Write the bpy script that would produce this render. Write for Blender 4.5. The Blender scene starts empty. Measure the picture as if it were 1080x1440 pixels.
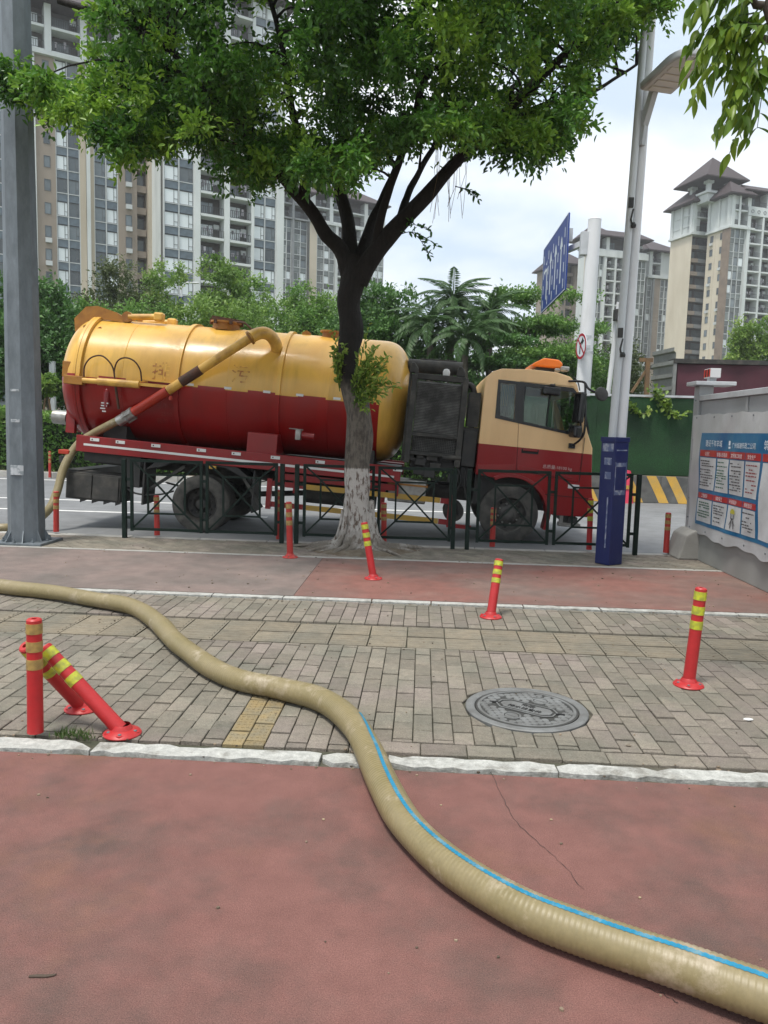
import bpy, bmesh, math, random
import numpy as np
from mathutils import Vector, Matrix
random.seed(7)
rng = np.random.default_rng(7)
S = bpy.context.scene
COL = S.collection
R = math.radians

# ------------------------------------------------------------------ camera
EYE = 1.65
PITCH, ROLL, YAW, FPX = R(6.1), R(1.55), R(-2.7), 1080.0
def cam_basis():
    f = np.array([math.sin(YAW)*math.cos(PITCH), math.cos(YAW)*math.cos(PITCH), -math.sin(PITCH)])
    r0 = np.array([math.cos(YAW), -math.sin(YAW), 0.0]); u0 = np.cross(r0, f)
    r = math.cos(ROLL)*r0 + math.sin(ROLL)*u0
    return r, np.cross(r, f), f
CR, CU, CF = cam_basis()
cd = bpy.data.cameras.new('camera'); cam = bpy.data.objects.new('camera', cd); COL.objects.link(cam)
cd.sensor_fit = 'HORIZONTAL'; cd.sensor_width = 36.0; cd.lens = 36.0; cd.clip_start = 0.05; cd.clip_end = 4000
cam.matrix_world = Matrix(((CR[0], CU[0], -CF[0], 0), (CR[1], CU[1], -CF[1], 0), (CR[2], CU[2], -CF[2], EYE), (0, 0, 0, 1)))
S.camera = cam
S.render.resolution_x, S.render.resolution_y = 768, 1024

# ------------------------------------------------------------------ sky and sun
SUN_EL, SUN_AZ = R(70), R(-145)      # azimuth clockwise from +Y
w = bpy.data.worlds.new('World'); S.world = w; w.use_nodes = True
nt = w.node_tree; nt.nodes.clear()
N = nt.nodes.new; L = nt.links.new
out = N('ShaderNodeOutputWorld'); bg = N('ShaderNodeBackground'); bg.inputs[1].default_value = 0.10
sky = N('ShaderNodeTexSky'); sky.sky_type = 'NISHITA'; sky.sun_disc = False
sky.sun_elevation = SUN_EL; sky.sun_rotation = SUN_AZ; sky.dust_density = 2.0
tc = N('ShaderNodeTexCoord')
sep = N('ShaderNodeSeparateXYZ'); L(tc.outputs['Generated'], sep.inputs[0])
zz = N('ShaderNodeMath'); zz.operation = 'MAXIMUM'; L(sep.outputs[2], zz.inputs[0]); zz.inputs[1].default_value = 0.0
za = N('ShaderNodeMath'); za.operation = 'ADD'; L(zz.outputs[0], za.inputs[0]); za.inputs[1].default_value = 0.22
dx = N('ShaderNodeMath'); dx.operation = 'DIVIDE'; L(sep.outputs[0], dx.inputs[0]); L(za.outputs[0], dx.inputs[1])
dy = N('ShaderNodeMath'); dy.operation = 'DIVIDE'; L(sep.outputs[1], dy.inputs[0]); L(za.outputs[0], dy.inputs[1])
cmb = N('ShaderNodeCombineXYZ'); L(dx.outputs[0], cmb.inputs[0]); L(dy.outputs[0], cmb.inputs[1])
mp = N('ShaderNodeMapping'); L(cmb.outputs[0], mp.inputs[0]); mp.inputs['Location'].default_value = (3.1, 1.7, 0)
n1 = N('ShaderNodeTexNoise'); n1.inputs['Scale'].default_value = 0.9; n1.inputs['Detail'].default_value = 9; n1.inputs['Roughness'].default_value = 0.52
n1.inputs['Distortion'].default_value = 0.35; L(mp.outputs[0], n1.inputs['Vector'])
cov = N('ShaderNodeValToRGB'); cov.color_ramp.elements[0].position = 0.34; cov.color_ramp.elements[1].position = 0.56
cov.color_ramp.elements[0].color = (0.78, 0.78, 0.78, 1); L(n1.outputs[0], cov.inputs[0])
n2 = N('ShaderNodeTexNoise'); n2.inputs['Scale'].default_value = 1.7; n2.inputs['Detail'].default_value = 8; n2.inputs['Roughness'].default_value = 0.5
mp2 = N('ShaderNodeMapping'); mp2.inputs['Location'].default_value = (9, 4, 2); L(cmb.outputs[0], mp2.inputs[0]); L(mp2.outputs[0], n2.inputs['Vector'])
clo = N('ShaderNodeValToRGB')
clo.color_ramp.elements[0].position = 0.40; clo.color_ramp.elements[0].color = (0.57, 0.665, 0.765, 1)
clo.color_ramp.elements[1].position = 0.57; clo.color_ramp.elements[1].color = (0.86, 0.89, 0.92, 1)
L(n2.outputs[0], clo.inputs[0])
sc_ = N('ShaderNodeVectorMath'); sc_.operation = 'SCALE'; sc_.inputs['Scale'].default_value = 5.5; L(clo.outputs[0], sc_.inputs[0])
mx = N('ShaderNodeMix'); mx.data_type = 'RGBA'; L(cov.outputs[0], mx.inputs[0]); L(sky.outputs[0], mx.inputs[6]); L(sc_.outputs[0], mx.inputs[7])
L(mx.outputs[2], bg.inputs[0]); L(bg.outputs[0], out.inputs[0])
sd = bpy.data.lights.new('sun', 'SUN'); sd.energy = 1.5; sd.angle = R(12); sd.color = (1.0, 0.955, 0.88)
sun = bpy.data.objects.new('sun', sd); COL.objects.link(sun)
sdir = Vector((math.sin(SUN_AZ)*math.cos(SUN_EL), math.cos(SUN_AZ)*math.cos(SUN_EL), math.sin(SUN_EL)))
sun.rotation_euler = sdir.to_track_quat('Z', 'Y').to_euler(); sun.location = sdir*60
vs = S.view_settings; vs.view_transform = 'Standard'; vs.look = 'None'; vs.exposure = 1.34; vs.gamma = 1.0; vs.use_curve_mapping = False
try:
    S.cycles.max_bounces = 7; S.cycles.transparent_max_bounces = 12; S.cycles.use_denoising = True
except Exception: pass

# ------------------------------------------------------------------ layout helpers (photo pixel -> point of the place)
def ray(px, py): return (px-540)/FPX*CR - (py-720)/FPX*CU + CF
def gnd(px, py, z=0.0):
    d = ray(px, py); t = (z-EYE)/d[2]; return Vector((d[0]*t, d[1]*t, z))
def at(px, py, Y):
    d = ray(px, py); t = Y/d[1]; return Vector((d[0]*t, Y, EYE+d[2]*t))
def project(P):
    v = np.asarray(P, float) - np.array([0, 0, EYE]); z = v @ CF
    return 540+FPX*(v @ CR)/z, 720-FPX*(v @ CU)/z

# ------------------------------------------------------------------ materials
def lin(c):
    return tuple((x/12.92 if x <= 0.04045 else ((x+0.055)/1.055)**2.4) for x in c)
def mat(name, col, rough=0.6, metal=0.0, col2=None, scale=6.0, ramp=(0.35, 0.65), bump=0.0, bscale=60.0, spec=0.5, grain=0.0, gscale=200.0, island=0.0, objrand=0.0, col3=None, scale3=1.2, ramp3=(0.5, 0.72), coat=0.0, stretch=None, detail=6.0, wpos=False, mottle=0.0, mscale=14.0, rough2=0.5):
    m = bpy.data.materials.new(name); m.use_nodes = True
    t = m.node_tree; n = t.nodes; l = t.links
    b = n['Principled BSDF']; b.inputs['Roughness'].default_value = rough; b.inputs['Metallic'].default_value = metal
    b.inputs['Specular IOR Level'].default_value = spec; b.inputs['Coat Weight'].default_value = coat
    tcn = n.new('ShaderNodeTexCoord'); vec = tcn.outputs['Object']
    if wpos: vec = n.new('ShaderNodeNewGeometry').outputs['Position']
    if stretch:
        mpn = n.new('ShaderNodeMapping'); mpn.inputs['Scale'].default_value = stretch; l.new(vec, mpn.inputs[0]); vec = mpn.outputs[0]
    cur = None
    def rgb(c):
        r = n.new('ShaderNodeRGB'); r.outputs[0].default_value = (*c, 1); return r.outputs[0]
    cur = rgb(col)
    def mixc(fac, a, bb):
        x = n.new('ShaderNodeMix'); x.data_type = 'RGBA'; l.new(fac, x.inputs[0]); l.new(a, x.inputs[6]); l.new(bb, x.inputs[7]); return x.outputs[2]
    def noisef(sc, rp, det=detail):
        nn = n.new('ShaderNodeTexNoise'); nn.inputs['Scale'].default_value = sc; nn.inputs['Detail'].default_value = det; nn.inputs['Roughness'].default_value = rough2; l.new(vec, nn.inputs['Vector'])
        rr = n.new('ShaderNodeMapRange'); rr.inputs[1].default_value = rp[0]; rr.inputs[2].default_value = rp[1]; l.new(nn.outputs[0], rr.inputs[0]); return rr.outputs[0]
    if col2 is not None: cur = mixc(noisef(scale, ramp), cur, rgb(col2))
    if col3 is not None: cur = mixc(noisef(scale3, ramp3), cur, rgb(col3))
    val = None
    def hsv_value(cur, fac_sock, amp):
        mr = n.new('ShaderNodeMapRange'); mr.inputs[3].default_value = 1-amp; mr.inputs[4].default_value = 1+amp; l.new(fac_sock, mr.inputs[0])
        h = n.new('ShaderNodeHueSaturation'); l.new(mr.outputs[0], h.inputs['Value']); l.new(cur, h.inputs['Color']); return h.outputs[0]
    if mottle: cur = hsv_value(cur, noisef(mscale, (0.3, 0.7), 10), mottle)
    if grain: cur = hsv_value(cur, noisef(gscale, (0.25, 0.75), 3), grain)
    if island:
        g = n.new('ShaderNodeNewGeometry'); cur = hsv_value(cur, g.outputs['Random Per Island'], island)
    if objrand:
        g = n.new('ShaderNodeObjectInfo'); cur = hsv_value(cur, g.outputs['Random'], objrand)
    l.new(cur, b.inputs['Base Color'])
    if bump:
        nn = n.new('ShaderNodeTexNoise'); nn.inputs['Scale'].default_value = bscale; nn.inputs['Detail'].default_value = 5; l.new(vec, nn.inputs['Vector'])
        bb = n.new('ShaderNodeBump'); bb.inputs['Strength'].default_value = bump; bb.inputs['Distance'].default_value = 0.01
        l.new(nn.outputs[0], bb.inputs['Height']); l.new(bb.outputs[0], b.inputs['Normal'])
    m['sock'] = 0
    return m
def leafmat(name, dark, mid, light, trans=0.3, rough=0.45):
    m = bpy.data.materials.new(name); m.use_nodes = True
    t = m.node_tree; n = t.nodes; l = t.links; b = n['Principled BSDF']
    a = n.new('ShaderNodeAttribute'); a.attribute_name = 'tint'
    cr = n.new('ShaderNodeValToRGB'); e = cr.color_ramp.elements
    e[0].color = (*dark, 1); e[0].position = 0.0; e[1].color = (*light, 1); e[1].position = 1.0
    x = cr.color_ramp.elements.new(0.5); x.color = (*mid, 1)
    l.new(a.outputs['Fac'], cr.inputs[0]); l.new(cr.outputs[0], b.inputs['Base Color'])
    b.inputs['Roughness'].default_value = rough; b.inputs['Specular IOR Level'].default_value = 0.45
    tr = n.new('ShaderNodeBsdfTranslucent'); l.new(cr.outputs[0], tr.inputs[0])
    mxs = n.new('ShaderNodeMixShader'); mxs.inputs[0].default_value = trans
    l.new(b.outputs[0], mxs.inputs[1]); l.new(tr.outputs[0], mxs.inputs[2]); l.new(mxs.outputs[0], n['Material Output'].inputs[0])
    return m
def glassmat(name, tint, gloss=0.12, rough=0.02):
    m = bpy.data.materials.new(name); m.use_nodes = True
    t = m.node_tree; n = t.nodes; l = t.links; n.remove(n['Principled BSDF'])
    tr = n.new('ShaderNodeBsdfTransparent'); tr.inputs[0].default_value = (*tint, 1)
    gl = n.new('ShaderNodeBsdfGlossy'); gl.inputs['Roughness'].default_value = rough
    fr = n.new('ShaderNodeFresnel'); fr.inputs[0].default_value = 1.5
    ad = n.new('ShaderNodeMath'); ad.operation = 'ADD'; ad.use_clamp = True; ad.inputs[1].default_value = gloss-0.04; l.new(fr.outputs[0], ad.inputs[0])
    mxs = n.new('ShaderNodeMixShader'); l.new(ad.outputs[0], mxs.inputs[0]); l.new(tr.outputs[0], mxs.inputs[1]); l.new(gl.outputs[0], mxs.inputs[2])
    l.new(mxs.outputs[0], n['Material Output'].inputs[0]); return m

# ------------------------------------------------------------------ mesh helpers
def tag(o, label=None, cat=None, group=None, kind=None):
    if label: o['label'] = label
    if cat: o['category'] = cat
    if group: o['group'] = group
    if kind: o['kind'] = kind
    return o
def empty(name, loc=(0, 0, 0), rz=0.0, label=None, cat=None, group=None, kind=None):
    o = bpy.data.objects.new(name, None); COL.objects.link(o); o.location = loc; o.rotation_euler = (0, 0, rz)
    o.empty_display_size = 0.2
    return tag(o, label, cat, group, kind)
def basis_of(o): return Matrix.Translation(o.location) @ o.rotation_euler.to_matrix().to_4x4()
def link(name, me, parent=None, world=True, T=None, loc=None, rz=0.0):
    """link a mesh; world=True: its vertices are world coordinates although it hangs under a placed parent"""
    o = bpy.data.objects.new(name, me); COL.objects.link(o)
    if parent is not None:
        o.parent = parent
        if world and parent.parent is None and (parent.type == 'EMPTY'): o.matrix_parent_inverse = basis_of(parent).inverted()
    if T is not None: o.matrix_basis = T
    if loc is not None: o.location = loc; o.rotation_euler = (0, 0, rz)
    return o
class MB:
    def __init__(s): s.v = []; s.f = []; s.m = []; s.cur = 0
    def add(s, vs, fs, M=None):
        o = len(s.v)
        if M is not None: vs = [M @ Vector(v) for v in vs]
        s.v += [tuple(v) for v in vs]; s.f += [tuple(i+o for i in f) for f in fs]; s.m += [s.cur]*len(fs); return s
    def box(s, c, d, M=None):
        x, y, z = d[0]/2, d[1]/2, d[2]/2
        vs = [Vector((sx*x, sy*y, sz*z)) for sz in (-1, 1) for sy in (-1, 1) for sx in (-1, 1)]
        if M is not None: vs = [M @ v for v in vs]
        vs = [v+Vector(c) for v in vs]
        return s.add(vs, [(0, 2, 3, 1), (4, 5, 7, 6), (0, 1, 5, 4), (2, 6, 7, 3), (0, 4, 6, 2), (1, 3, 7, 5)])
    def b2(s, x0, x1, y0, y1, z0, z1): return s.box(((x0+x1)/2, (y0+y1)/2, (z0+z1)/2), (abs(x1-x0), abs(y1-y0), abs(z1-z0)))
    def bar(s, a, b, w, h=None, up=(0, 0, 1)):
        h = h or w; a = Vector(a); b = Vector(b); d = b-a; ln = d.length
        if ln < 1e-6: return s
        d /= ln; u = Vector(up); sx = d.cross(u)
        if sx.length < 1e-3: sx = d.cross(Vector((0, 1, 0)))
        sx.normalize(); u = sx.cross(d)
        vs = [p+sx*(i*w/2)+u*(j*h/2) for p in (a, b) for j in (-1, 1) for i in (-1, 1)]
        return s.add(vs, [(0, 1, 3, 2), (4, 6, 7, 5), (0, 4, 5, 1), (2, 3, 7, 6), (0, 2, 6, 4), (1, 5, 7, 3)])
    def tube(s, pts, r, n=10, caps=True, squash=None, phase=0.0):
        pts = [Vector(p) for p in pts]; k = len(pts); rs = r if hasattr(r, '__len__') else [r]*k
        vs = []; t0 = (pts[1]-pts[0]).normalized(); u = t0.orthogonal().normalized() if abs(t0.z) > 0.9 else t0.cross(Vector((0, 0, 1))).normalized()
        for i, p in enumerate(pts):
            t = (pts[min(i+1, k-1)]-pts[max(i-1, 0)]).normalized()
            u = (u - t*u.dot(t)).normalized(); v = t.cross(u)
            for j in range(n):
                a = 2*math.pi*j/n+phase
                vs.append(p+(u*math.cos(a)+v*math.sin(a))*rs[i])
        fs = [(i*n+j, i*n+(j+1) % n, (i+1)*n+(j+1) % n, (i+1)*n+j) for i in range(k-1) for j in range(n)]
        if caps: fs += [tuple(range(n-1, -1, -1)), tuple(range((k-1)*n, k*n))]
        return s.add(vs, fs)
    def lathe(s, prof, n=24, M=None, caps=True):
        """profile of (radius, height) turned about Z"""
        vs = [Vector((r*math.cos(2*math.pi*j/n), r*math.sin(2*math.pi*j/n), h)) for r, h in prof for j in range(n)]
        k = len(prof)
        fs = [(i*n+j, i*n+(j+1) % n, (i+1)*n+(j+1) % n, (i+1)*n+j) for i in range(k-1) for j in range(n)]
        if caps: fs += [tuple(range(n-1, -1, -1)), tuple(range((k-1)*n, k*n))]
        return s.add(vs, fs, M)
    def cyl(s, a, b, r, n=16): return s.tube([a, b], r, n)
    def prism(s, poly, axis, a, b, M=None):
        """polygon extruded along an axis from a to b: X -> (y,z), Y -> (x,z), Z -> (x,y)"""
        k = len(poly)
        def P(q, t): return {'X': (t, q[0], q[1]), 'Y': (q[0], t, q[1]), 'Z': (q[0], q[1], t)}[axis]
        vs = [P(q, a) for q in poly]+[P(q, b) for q in poly]
        fs = [tuple(range(k-1, -1, -1)), tuple(range(k, 2*k))]+[(i, (i+1) % k, k+(i+1) % k, k+i) for i in range(k)]
        return s.add(vs, fs, M)
    def mesh(s, name, mats, smooth=None, bevel=0.0, seg=2):
        me = bpy.data.meshes.new(name)
        bm = bmesh.new(); bv = [bm.verts.new(v) for v in s.v]
        for f, mi in zip(s.f, s.m):
            try: q = bm.faces.new([bv[i] for i in f]); q.material_index = mi
            except ValueError: pass
        bmesh.ops.recalc_face_normals(bm, faces=bm.faces)
        if bevel:
            bm.normal_update()
            es = [e for e in bm.edges if len(e.link_faces) == 2 and e.calc_face_angle(0) > 0.5]
            bmesh.ops.bevel(bm, geom=es, offset=bevel, segments=seg, affect='EDGES', profile=0.5, clamp_overlap=True)
        bm.to_mesh(me); bm.free()
        for m in (mats if isinstance(mats, (list, tuple)) else [mats]): me.materials.append(m)
        if smooth is not None:
            me.polygons.foreach_set('use_smooth', [True]*len(me.polygons)); me.set_sharp_from_angle(angle=R(smooth))
        return me
    def build(s, name, mats, parent=None, smooth=None, bevel=0.0, seg=2, world=True, T=None, kind=None, label=None):
        o = link(name, s.mesh(name, mats, smooth, bevel, seg), parent, world, T)
        return tag(o, label=label, kind=kind)
def fastmesh(name, V, F, m, tint=None, smooth=False):
    me = bpy.data.meshes.new(name); V = np.ascontiguousarray(V, dtype=np.float32); F = np.ascontiguousarray(F, dtype=np.int32)
    me.vertices.add(len(V)); me.vertices.foreach_set('co', V.ravel())
    me.loops.add(F.size); me.loops.foreach_set('vertex_index', F.ravel())
    me.polygons.add(len(F)); me.polygons.foreach_set('loop_start', np.arange(0, F.size, F.shape[1], dtype=np.int32))
    if smooth: me.polygons.foreach_set('use_smooth', np.ones(len(F), dtype=bool))
    me.update(calc_edges=True); me.materials.append(m)
    if tint is not None:
        a = me.attributes.new('tint', 'FLOAT', 'POINT'); a.data.foreach_set('value', np.ascontiguousarray(tint, dtype=np.float32))
    return me
def unit(a): return a/np.maximum(np.linalg.norm(a, axis=-1, keepdims=True), 1e-9)
def leaves(P, D, Up, ln, wd, quad=True):
    """leaf blades from base points P along D; six points each (two folded quads) or four (two triangles)"""
    n = len(P); D = unit(D); Sd = unit(np.cross(D, Up)); Nn = np.cross(Sd, D)
    ln = np.broadcast_to(np.asarray(ln, float).reshape(-1, 1), (n, 1)); wd = np.broadcast_to(np.asarray(wd, float).reshape(-1, 1), (n, 1))
    if quad:
        up = Nn*wd*0.22
        pts = [P, P+D*ln*.3+Sd*wd*.48+up, P+D*ln*.7+Sd*wd*.4+up*.8, P+D*ln-Nn*ln*.1, P+D*ln*.7-Sd*wd*.4+up*.8, P+D*ln*.3-Sd*wd*.48+up]
        V = np.stack(pts, 1).reshape(-1, 3); b = np.arange(n)[:, None]*6
        F = np.concatenate([b+np.array([0, 1, 2, 3]), b+np.array([0, 3, 4, 5])], 0); k = 6
    else:
        up = Nn*wd*0.2
        pts = [P, P+D*ln*.45+Sd*wd*.5+up, P+D*ln, P+D*ln*.45-Sd*wd*.5+up]
        V = np.stack(pts, 1).reshape(-1, 3); b = np.arange(n)[:, None]*4
        F = np.concatenate([b+np.array([0, 1, 2]), b+np.array([0, 2, 3])], 0); k = 4
    return V, F, k
def crown(C, Rc, twigs, per, ln, wd, droop=0.15, tint=None, out=None, quad=True, flat=0.75, jit=0.25):
    """leafy twigs spreading from the clump centres C (radius Rc each)"""
    n = len(C); Rc = np.broadcast_to(np.asarray(Rc, float), (n,))
    d = unit(rng.normal(size=(n, twigs, 3))); d[..., 2] = d[..., 2]*flat+0.12
    if out is not None: d = d+out[:, None, :]*0.55
    d = unit(d); tl = (0.55+0.6*rng.random((n, twigs, 1)))*Rc[:, None, None]
    t = np.linspace(0.25, 1.0, per)[None, None, :, None]
    P = C[:, None, None, :]+d[:, :, None, :]*tl[..., None]*t
    P[..., 2] -= (t[..., 0]**2)*tl*droop
    P = P+rng.normal(size=P.shape)*0.12*Rc[:, None, None, None]*jit
    rd = unit(rng.normal(size=P.shape)); Dl = d[:, :, None, :]*0.7+rd*0.9; Dl[..., 2] -= 0.15
    U = rng.normal(size=P.shape)*0.55; U[..., 2] += 1.0
    tn = np.full((n,), 0.4) if tint is None else tint
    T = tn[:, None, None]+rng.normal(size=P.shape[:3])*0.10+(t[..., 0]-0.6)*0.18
    P = P.reshape(-1, 3); m = len(P); s = 0.75+0.5*rng.random(m)
    V, F, k = leaves(P, Dl.reshape(-1, 3), U.reshape(-1, 3), ln*s, wd*s, quad)
    return V, F, np.repeat(np.clip(T.reshape(-1), 0, 1), k)
def spline(pts, n):
    pts = [Vector(p) for p in pts]; P = [pts[0]*2-pts[1]]+pts+[pts[-1]*2-pts[-2]]; o = []; k = len(pts)-1
    for i in range(n+1):
        u = i/n*k; j = min(int(u), k-1); t = u-j; a, b, c, d = P[j:j+4]
        o.append(0.5*((2*b)+(c-a)*t+(2*a-5*b+4*c-d)*t*t+(3*b-a-3*c+d)*t**3))
    return o
def lerplist(v, n):
    x = np.linspace(0, len(v)-1, n+1); return list(np.interp(x, range(len(v)), v))
def text_mesh(txt, size, m, depth=0.0, align='LEFT'):
    c = bpy.data.curves.new('lettering', 'FONT'); c.body = txt; c.size = size; c.extrude = depth; c.align_x = align; c.resolution_u = 2
    o = bpy.data.objects.new('lettering', c); COL.objects.link(o); dg = bpy.context.evaluated_depsgraph_get(); dg.update()
    me = bpy.data.meshes.new_from_object(o.evaluated_get(dg)); bpy.data.objects.remove(o); bpy.data.curves.remove(c)
    me.materials.clear(); me.materials.append(m); return me
def boolean(me, cutter_me, op='DIFFERENCE'):
    a = bpy.data.objects.new('a', me); b = bpy.data.objects.new('b', cutter_me); COL.objects.link(a); COL.objects.link(b)
    md = a.modifiers.new('b', 'BOOLEAN'); md.object = b; md.operation = op; md.solver = 'EXACT'
    dg = bpy.context.evaluated_depsgraph_get(); dg.update()
    r = bpy.data.meshes.new_from_object(a.evaluated_get(dg)); bpy.data.objects.remove(a); bpy.data.objects.remove(b); return r

MT = {}
MT['red_asphalt'] = mat('red_asphalt', (0.19, 0.091, 0.078), 0.92, col2=(0.115, 0.073, 0.063), scale=1.3, ramp=(0.46, 0.66), bump=0.5, bscale=260, grain=0.5, gscale=230, col3=(0.205, 0.103, 0.07), scale3=1.0, ramp3=(0.55, 0.75), spec=0.3, mottle=.13, mscale=6, rough2=.66, detail=12)
MT['lane_red'] = mat('lane_red', (0.215, 0.10, 0.082), 0.9, col2=(0.16, 0.115, 0.10), scale=0.7, ramp=(0.4, 0.62), bump=0.35, bscale=120, grain=0.3, gscale=100, mottle=.16, mscale=5, rough2=.6, detail=10, col3=(0.29, 0.16, 0.125), scale3=1.4, ramp3=(0.55, 0.8), spec=0.3)
MT['lane_grey'] = mat('lane_grey', (0.205, 0.158, 0.142), 0.9, col2=(0.15, 0.128, 0.116), scale=1.1, ramp=(0.4, 0.65), bump=0.3, bscale=120, grain=0.3, gscale=100, spec=0.3, mottle=.16, mscale=5, rough2=.6, detail=10)
MT['asphalt'] = mat('asphalt', (0.185, 0.19, 0.195), 0.8, mottle=.15, mscale=3, rough2=.6, col2=(0.145, 0.15, 0.155), scale=0.5, ramp=(0.35, 0.7), bump=0.3, bscale=90, grain=0.25, gscale=120)
MT['brick'] = mat('brick', (0.212, 0.187, 0.15), 0.88, col2=(0.152, 0.146, 0.118), scale=2.2, ramp=(0.4, 0.68), bump=0.6, bscale=110, grain=0.3, gscale=130, mottle=.14, mscale=22, rough2=.6, objrand=0.17, col3=(0.212, 0.180, 0.156), scale3=1.0, ramp3=(0.48, 0.62), spec=0.3, wpos=True)
MT['brick_far'] = mat('brick_far', (0.212, 0.187, 0.15), 0.88, col2=(0.152, 0.146, 0.118), scale=2.2, ramp=(0.4, 0.68), bump=0.5, bscale=110, grain=0.28, gscale=130, mottle=.14, mscale=22, rough2=.6, island=0.18, col3=(0.212, 0.180, 0.156), scale3=1.0, ramp3=(0.48, 0.62), spec=0.3, wpos=True)
MT['brick_yellow'] = mat('brick_yellow', (0.265, 0.20, 0.10), 0.88, col2=(0.205, 0.175, 0.115), scale=9, bump=0.4, bscale=110, grain=0.25, objrand=0.1, spec=0.3, wpos=True)
MT['tactile'] = mat('tactile', (0.218, 0.186, 0.138), 0.9, mottle=.14, mscale=12, rough2=.6, col2=(0.17, 0.157, 0.126), scale=1.7, ramp=(0.38, 0.65), bump=0.4, bscale=110, grain=0.25, objrand=0.1, spec=0.3, wpos=True)
MT['mortar'] = mat('mortar', (0.105, 0.095, 0.074), 0.95, col2=(0.055, 0.06, 0.036), scale=3, bump=0.5, bscale=120)
MT['white_kerb'] = mat('white_kerb', (0.40, 0.40, 0.375), 0.85, mottle=.28, mscale=22, rough2=.7, detail=10, col2=(0.20, 0.19, 0.165), scale=5, ramp=(0.50, 0.66), bump=0.6, bscale=70, grain=0.2, gscale=120, wpos=True)
MT['grey_kerb'] = mat('grey_kerb', (0.40, 0.39, 0.36), 0.85, col2=(0.28, 0.27, 0.25), scale=4, ramp=(0.4, 0.7), bump=0.4, bscale=80, grain=0.15, wpos=True)
MT['concrete'] = mat('concrete', (0.36, 0.35, 0.32), 0.88, col2=(0.27, 0.26, 0.24), scale=3, bump=0.4, bscale=70, grain=0.15)
MT['road_paint'] = mat('road_paint', (0.68, 0.68, 0.66), 0.7, col2=(0.5, 0.5, 0.49), scale=5, ramp=(0.45, 0.8))
MT['grass'] = mat('grass', (0.07, 0.12, 0.03), 0.9, col2=(0.09, 0.085, 0.04), scale=2, bump=0.8, bscale=40)
MT['soil'] = mat('soil', (0.12, 0.09, 0.06), 0.95, col2=(0.19, 0.16, 0.12), scale=9, bump=1.0, bscale=60)
MT['manhole'] = mat('manhole', (0.21, 0.215, 0.212), 0.6, 0.25, col2=(0.135, 0.135, 0.13), scale=8, bump=0.3, bscale=140, grain=0.12)
MT['manhole_low'] = mat('manhole_low', (0.045, 0.045, 0.042), 0.75, 0.1, bump=0.3, bscale=140)
MT['post_red'] = mat('post_red', (0.42, 0.018, 0.02), 0.45, mottle=.12, mscale=12, rough2=.65, col2=(0.40, 0.035, 0.03), scale=5, ramp=(.5, .8), bump=0.06, bscale=40)
MT['post_faded'] = mat('post_faded', (0.40, 0.028, 0.022), 0.5, mottle=.14, mscale=12, rough2=.65, col2=(0.38, 0.06, 0.05), scale=5, ramp=(.48, .8), bump=0.06, bscale=40)
MT['band_lime'] = mat('band_lime', (0.52, 0.54, 0.03), 0.35, col2=(0.3, 0.31, 0.05), scale=30, bump=0.15, bscale=200)
MT['band_tan'] = mat('band_tan', (0.40, 0.27, 0.08), 0.4, col2=(0.25, 0.17, 0.06), scale=30, bump=0.15, bscale=200)
MT['dark'] = mat('dark', (0.012, 0.012, 0.012), 0.7)
MT['black_metal'] = mat('black_metal', (0.02, 0.021, 0.021), 0.55, 0.0, col2=(0.035, 0.033, 0.03), scale=6, bump=0.1, bscale=30)
MT['dusty_black'] = mat('dusty_black', (0.04, 0.039, 0.036), 0.75, mottle=.2, col2=(0.10, 0.092, 0.078), scale=4, ramp=(0.45, 0.8), bump=0.2, bscale=50)
MT['fence_green'] = mat('fence_green', (0.003, 0.013, 0.009), 0.55, spec=0.25, col2=(0.008, 0.019, 0.014), scale=8, bump=0.06, bscale=60)
MT['galv'] = mat('galv', (0.19, 0.215, 0.235), 0.55, 0.4, mottle=.22, mscale=9, rough2=.7, detail=10, col2=(0.12, 0.14, 0.155), scale=2.2, ramp=(0.35, 0.7), bump=0.1, bscale=40, stretch=(1, 1, 0.35))
MT['white_paint'] = mat('white_paint', (0.66, 0.67, 0.68), 0.4, col2=(0.52, 0.53, 0.53), scale=3, ramp=(0.5, 0.85), stretch=(1, 1, 0.3))
MT['grey_paint'] = mat('grey_paint', (0.50, 0.52, 0.54), 0.45, col2=(0.33, 0.34, 0.35), scale=3, ramp=(0.45, 0.8))
MT['blue_paint'] = mat('blue_paint', (0.008, 0.015, 0.095), 0.4, col2=(0.018, 0.028, 0.10), scale=6, ramp=(0.5, 0.8), bump=0.1, bscale=30)
MT['blue_worn'] = mat('blue_worn', (0.10, 0.13, 0.24), 0.6, col2=(0.3, 0.33, 0.4), scale=14, ramp=(0.45, 0.6))
# ================================================================== GROUND
def slab(name, x0, x1, y0, y1, z0, z1, m, label=None, kind='structure'):
    o = MB().b2(x0, x1, y0, y1, z0, z1).build(name, MT[m]); return tag(o, label, kind=kind)
def sheet(name, x0, x1, y0, y1, z, m, parent=None, kind=None, label=None):
    b = MB().add([(x0, y0, z), (x1, y0, z), (x1, y1, z), (x0, y1, z)], [(0, 1, 2, 3)])
    o = b.build(name, MT[m], parent); return tag(o, label, kind=kind)
g = sheet('ground', -1500, 1500, -300, 2500, -0.30, 'grass', kind='structure', label='grassy city ground reaching to the horizon')
road = sheet('road', -60, 60, 10.5, 24.0, -0.125, 'asphalt', kind='structure', label='grey asphalt road behind the kerb that the tanker truck stands on')
verge = slab('verge', -60, 60, 23.55, 110, -0.29, 0.0, 'grass', 'planted verge beyond the far kerb of the road')
PAVE_END = 11.03
slab('pavement', -14, 14, -8, PAVE_END-0.16, -0.29, -0.055, 'mortar', 'bedding under the paved footway')
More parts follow.
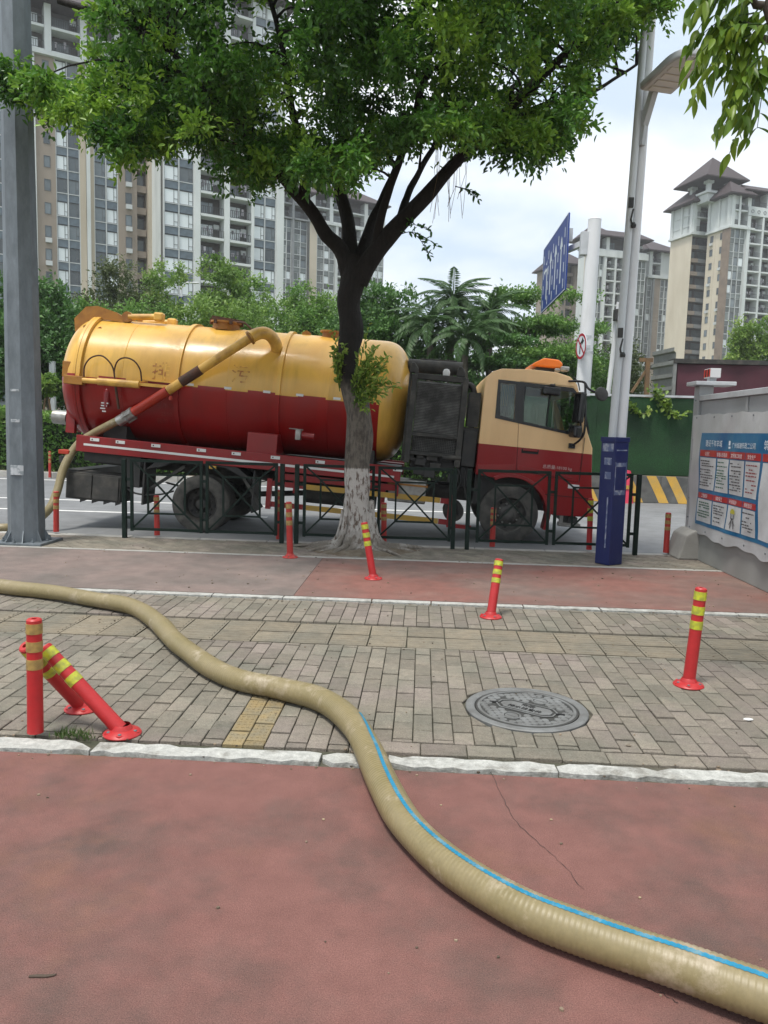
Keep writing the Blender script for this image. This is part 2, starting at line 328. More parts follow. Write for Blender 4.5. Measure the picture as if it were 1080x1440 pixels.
path = slab('red_path', -14, 14, -8, 3.595, -0.05, 0.0, 'red_asphalt', 'worn red asphalt path in the foreground')
lane = slab('cycle_lane', -1.22, 14, 7.40, 9.665, -0.05, 0.0, 'lane_red', 'red cycle lane between the paving and the kerbside paving')
lane2 = slab('cycle_lane', -14, -1.225, 7.40, 9.665, -0.05, 0.0, 'lane_grey', 'faded greyish stretch of the cycle lane on the side of the steel pole')
# cracks of the red path
for pts in ([(690, 1085), (708, 1120), (720, 1150), (752, 1180), (775, 1200), (800, 1225), (826, 1258)], [(905, 1388), (938, 1400), (958, 1412)]):
    b = MB(); P = [gnd(x, y, 0.0025) for x, y in pts]; fine = []
    for p, q in zip(P, P[1:]):
        for k in range(5): fine.append(p.lerp(q, k/5)+Vector((random.uniform(-1, 1)*.006, random.uniform(-1, 1)*.006, 0)))
    for p, q in zip(fine, fine[1:]):
        n_ = (q-p).cross(Vector((0, 0, 1))).normalized()*random.uniform(.0005, .0013)
        b.add([p-n_, q-n_, q+n_, p+n_], [(0, 1, 2, 3)])
    b.build('crack', MT['dark'], path)
# road markings
def mark(a, b_, wd):
    sheet('road_marking', a[0], b_[0], a[1]-wd/2, a[1]+wd/2, -0.121, 'road_paint', road)
mark((-40, 14.9), (-3.0, 14.9), 0.16); mark((-40, 17.0), (2.0, 17.0), 0.16); mark((-40, 22.6), (12, 22.6), 0.2)
# far kerb
fk = MB().b2(-60, -59.0, 23.35, 23.54, -0.2, 0.06).build('far_kerb', MT['grey_kerb']); tag(fk, 'concrete kerb along the far side of the road', kind='structure')
ks = MB().b2(-0.49, 0.49, 23.35, 23.54, -0.2, 0.06).mesh('kerb_stone', MT['grey_kerb'], bevel=0.015)
for i in range(-30, 26): link('kerb_stone', ks, fk, world=False, loc=(i*1.0, 0, 0))
# near kerb (pieces about a metre long)
nk = MB().b2(-30, -14.0, PAVE_END-0.16, PAVE_END, -0.29, -0.02).build('kerb', MT['grey_kerb']); tag(nk, 'grey kerb between the footway and the road', kind='structure')
ks = MB().b2(-0.495, 0.495, PAVE_END-0.158, PAVE_END, -0.29, 0.004).mesh('kerb_stone', MT['grey_kerb'], bevel=0.012)
for i in range(-13, 14): link('kerb_stone', ks, nk, world=False, loc=(i*1.0+0.3, random.uniform(-.004, .004), random.uniform(-.004, .002)))
# white edging stones of the paving, chipped along their edges
def chipped(x0, x1, y0, y1, z0, z1, amp):
    n = max(3, int((x1-x0)/0.06)); lo, hi = [], []
    for i in range(n+1):
        x = x0+(x1-x0)*i/n; e = amp*(2.2 if i in (0, n) else 1)
        lo.append((x+random.uniform(-.004, .004), y0+random.random()*e)); hi.append((x+random.uniform(-.004, .004), y1-random.random()*e*random.choice((.4, 1, 1.6))))
    return MB().prism(lo+hi[::-1], 'Z', z0, z1)
ed = MB().b2(-14, 14, 3.60, 3.80, -0.052, -0.02).build('edging', MT['mortar']); tag(ed, 'chipped white edging stones between red path and brick paving', kind='structure')
cuts = [-9.3, -8.2, -7.2, -6.2, -5.1, -4.05, -3.0, -1.62, -0.455, -0.12, 0.72, 1.78, 2.8, 3.9, 5.0, 6.1, 7.2, 8.3]
for a, b_ in zip(cuts, cuts[1:]): chipped(a+.004, b_-.006, 3.618, 3.758, -0.045, 0.006, 0.034).build('edging_stone', MT['white_kerb'], ed)
ed2 = MB().b2(-14, 14, 7.22, 7.395, -0.052, -0.02).build('edging', MT['mortar']); tag(ed2, 'narrow white edging stones between brick paving and cycle lane', kind='structure')
x = -9.0
while x < 9:
    ln = random.uniform(.5, .95); chipped(x+.006, x+ln-.006, 7.235, 7.345, -0.045, 0.008, 0.006).build('edging_stone', MT['white_kerb'], ed2); x += ln
ed3 = MB().b2(-14, 14, 9.67, 9.75, -0.052, 0.004).build('edging', MT['grey_kerb']); tag(ed3, 'thin pale edging line between cycle lane and kerbside paving', kind='structure')

# ---- brick paving, one object for each brick near the camera
MHC, MHR = Vector((0.68, 4.53)), 0.362
def clip(poly, n, d):
    o = []
    for i in range(len(poly)):
        a, b_ = poly[i], poly[(i+1) % len(poly)]; da = a[0]*n[0]+a[1]*n[1]-d; db = b_[0]*n[0]+b_[1]*n[1]-d
        if da >= 0: o.append(a)
        if da*db < 0: t = da/(da-db); o.append((a[0]+(b_[0]-a[0])*t, a[1]+(b_[1]-a[1])*t))
    return o
def brickpoly(b, poly, z=0.0, ch=0.0045):
    cx = sum(p[0] for p in poly)/len(poly); cy = sum(p[1] for p in poly)/len(poly); k = len(poly)
    ins = []
    for p in poly:
        dx_, dy_ = cx-p[0], cy-p[1]; r = math.hypot(dx_, dy_) or 1; ins.append((p[0]+dx_/r*ch*1.4, p[1]+dy_/r*ch*1.4))
    vs = [(*p, z-0.05) for p in poly]+[(*p, z-ch*.8) for p in poly]+[(*p, z) for p in ins]
    fs = [(i, (i+1) % k, k+(i+1) % k, k+i) for i in range(k)]+[(k+i, k+(i+1) % k, 2*k+(i+1) % k, 2*k+i) for i in range(k)]+[tuple(range(2*k, 3*k))]
    b.add(vs, fs)
paving = MB().b2(-14, 14, 3.80, 7.22, -0.054, -0.020).build('brick_paving', MT['mortar']); tag(paving, 'grey brick paving of the footway laid in staggered columns', kind='structure')
PX, PY = 0.1105, 0.242; JT = 0.0028; JC = 0.0085
cells = []
for i in range(-72, 72):
    x0 = i*PX; off = PY/2 if i % 2 else 0.0
    for (ya, yb) in ((3.805 if x0 < -0.2 else 3.945, 5.735), (6.415, 7.215)):
        j0 = int(math.floor((ya-off)/PY))-1
        for j in range(j0, j0+14):
            c0, c1 = j*PY+off, (j+1)*PY+off
            y0, y1 = max(c0, ya), min(c1, yb)
            if y1-y0 > 0.035: cells.append((x0+JT, x0+PX-JT, y0+JC, y1-JC))
x = -0.2
while x < 8: cells.append((x+JT, x+PY-JT, 3.805+JT, 3.94-JT)); x += PY
for (x0, x1, y0, y1) in ((8.9, 8.95, 7, 7.01),): pass
recs = []
for c in cells:
    cx, cy = (c[0]+c[1])/2, (c[2]+c[3])/2; px, py = project((cx, cy, 0)); vis = -15 < px < 1095 and py < 1100
    recs.append((0 if vis else 1, cy, c, cx))
recs.sort(key=lambda r: (r[0], r[1]))
bshare = {}
stuffb = MB(); nb = 0
for vis, cy, c, cx in recs:
    poly = [(c[0], c[2]), (c[1], c[2]), (c[1], c[3]), (c[0], c[3])]
    dv = Vector((cx, cy))-MHC; dist = dv.length; clipped = False
    near = min((Vector(p)-MHC).length for p in poly)
    if near < MHR+0.02 or dist < MHR:
        if dist < MHR-0.1: continue
        n_ = dv.normalized(); poly = clip(poly, n_, n_.dot(MHC)+MHR+0.014); clipped = True
        if len(poly) < 3: continue
        ar = abs(sum(poly[i][0]*poly[(i+1) % len(poly)][1]-poly[(i+1) % len(poly)][0]*poly[i][1] for i in range(len(poly))))/2
        if ar < 0.0008: continue
    yellow = -1.04 < cx < -0.79 and cy < 4.78
    if vis == 0 and nb < 300:
        nb += 1; tx, ty, dz = random.gauss(0, .011), random.gauss(0, .012), random.gauss(0, .002)
        key = (round(c[1]-c[0], 4), round(c[3]-c[2], 4), yellow)
        if clipped or key not in bshare:
            b = MB(); brickpoly(b, [(p[0]-cx, p[1]-cy) for p in poly])
            if yellow:
                for sx in (-.03, 0, .03):
                    for sy in (-.08, -.04, 0, .04, .08):
                        if abs(sy) < (c[3]-c[2])/2-.02: b.lathe([(.009, 0.0), (.007, .004), (.003, .0048)], 8, Matrix.Translation((sx, sy, -0.0005)))
            me = b.mesh('brick', MT['brick_yellow'] if yellow else MT['brick'])
            if not clipped: bshare[key] = me
        else: me = bshare[key]
        o = link('brick', me, paving, world=False, loc=(cx, cy, dz)); o.rotation_euler = (tx, ty, random.gauss(0, .006))
    else:
        z = random.gauss(0, .0015); brickpoly(stuffb, poly, z)
o = stuffb.build('brick', MT['brick_far'], paving, kind='stuff')
# ---- tactile tiles: two rows with long ridges
b = MB(); b.b2(-.146, .146, -.146, .146, -.045, -.002)
for k in range(4):
    y = -.105+k*.07; b.prism([(y-.017, -.003), (y-.011, .0035), (y+.011, .0035), (y+.017, -.003)], 'X', -.128, .128)
tm = b.mesh('tactile_tile', MT['tactile'])
for i in range(-26, 26):
    for j in range(2):
        o = link('tactile_tile', tm, paving, world=False, loc=(i*.303+.08, 5.903+j*.305, random.gauss(-.001, .002))); o.rotation_euler = (random.gauss(0, .006), random.gauss(0, .006), random.gauss(0, .008))
        if i == -26 and j == 0: pass
# ---- far kerbside paving, diagonal bricks
kp = slab('kerbside_paving', -14, 14, 9.752, PAVE_END-0.162, -0.054, -0.012, 'mortar', 'grey diagonal brick paving along the kerb under the railing')
b = MB(); s2 = math.sqrt(.5)
for i in range(-150, 150):
    for j in range(-75, 75):
        u0, u1 = i*.105, i*.105+.1; off = .105 if i % 2 else 0; v0, v1 = j*.21+off, j*.21+off+.204
        ctr = ((u0+u1)/2, (v0+v1)/2); cx, cy = (ctr[0]-ctr[1])*s2, (ctr[0]+ctr[1])*s2+10.3
        if not (-8 < cx < 8 and 9.6 < cy < 11.0): continue
        poly = [((u-v)*s2, (u+v)*s2+10.3) for u, v in ((u0, v0), (u1, v0), (u1, v1), (u0, v1))]
        poly = clip(poly, (0, 1), 9.756); poly = clip(poly, (0, -1), -(PAVE_END-.166)) if len(poly) > 2 else []
        if len(poly) < 3: continue
        if math.hypot(cx+0.85, cy-10.4) < 0.55: continue
        brickpoly(b, poly, random.gauss(0, .0015))
b.build('brick', MT['brick_far'], kp, kind='stuff')

# ================================================================== MANHOLE
mh = empty('manhole_cover', (MHC.x, MHC.y, 0), label='round grey cast iron manhole cover set in the brick paving', cat='manhole cover')
ax = gnd(780, 1002)-gnd(698, 982); MA = math.atan2(ax.y, ax.x)
MM = Matrix.Translation((MHC.x, MHC.y, -.003)) @ Matrix.Rotation(MA, 4, 'Z') @ Matrix.Scale(.905, 4, (1, 0, 0)) @ Matrix.Scale(.905, 4, (0, 1, 0))
MB().lathe([(.345, -.05), (.345, .004), (.352, .008), (.398, .008), (.405, .003), (.405, -.05)], 64, MM, caps=False).build('frame', MT['manhole'], mh, smooth=30)
b = MB().lathe([(.339, -.05), (.339, .005), (.325, .007), (.316, .001), (0.0001, .001)], 64, MM)
cov_o = b.build('cover', MT['manhole_low'], mh, smooth=30)
b = MB()
def oct_(a, h, c): return [(-a+c, -h), (a-c, -h), (a, -h+c), (a, h-c), (a-c, h), (-a+c, h), (-a, h-c), (-a, -h+c)]
for i in range(-9, 10):
    for j in range(-9, 10):
        x = (i+j)*.031; y = (i-j)*.031
        if math.hypot(x, y) > .298: continue
        if abs(x) < .222 and abs(y) < .105: continue
        if math.hypot(x-.02, y-.185) < .075 or math.hypot(x+.02, y+.185) < .075: continue
        b.lathe([(.0255, .0005), (.0235, .006), (.014, .0075), (.0001, .0075)], 8, MM @ Matrix.Translation((x, y, 0)))
b.lathe([(.325, .0005), (.325, .0072), (.306, .0072), (.306, .0005)], 64, MM, caps=False)
b.prism(oct_(.178, .062, .04), 'Z', .0008, .0078, MM)
for s_ in (1, -1):
    M2 = MM @ Matrix.Translation((.02*s_, .185*s_, 0)); b.lathe([(.062, .0008), (.062, .0072), (.05, .0072), (.05, .0008)], 28, M2, caps=False)
    b.lathe([(.044, .0008), (.044, .0055), (.0005, .0055)], 20, M2); b.prism([(-.03, -.008), (.03, -.014), (.03, .0), (-.03, .006)], 'Z', .0056, .0085, M2)
k = 8; po, pi_ = oct_(.206, .09, .05), oct_(.196, .08, .046)
b.add([MM @ Vector((*p, .0075)) for p in po]+[MM @ Vector((*p, .0075)) for p in pi_], [(i, (i+1) % k, k+(i+1) % k, k+i) for i in range(k)])
pad = b.build('tread_pattern', MT['manhole'], cov_o, smooth=40, kind='stuff')
for s_ in (1, -1): MB().prism([(-.03, -.008), (.03, -.008), (.03, .008), (-.03, .008)], 'Z', .0009, .009, MM @ Matrix.Translation((.215*s_+.01*s_, .03*s_, 0)) @ Matrix.Rotation(.5, 4, 'Z')).build('lift_hole', MT['dark'], cov_o)
for k, (tx, sz, yy) in enumerate((('市政', .05, .012), ('排水检查井', .048, -.045))):
    me = text_mesh(tx, sz, MT['dark'], .001, 'CENTER'); o = link('lettering', me, cov_o, world=False); o.matrix_basis = MM @ Matrix.Translation((0, yy, .0092))
b = MB().lathe([(.407, -.05), (.407, .001), (.424, -.002), (.424, -.05)], 48, Matrix.Translation((MHC.x, MHC.y, 0)), caps=False)

# ================================================================== DELINEATOR POSTS
def post_meshes(red, band, H=.70, r=.04, base=True):
    P = {}
    P['tube'] = MB().lathe([(r*1.02, .02), (r*1.0, .06), (r*.95, H-.03), (r*.95, H-.008), (r*.78, H), (r*.34, H), (r*.34, H-.05), (.0005, H-.05)], 24).mesh('tube', MT[red], smooth=35)
    P['band'] = []
    for z in (H*.62, H*.77, H*.92):
        rr = r*.985; P['band'].append(MB().lathe([(rr-.003, z-.03), (rr+.0018, z-.0295), (rr+.0012, z+.0295), (rr-.003, z+.03)], 24, caps=False).mesh('reflective_band', MT[band], smooth=35))
    if base:
        b = MB().lathe([(.098, 0), (.1, .006), (.092, .016), (.055, .03), (.046, .05), (.042, .055)], 24, caps=False)
        P['base'] = b.mesh('base', MT[red], smooth=35)
        bb = MB()
        for a in (0.5, 1.55, 2.6, 3.7, 5.0): bb.lathe([(.010, .018), (.010, .026), (.005, .028), (.0003, .028)], 6, Matrix.Translation((.072*math.cos(a), .072*math.sin(a), 0)))
        P['bolts'] = bb.mesh('bolt', MT['galv'])
        P['lugs'] = MB()
        for a in (0.5, 1.55, 2.6, 3.7, 5.0): P['lugs'].lathe([(.02, .008), (.019, .02), (.013, .021), (.0003, .012)], 10, Matrix.Translation((.075*math.cos(a), .075*math.sin(a), 0)))
        P['lugs'] = P['lugs'].mesh('base_rim', MT[red], smooth=35)
    return P
PM = {('post_red', 'band_lime', True): post_meshes('post_red', 'band_lime'), ('post_faded', 'band_tan', True): post_meshes('post_faded', 'band_tan'),
      ('post_red', 'band_tan', False): post_meshes('post_red', 'band_tan', base=False), ('post_faded', 'band_tan', False): post_meshes('post_faded', 'band_tan', base=False), ('post_red', 'band_lime', False): post_meshes('post_red', 'band_lime', base=False)}
GP = 'red delineator posts with reflective bands'
def delineator(base, top, label, kind=('post_red', 'band_lime', True), H=.70, spin=0.0):
    base = Vector(base); top = Vector(top); d = (top-base); sc = d.length/H
    o = empty('delineator_post', base, label=label, cat='delineator post', group=GP); P = PM[kind]
    q = d.to_track_quat('Z', 'Y').to_matrix().to_4x4()
    lean = Matrix.Translation((0, 0, .012)) @ q @ Matrix.Scale(sc, 4, Vector((0, 0, 1))) @ Matrix.Rotation(spin, 4, 'Z')
    t = link('tube', P['tube'], o, world=False); t.matrix_basis = lean
    for m_ in P['band']: k = link('reflective_band', m_, o, world=False); k.matrix_basis = lean
    if kind[2]:
        k = link('base', P['base'], o, world=False); k.rotation_euler = (0, 0, spin)
        tag(link('base_rim', P['lugs'], k, world=False), kind='stuff'); tag(link('bolt', P['bolts'], k, world=False), kind='stuff')
    return o
def dl(bpx, tpx, label, kind=('post_red', 'band_lime', True), dyt=0.0, z=0.0, spin=0.3):
    bp = gnd(*bpx, z); tp = at(*tpx, bp.y+dyt); return delineator(bp, tp, label, kind, spin=spin)
dl((50, 1037), (48, 873), 'upright red post with dull gold bands at the white edging beside two knocked-over posts', ('post_red', 'band_tan', False), spin=1.0)
dl((172, 1032), (62, 913), 'red post bent over leftwards at the white edging, bright lime bands facing up', dyt=.03, spin=1.2)
dl((116, 997), (35, 911), 'knocked-over red post behind the gold-banded upright post, its capped end towards the viewer', dyt=-.33, spin=.2)
dl((968, 964), (986, 829), 'upright red post with lime bands standing alone beyond the manhole cover', spin=.7)
dl((690, 868), (702, 788), 'red post leaning right on the tactile strip between the tree and the manhole cover', dyt=.15, spin=.1)
dl((525, 814), (512, 736), 'red post leaning left on the cycle lane in front of the tree roots', dyt=.05, spin=1.5)
dl((408, 784), (406, 707), 'straight orange-red post at the railing gap beside the tree roots', ('post_faded', 'band_tan', True), spin=.9)
KB = ('post_faded', 'band_tan', False)
for bpx, tpx, lab in (((79, 748), (79, 692), 'red kerb post next to the big steel pole, below the tanker tail'), ((221, 752), (220, 698), 'red kerb post behind the first railing, before the rear wheel'),
                      ((392, 757), (391, 690), 'red kerb post in the gap between the first and second railing'), ((540, 755), (540, 708), 'red kerb post half hidden beside the tree trunk'),
                      ((692, 771), (694, 715), 'red kerb post in front of the front wheel of the truck'), ((828, 778), (831, 702), 'red kerb post below the truck bumper beside the blue box'),
                      ((936, 783), (940, 722), 'red kerb post leaning towards the concrete block of the site wall')):
    bp = gnd(*bpx, 0.0); bp.y = min(max(bp.y, 10.96), 10.97) ; bp = at(bpx[0], bpx[1], bp.y); bp.z = 0.0
    delineator(bp, at(*tpx, bp.y), lab, KB if bpx[0] != 828 else ('post_red', 'band_lime', False))
bp = gnd(70, 673, -.125); delineator(bp, at(70, 635, bp.y), 'orange and white post at the far kerb in front of the hedge', KB)

# ================================================================== RAILINGS
def railing(xs, label):
    """xs: first post, stile, stile, stile, stile, last post"""
    Y = 10.80; b0 = empty('pedestrian_railing', ((xs[0]+xs[5])/2, Y, 0), label=label, cat='railing', group='dark green pedestrian railings')
    zt, zb = 1.12, .135
    for k, x in ((0, xs[0]), (5, xs[5])):
        p = MB().b2(x-.03, x+.03, Y-.03, Y+.03, 0.0, zt+.015).build('post', MT['fence_green'], b0, bevel=.004)
    for (xa, xb) in ((xs[1], xs[2]), (xs[3], xs[4])):
        for x in (xa, xb): MB().b2(x-.02, x+.02, Y-.018, Y+.018, zb-.03, zt-.02).build('stile', MT['fence_green'], b0)
        MB().b2(xa-.02, xb+.02, Y-.019, Y+.019, zt-.019, zt+.021).build('top_rail', MT['fence_green'], b0)
        MB().b2(xa+.02, xb-.02, Y-.016, Y+.016, zb-.018, zb+.018).build('bottom_rail', MT['fence_green'], b0)
        wd = xb-xa; q = .235; xi0, xi1 = xa+q*wd, xb-q*wd; zi0, zi1 = zb+.235*(zt-zb), zt-.2*(zt-zb)
        for z in (zi0, zi1): MB().b2(xi0+.012, xi1-.012, Y-.011, Y+.011, z-.013, z+.013).build('frame_bar', MT['fence_green'], b0)
        for x in (xi0, xi1): MB().b2(x-.0125, x+.0125, Y-.013, Y+.013, zi0-.014, zi1+.014).build('frame_bar', MT['fence_green'], b0)
        cx, cz = (xa+xb)/2, (zi0+zi1)/2
        for s_, (p, pi2) in enumerate((((xa, zt), (xi0, zi1)), ((xb, zt), (xi1, zi1)), ((xa, zb), (xi0, zi0)), ((xb, zb), (xi1, zi0)))):
            yy = Y-.002 if s_ in (0, 3) else Y+.004
            br = MB(); br.bar((p[0], yy, p[1]), (pi2[0], yy, pi2[1]), .02, .024); br.bar((pi2[0], yy, pi2[1]), (cx, yy, cz), .02, .024); br.build('brace', MT['fence_green'], b0)
    b = MB()
    for z in (.3, .85):
        for xa, xb in ((xs[0], xs[1]), (xs[2], xs[3]), (xs[4], xs[5])): b.b2(min(xa, xb)+.02, max(xa, xb)-.02, Y-.01, Y+.01, z-.02, z+.02)
    b.build('clamp', MT['fence_green'], b0)
    return b0
railing((-4.25, -4.14, -3.13, -3.045, -2.05, -1.965), 'dark green X-braced railing before the rear wheel, from the steel pole to the tree')
railing((-1.755, -1.645, -0.67, -0.585, 0.42, 0.475), 'dark green X-braced railing running behind the tree trunk')
railing((0.675, 0.815, 1.79, 1.885, 2.915, 3.02), 'dark green X-braced railing before the front wheel, ending behind the blue box')

# ================================================================== BIG STEEL POLE
sp = empty('steel_pole', gnd(38, 761), label='tall octagonal galvanized steel pole rising from a bolted base plate', cat='pole')
c = gnd(38, 763); 
MB().tube([c+Vector((0, 0, .03)), c+Vector((-.02, .03, 12))], [.235, .15], 8, phase=.35).build('shaft', MT['galv'], sp)
MB().b2(c.x-.34, c.x+.34, c.y-.3, c.y+.34, 0.0, .035).build('base_plate', MT['galv'], sp, bevel=.006)
for k in range(8):
    a = k*math.pi/4+.3; d = Vector((math.cos(a), math.sin(a), 0))
    g_ = MB(); n_ = Vector((-d.y, d.x, 0))*.006; p0 = c+d*.22; p1 = c+d*.32
    g_.add([p0-n_+Vector((0, 0, .03)), p1-n_+Vector((0, 0, .03)), p0-n_+Vector((0, 0, .2)), p0+n_+Vector((0, 0, .03)), p1+n_+Vector((0, 0, .03)), p0+n_+Vector((0, 0, .2))], [(0, 1, 2), (3, 5, 4), (0, 3, 4, 1), (1, 4, 5, 2), (2, 5, 3, 0)])
    g_.build('gusset', MT['galv'], sp)
    q = c+Vector((math.cos(a+.39)*.3, math.sin(a+.39)*.28, 0)); MB().lathe([(.022, .035), (.022, .06), (.012, .062), (.012, .09), (.0005, .09)], 6, Matrix.Translation(q)).build('anchor_bolt', MT['galv'], sp)
scr = mat('scraped_paint', (0.42, 0.44, 0.46), 0.7, col2=(0.23, 0.26, 0.275), scale=18, ramp=(0.5, 0.6))
for zz_, x_, wd, hh in ((.93, 0.0, .18, .13), (1.62, -.03, .12, .04), (2.02, -.02, .12, .03)):
    r_ = .235-(.085)*zz_/12+.002; vs = []
    for i in range(5):
        for j in range(2):
            a = -math.pi/2+(i-2)*wd/r_/4+x_; vs.append((c.x+math.cos(a)*r_*1.0-.0, c.y+math.sin(a)*r_*1.0, zz_+j*hh))
    MB().add(vs, [(2*i, 2*i+2, 2*i+3, 2*i+1) for i in range(4)]).build('paint_patch', scr, sp)
# ================================================================== LAMP POST AND CAMERA POLE OVER THE BLUE BOX
lb = gnd(861, 795); YB = lb.y
lp = empty('street_lamp', at(872, 800, YB+.12).xy.to_3d(), label='white street lamp with a flat grey head, rising from the blue box', cat='street lamp')
pb0, pb1 = at(874, 600, YB+.14), at(913.5, 60, YB+.14); dB = (pb1-pb0)/(pb1.z-pb0.z)
MB().tube([pb0-dB*(pb0.z-1.55), pb0+dB*(8.4-pb0.z)], [.066, .05], 18).build('pole', MT['white_paint'], lp, smooth=40)
hp = at(902, 172, YB+.10); hc = at(922, 130, YB-.1)
br = MB(); br.bar(hp+Vector((.0, -.02, -.28)), hp+Vector((.03, -.06, .12)), .07, .09); br.bar(hp+Vector((.02, -.04, -.05)), hc+Vector((-.02, .0, .03)), .075, .10); br.build('bracket', MT['grey_paint'], lp, bevel=.008)
hw = .215
outl = [(-hw, 0), (hw, 0)]+[(hw*math.cos(a)*1.0, -.52-.26*math.sin(a)) for a in np.linspace(0, math.pi, 13)]
HM = Matrix.Translation(hc) @ Matrix.Rotation(R(16), 4, 'Z') @ Matrix.Rotation(R(-6), 4, 'X')
MB().prism(outl, 'Z', 0, .09, HM).build('lamp_head', MT['grey_paint'], lp, bevel=.02, seg=3, smooth=40)
MT['lens'] = mat('lens', (0.66, 0.62, 0.55), 0.25); MT['lens_rim'] = mat('lens_rim', (0.58, 0.57, 0.54), .5)
MB().prism([(q[0]*.88, q[1]*.95-.02) for q in outl], 'Z', -.008, .0, HM).build('lens_panel', MT['lens_rim'], lp)
for k in range(4):
    MB().b2(-.14, .14, -.14-k*.13, -.05-k*.13, -.02, -.007).build('led_module', MT['lens'], lp, bevel=.004)
    o = bpy.data.objects[-1] if False else None
for o in [o for o in lp.children if o.name.startswith('led_module')]: o.matrix_basis = HM.copy()
cp = empty('camera_pole', at(862, 800, YB+.02).xy.to_3d(), label='slimmer grey-white pole clamped in front of the street lamp on the blue box', cat='pole')
pa0, pa1 = at(862, 600, YB+.07), at(905, 60, YB+.07); dA = (pa1-pa0)/(pa1.z-pa0.z)
MB().tube([pa0-dA*(pa0.z-1.55), pa0+dA*(8.0-pa0.z)], [.05, .042], 16).build('pole', mat('pale_grey_paint', (.52, .55, .56), .4), cp, smooth=40)
for (px, py) in ((888, 285), (873, 468)):
    q = at(px, py, YB+.03); MB().b2(q.x-.035, q.x+.025, q.y-.02, q.y+.06, q.z-.06, q.z+.06).tube([q+Vector((.03, 0, -.07)), q+Vector((.0, -.02, -.2)), q+Vector((.03, 0, -.3))], .012, 6).build('clamp', MT['black_metal'], cp, bevel=.004)
    MB().lathe([(.03, -.03), (.035, 0), (.02, .03)], 10, Matrix.Translation(q+Vector((.035, -.02, -.27)))).build('cable_knob', MT['black_metal'], cp)
bxo = empty('utility_box', (lb.x, lb.y, 0), label='tall dark blue steel box sleeve with torn sticker remains at the foot of the lamp', cat='utility box')
pm_ = (pa0+dA*(1.0-pa0.z)+pb0+dB*(1.0-pb0.z))/2
BM = Matrix.Translation((pm_.x, pm_.y, 0)) @ Matrix.Rotation(R(36), 4, 'Z') @ Matrix.Scale(.82, 4, (1, 0, 0)) @ Matrix.Scale(.95, 4, (0, 1, 0))
ztop = at(862, 616, YB).z
lean_b = Matrix.Shear('XY', 4, (0.045, 0.0)) if False else Matrix.Identity(4)
lean_b[0][2] = 0.0
MB().b2(-.155, .155, -.12, .12, 0.004, ztop).build('casing', MT['blue_paint'], bxo, bevel=.008, T=None).matrix_basis = lean_b @ BM
bc = [o for o in bxo.children if o.name.startswith('casing')][0]
MB().b2(-.165, .165, -.13, .13, ztop-.05, ztop+.012).build('cap', MT['blue_paint'], bxo, bevel=.006).matrix_basis = lean_b @ BM
for (x0, x1, z0, z1) in ((-.12, .12, ztop-.16, ztop-.145), (-.13, .13, ztop-.36, ztop-.31), (-.13, -.115, ztop-.66, ztop-.3), (.115, .13, ztop-.66, ztop-.3), (-.13, .12, ztop-.72, ztop-.66)):
    MB().b2(x0, x1, -.1225, -.12, z0, z1).build('sticker_remains', MT['blue_worn'], bxo).matrix_basis = lean_b @ BM
for (y0, y1, z0, z1) in ((-.09, .09, ztop-.17, ztop-.07), (-.07, .05, ztop-.34, ztop-.25), (-.07, .03, ztop-.52, ztop-.43), (-.05, -.03, ztop-1.4, ztop-.75)):
    MB().b2(-.1575, -.155, y0, y1, z0, z1).build('sticker_remains', MT['blue_worn'], bxo).matrix_basis = lean_b @ BM

# ================================================================== HOSE
hpx = [(0, 824), (60, 831), (120, 841), (185, 853), (218, 872), (250, 905), (290, 934), (335, 955), (400, 969), (455, 985), (495, 1018), (518, 1055), (540, 1105), (575, 1162), (640, 1222), (730, 1277), (830, 1316), (950, 1358), (1080, 1404)]
RH = .069
main = [gnd(x, y, RH+.004) for x, y in hpx]
main += [main[-1]+Vector((.75, -.35, 0)), main[-1]+Vector((1.6, -.6, 0)), main[-1]+Vector((3.0, -.8, 0))]
tail_px = [(184, 582, 12.50), (168, 591, 12.56), (150, 600, 12.60), (131, 610, 12.62), (112, 623, 12.58), (98, 641, 12.48), (88, 662, 12.36), (80, 692, 12.2), (68, 717, 12.05)]
tail = [at(*p) for p in tail_px]
loop = [gnd(40, 738, -.03), gnd(5, 742, -.04), Vector((-7.0, 11.7, -.03)), Vector((-7.9, 11.25, .06)), Vector((-8.3, 10.4, .086)), Vector((-8.2, 9.2, .086)), Vector((-7.0, 8.2, .086)), Vector((-5.4, 7.6, .086))]
full = tail+loop+main
pts0 = spline(full, 420)
# even spacing, then ribs
acc = [0.0]
for p, q in zip(pts0, pts0[1:]): acc.append(acc[-1]+(q-p).length)
LEN = acc[-1]; step = .0062; nS = int(LEN/step); arr = np.array([tuple(p) for p in pts0]); sA = np.linspace(0, LEN, nS)
C3 = np.stack([np.interp(sA, acc, arr[:, k]) for k in range(3)], 1)
for _ in range(6): C3[1:-1] = (C3[:-2]+2*C3[1:-1]+C3[2:])/4
C3[:, 2] = np.maximum(C3[:, 2], -10)
C3[:, 2] += .004*np.sin(sA*3.1)+.003*np.sin(sA*7.7)
C3[:, 2] = np.where(sA > 4.2, np.maximum(C3[:, 2], np.where(C3[:, 1] > 11.05, -.04, RH+.002)), C3[:, 2])
Tt = unit(np.gradient(C3, axis=0)); Sd = unit(np.cross(Tt, np.array([0, 0, 1.0]))); Un = np.cross(Sd, Tt)
ph = np.arange(nS) % 3; rib = np.where(ph == 1, .0012, np.where(ph == 2, .0003, -.0013))
wob = 1+.025*np.sin(sA*2.3+1)+.02*np.sin(sA*5.9)+.012*np.sin(sA*13.0)
n = 28; ang = np.linspace(0, 2*math.pi, n, endpoint=False)
rad = (RH*wob+rib)[:, None]*np.ones(n)[None]
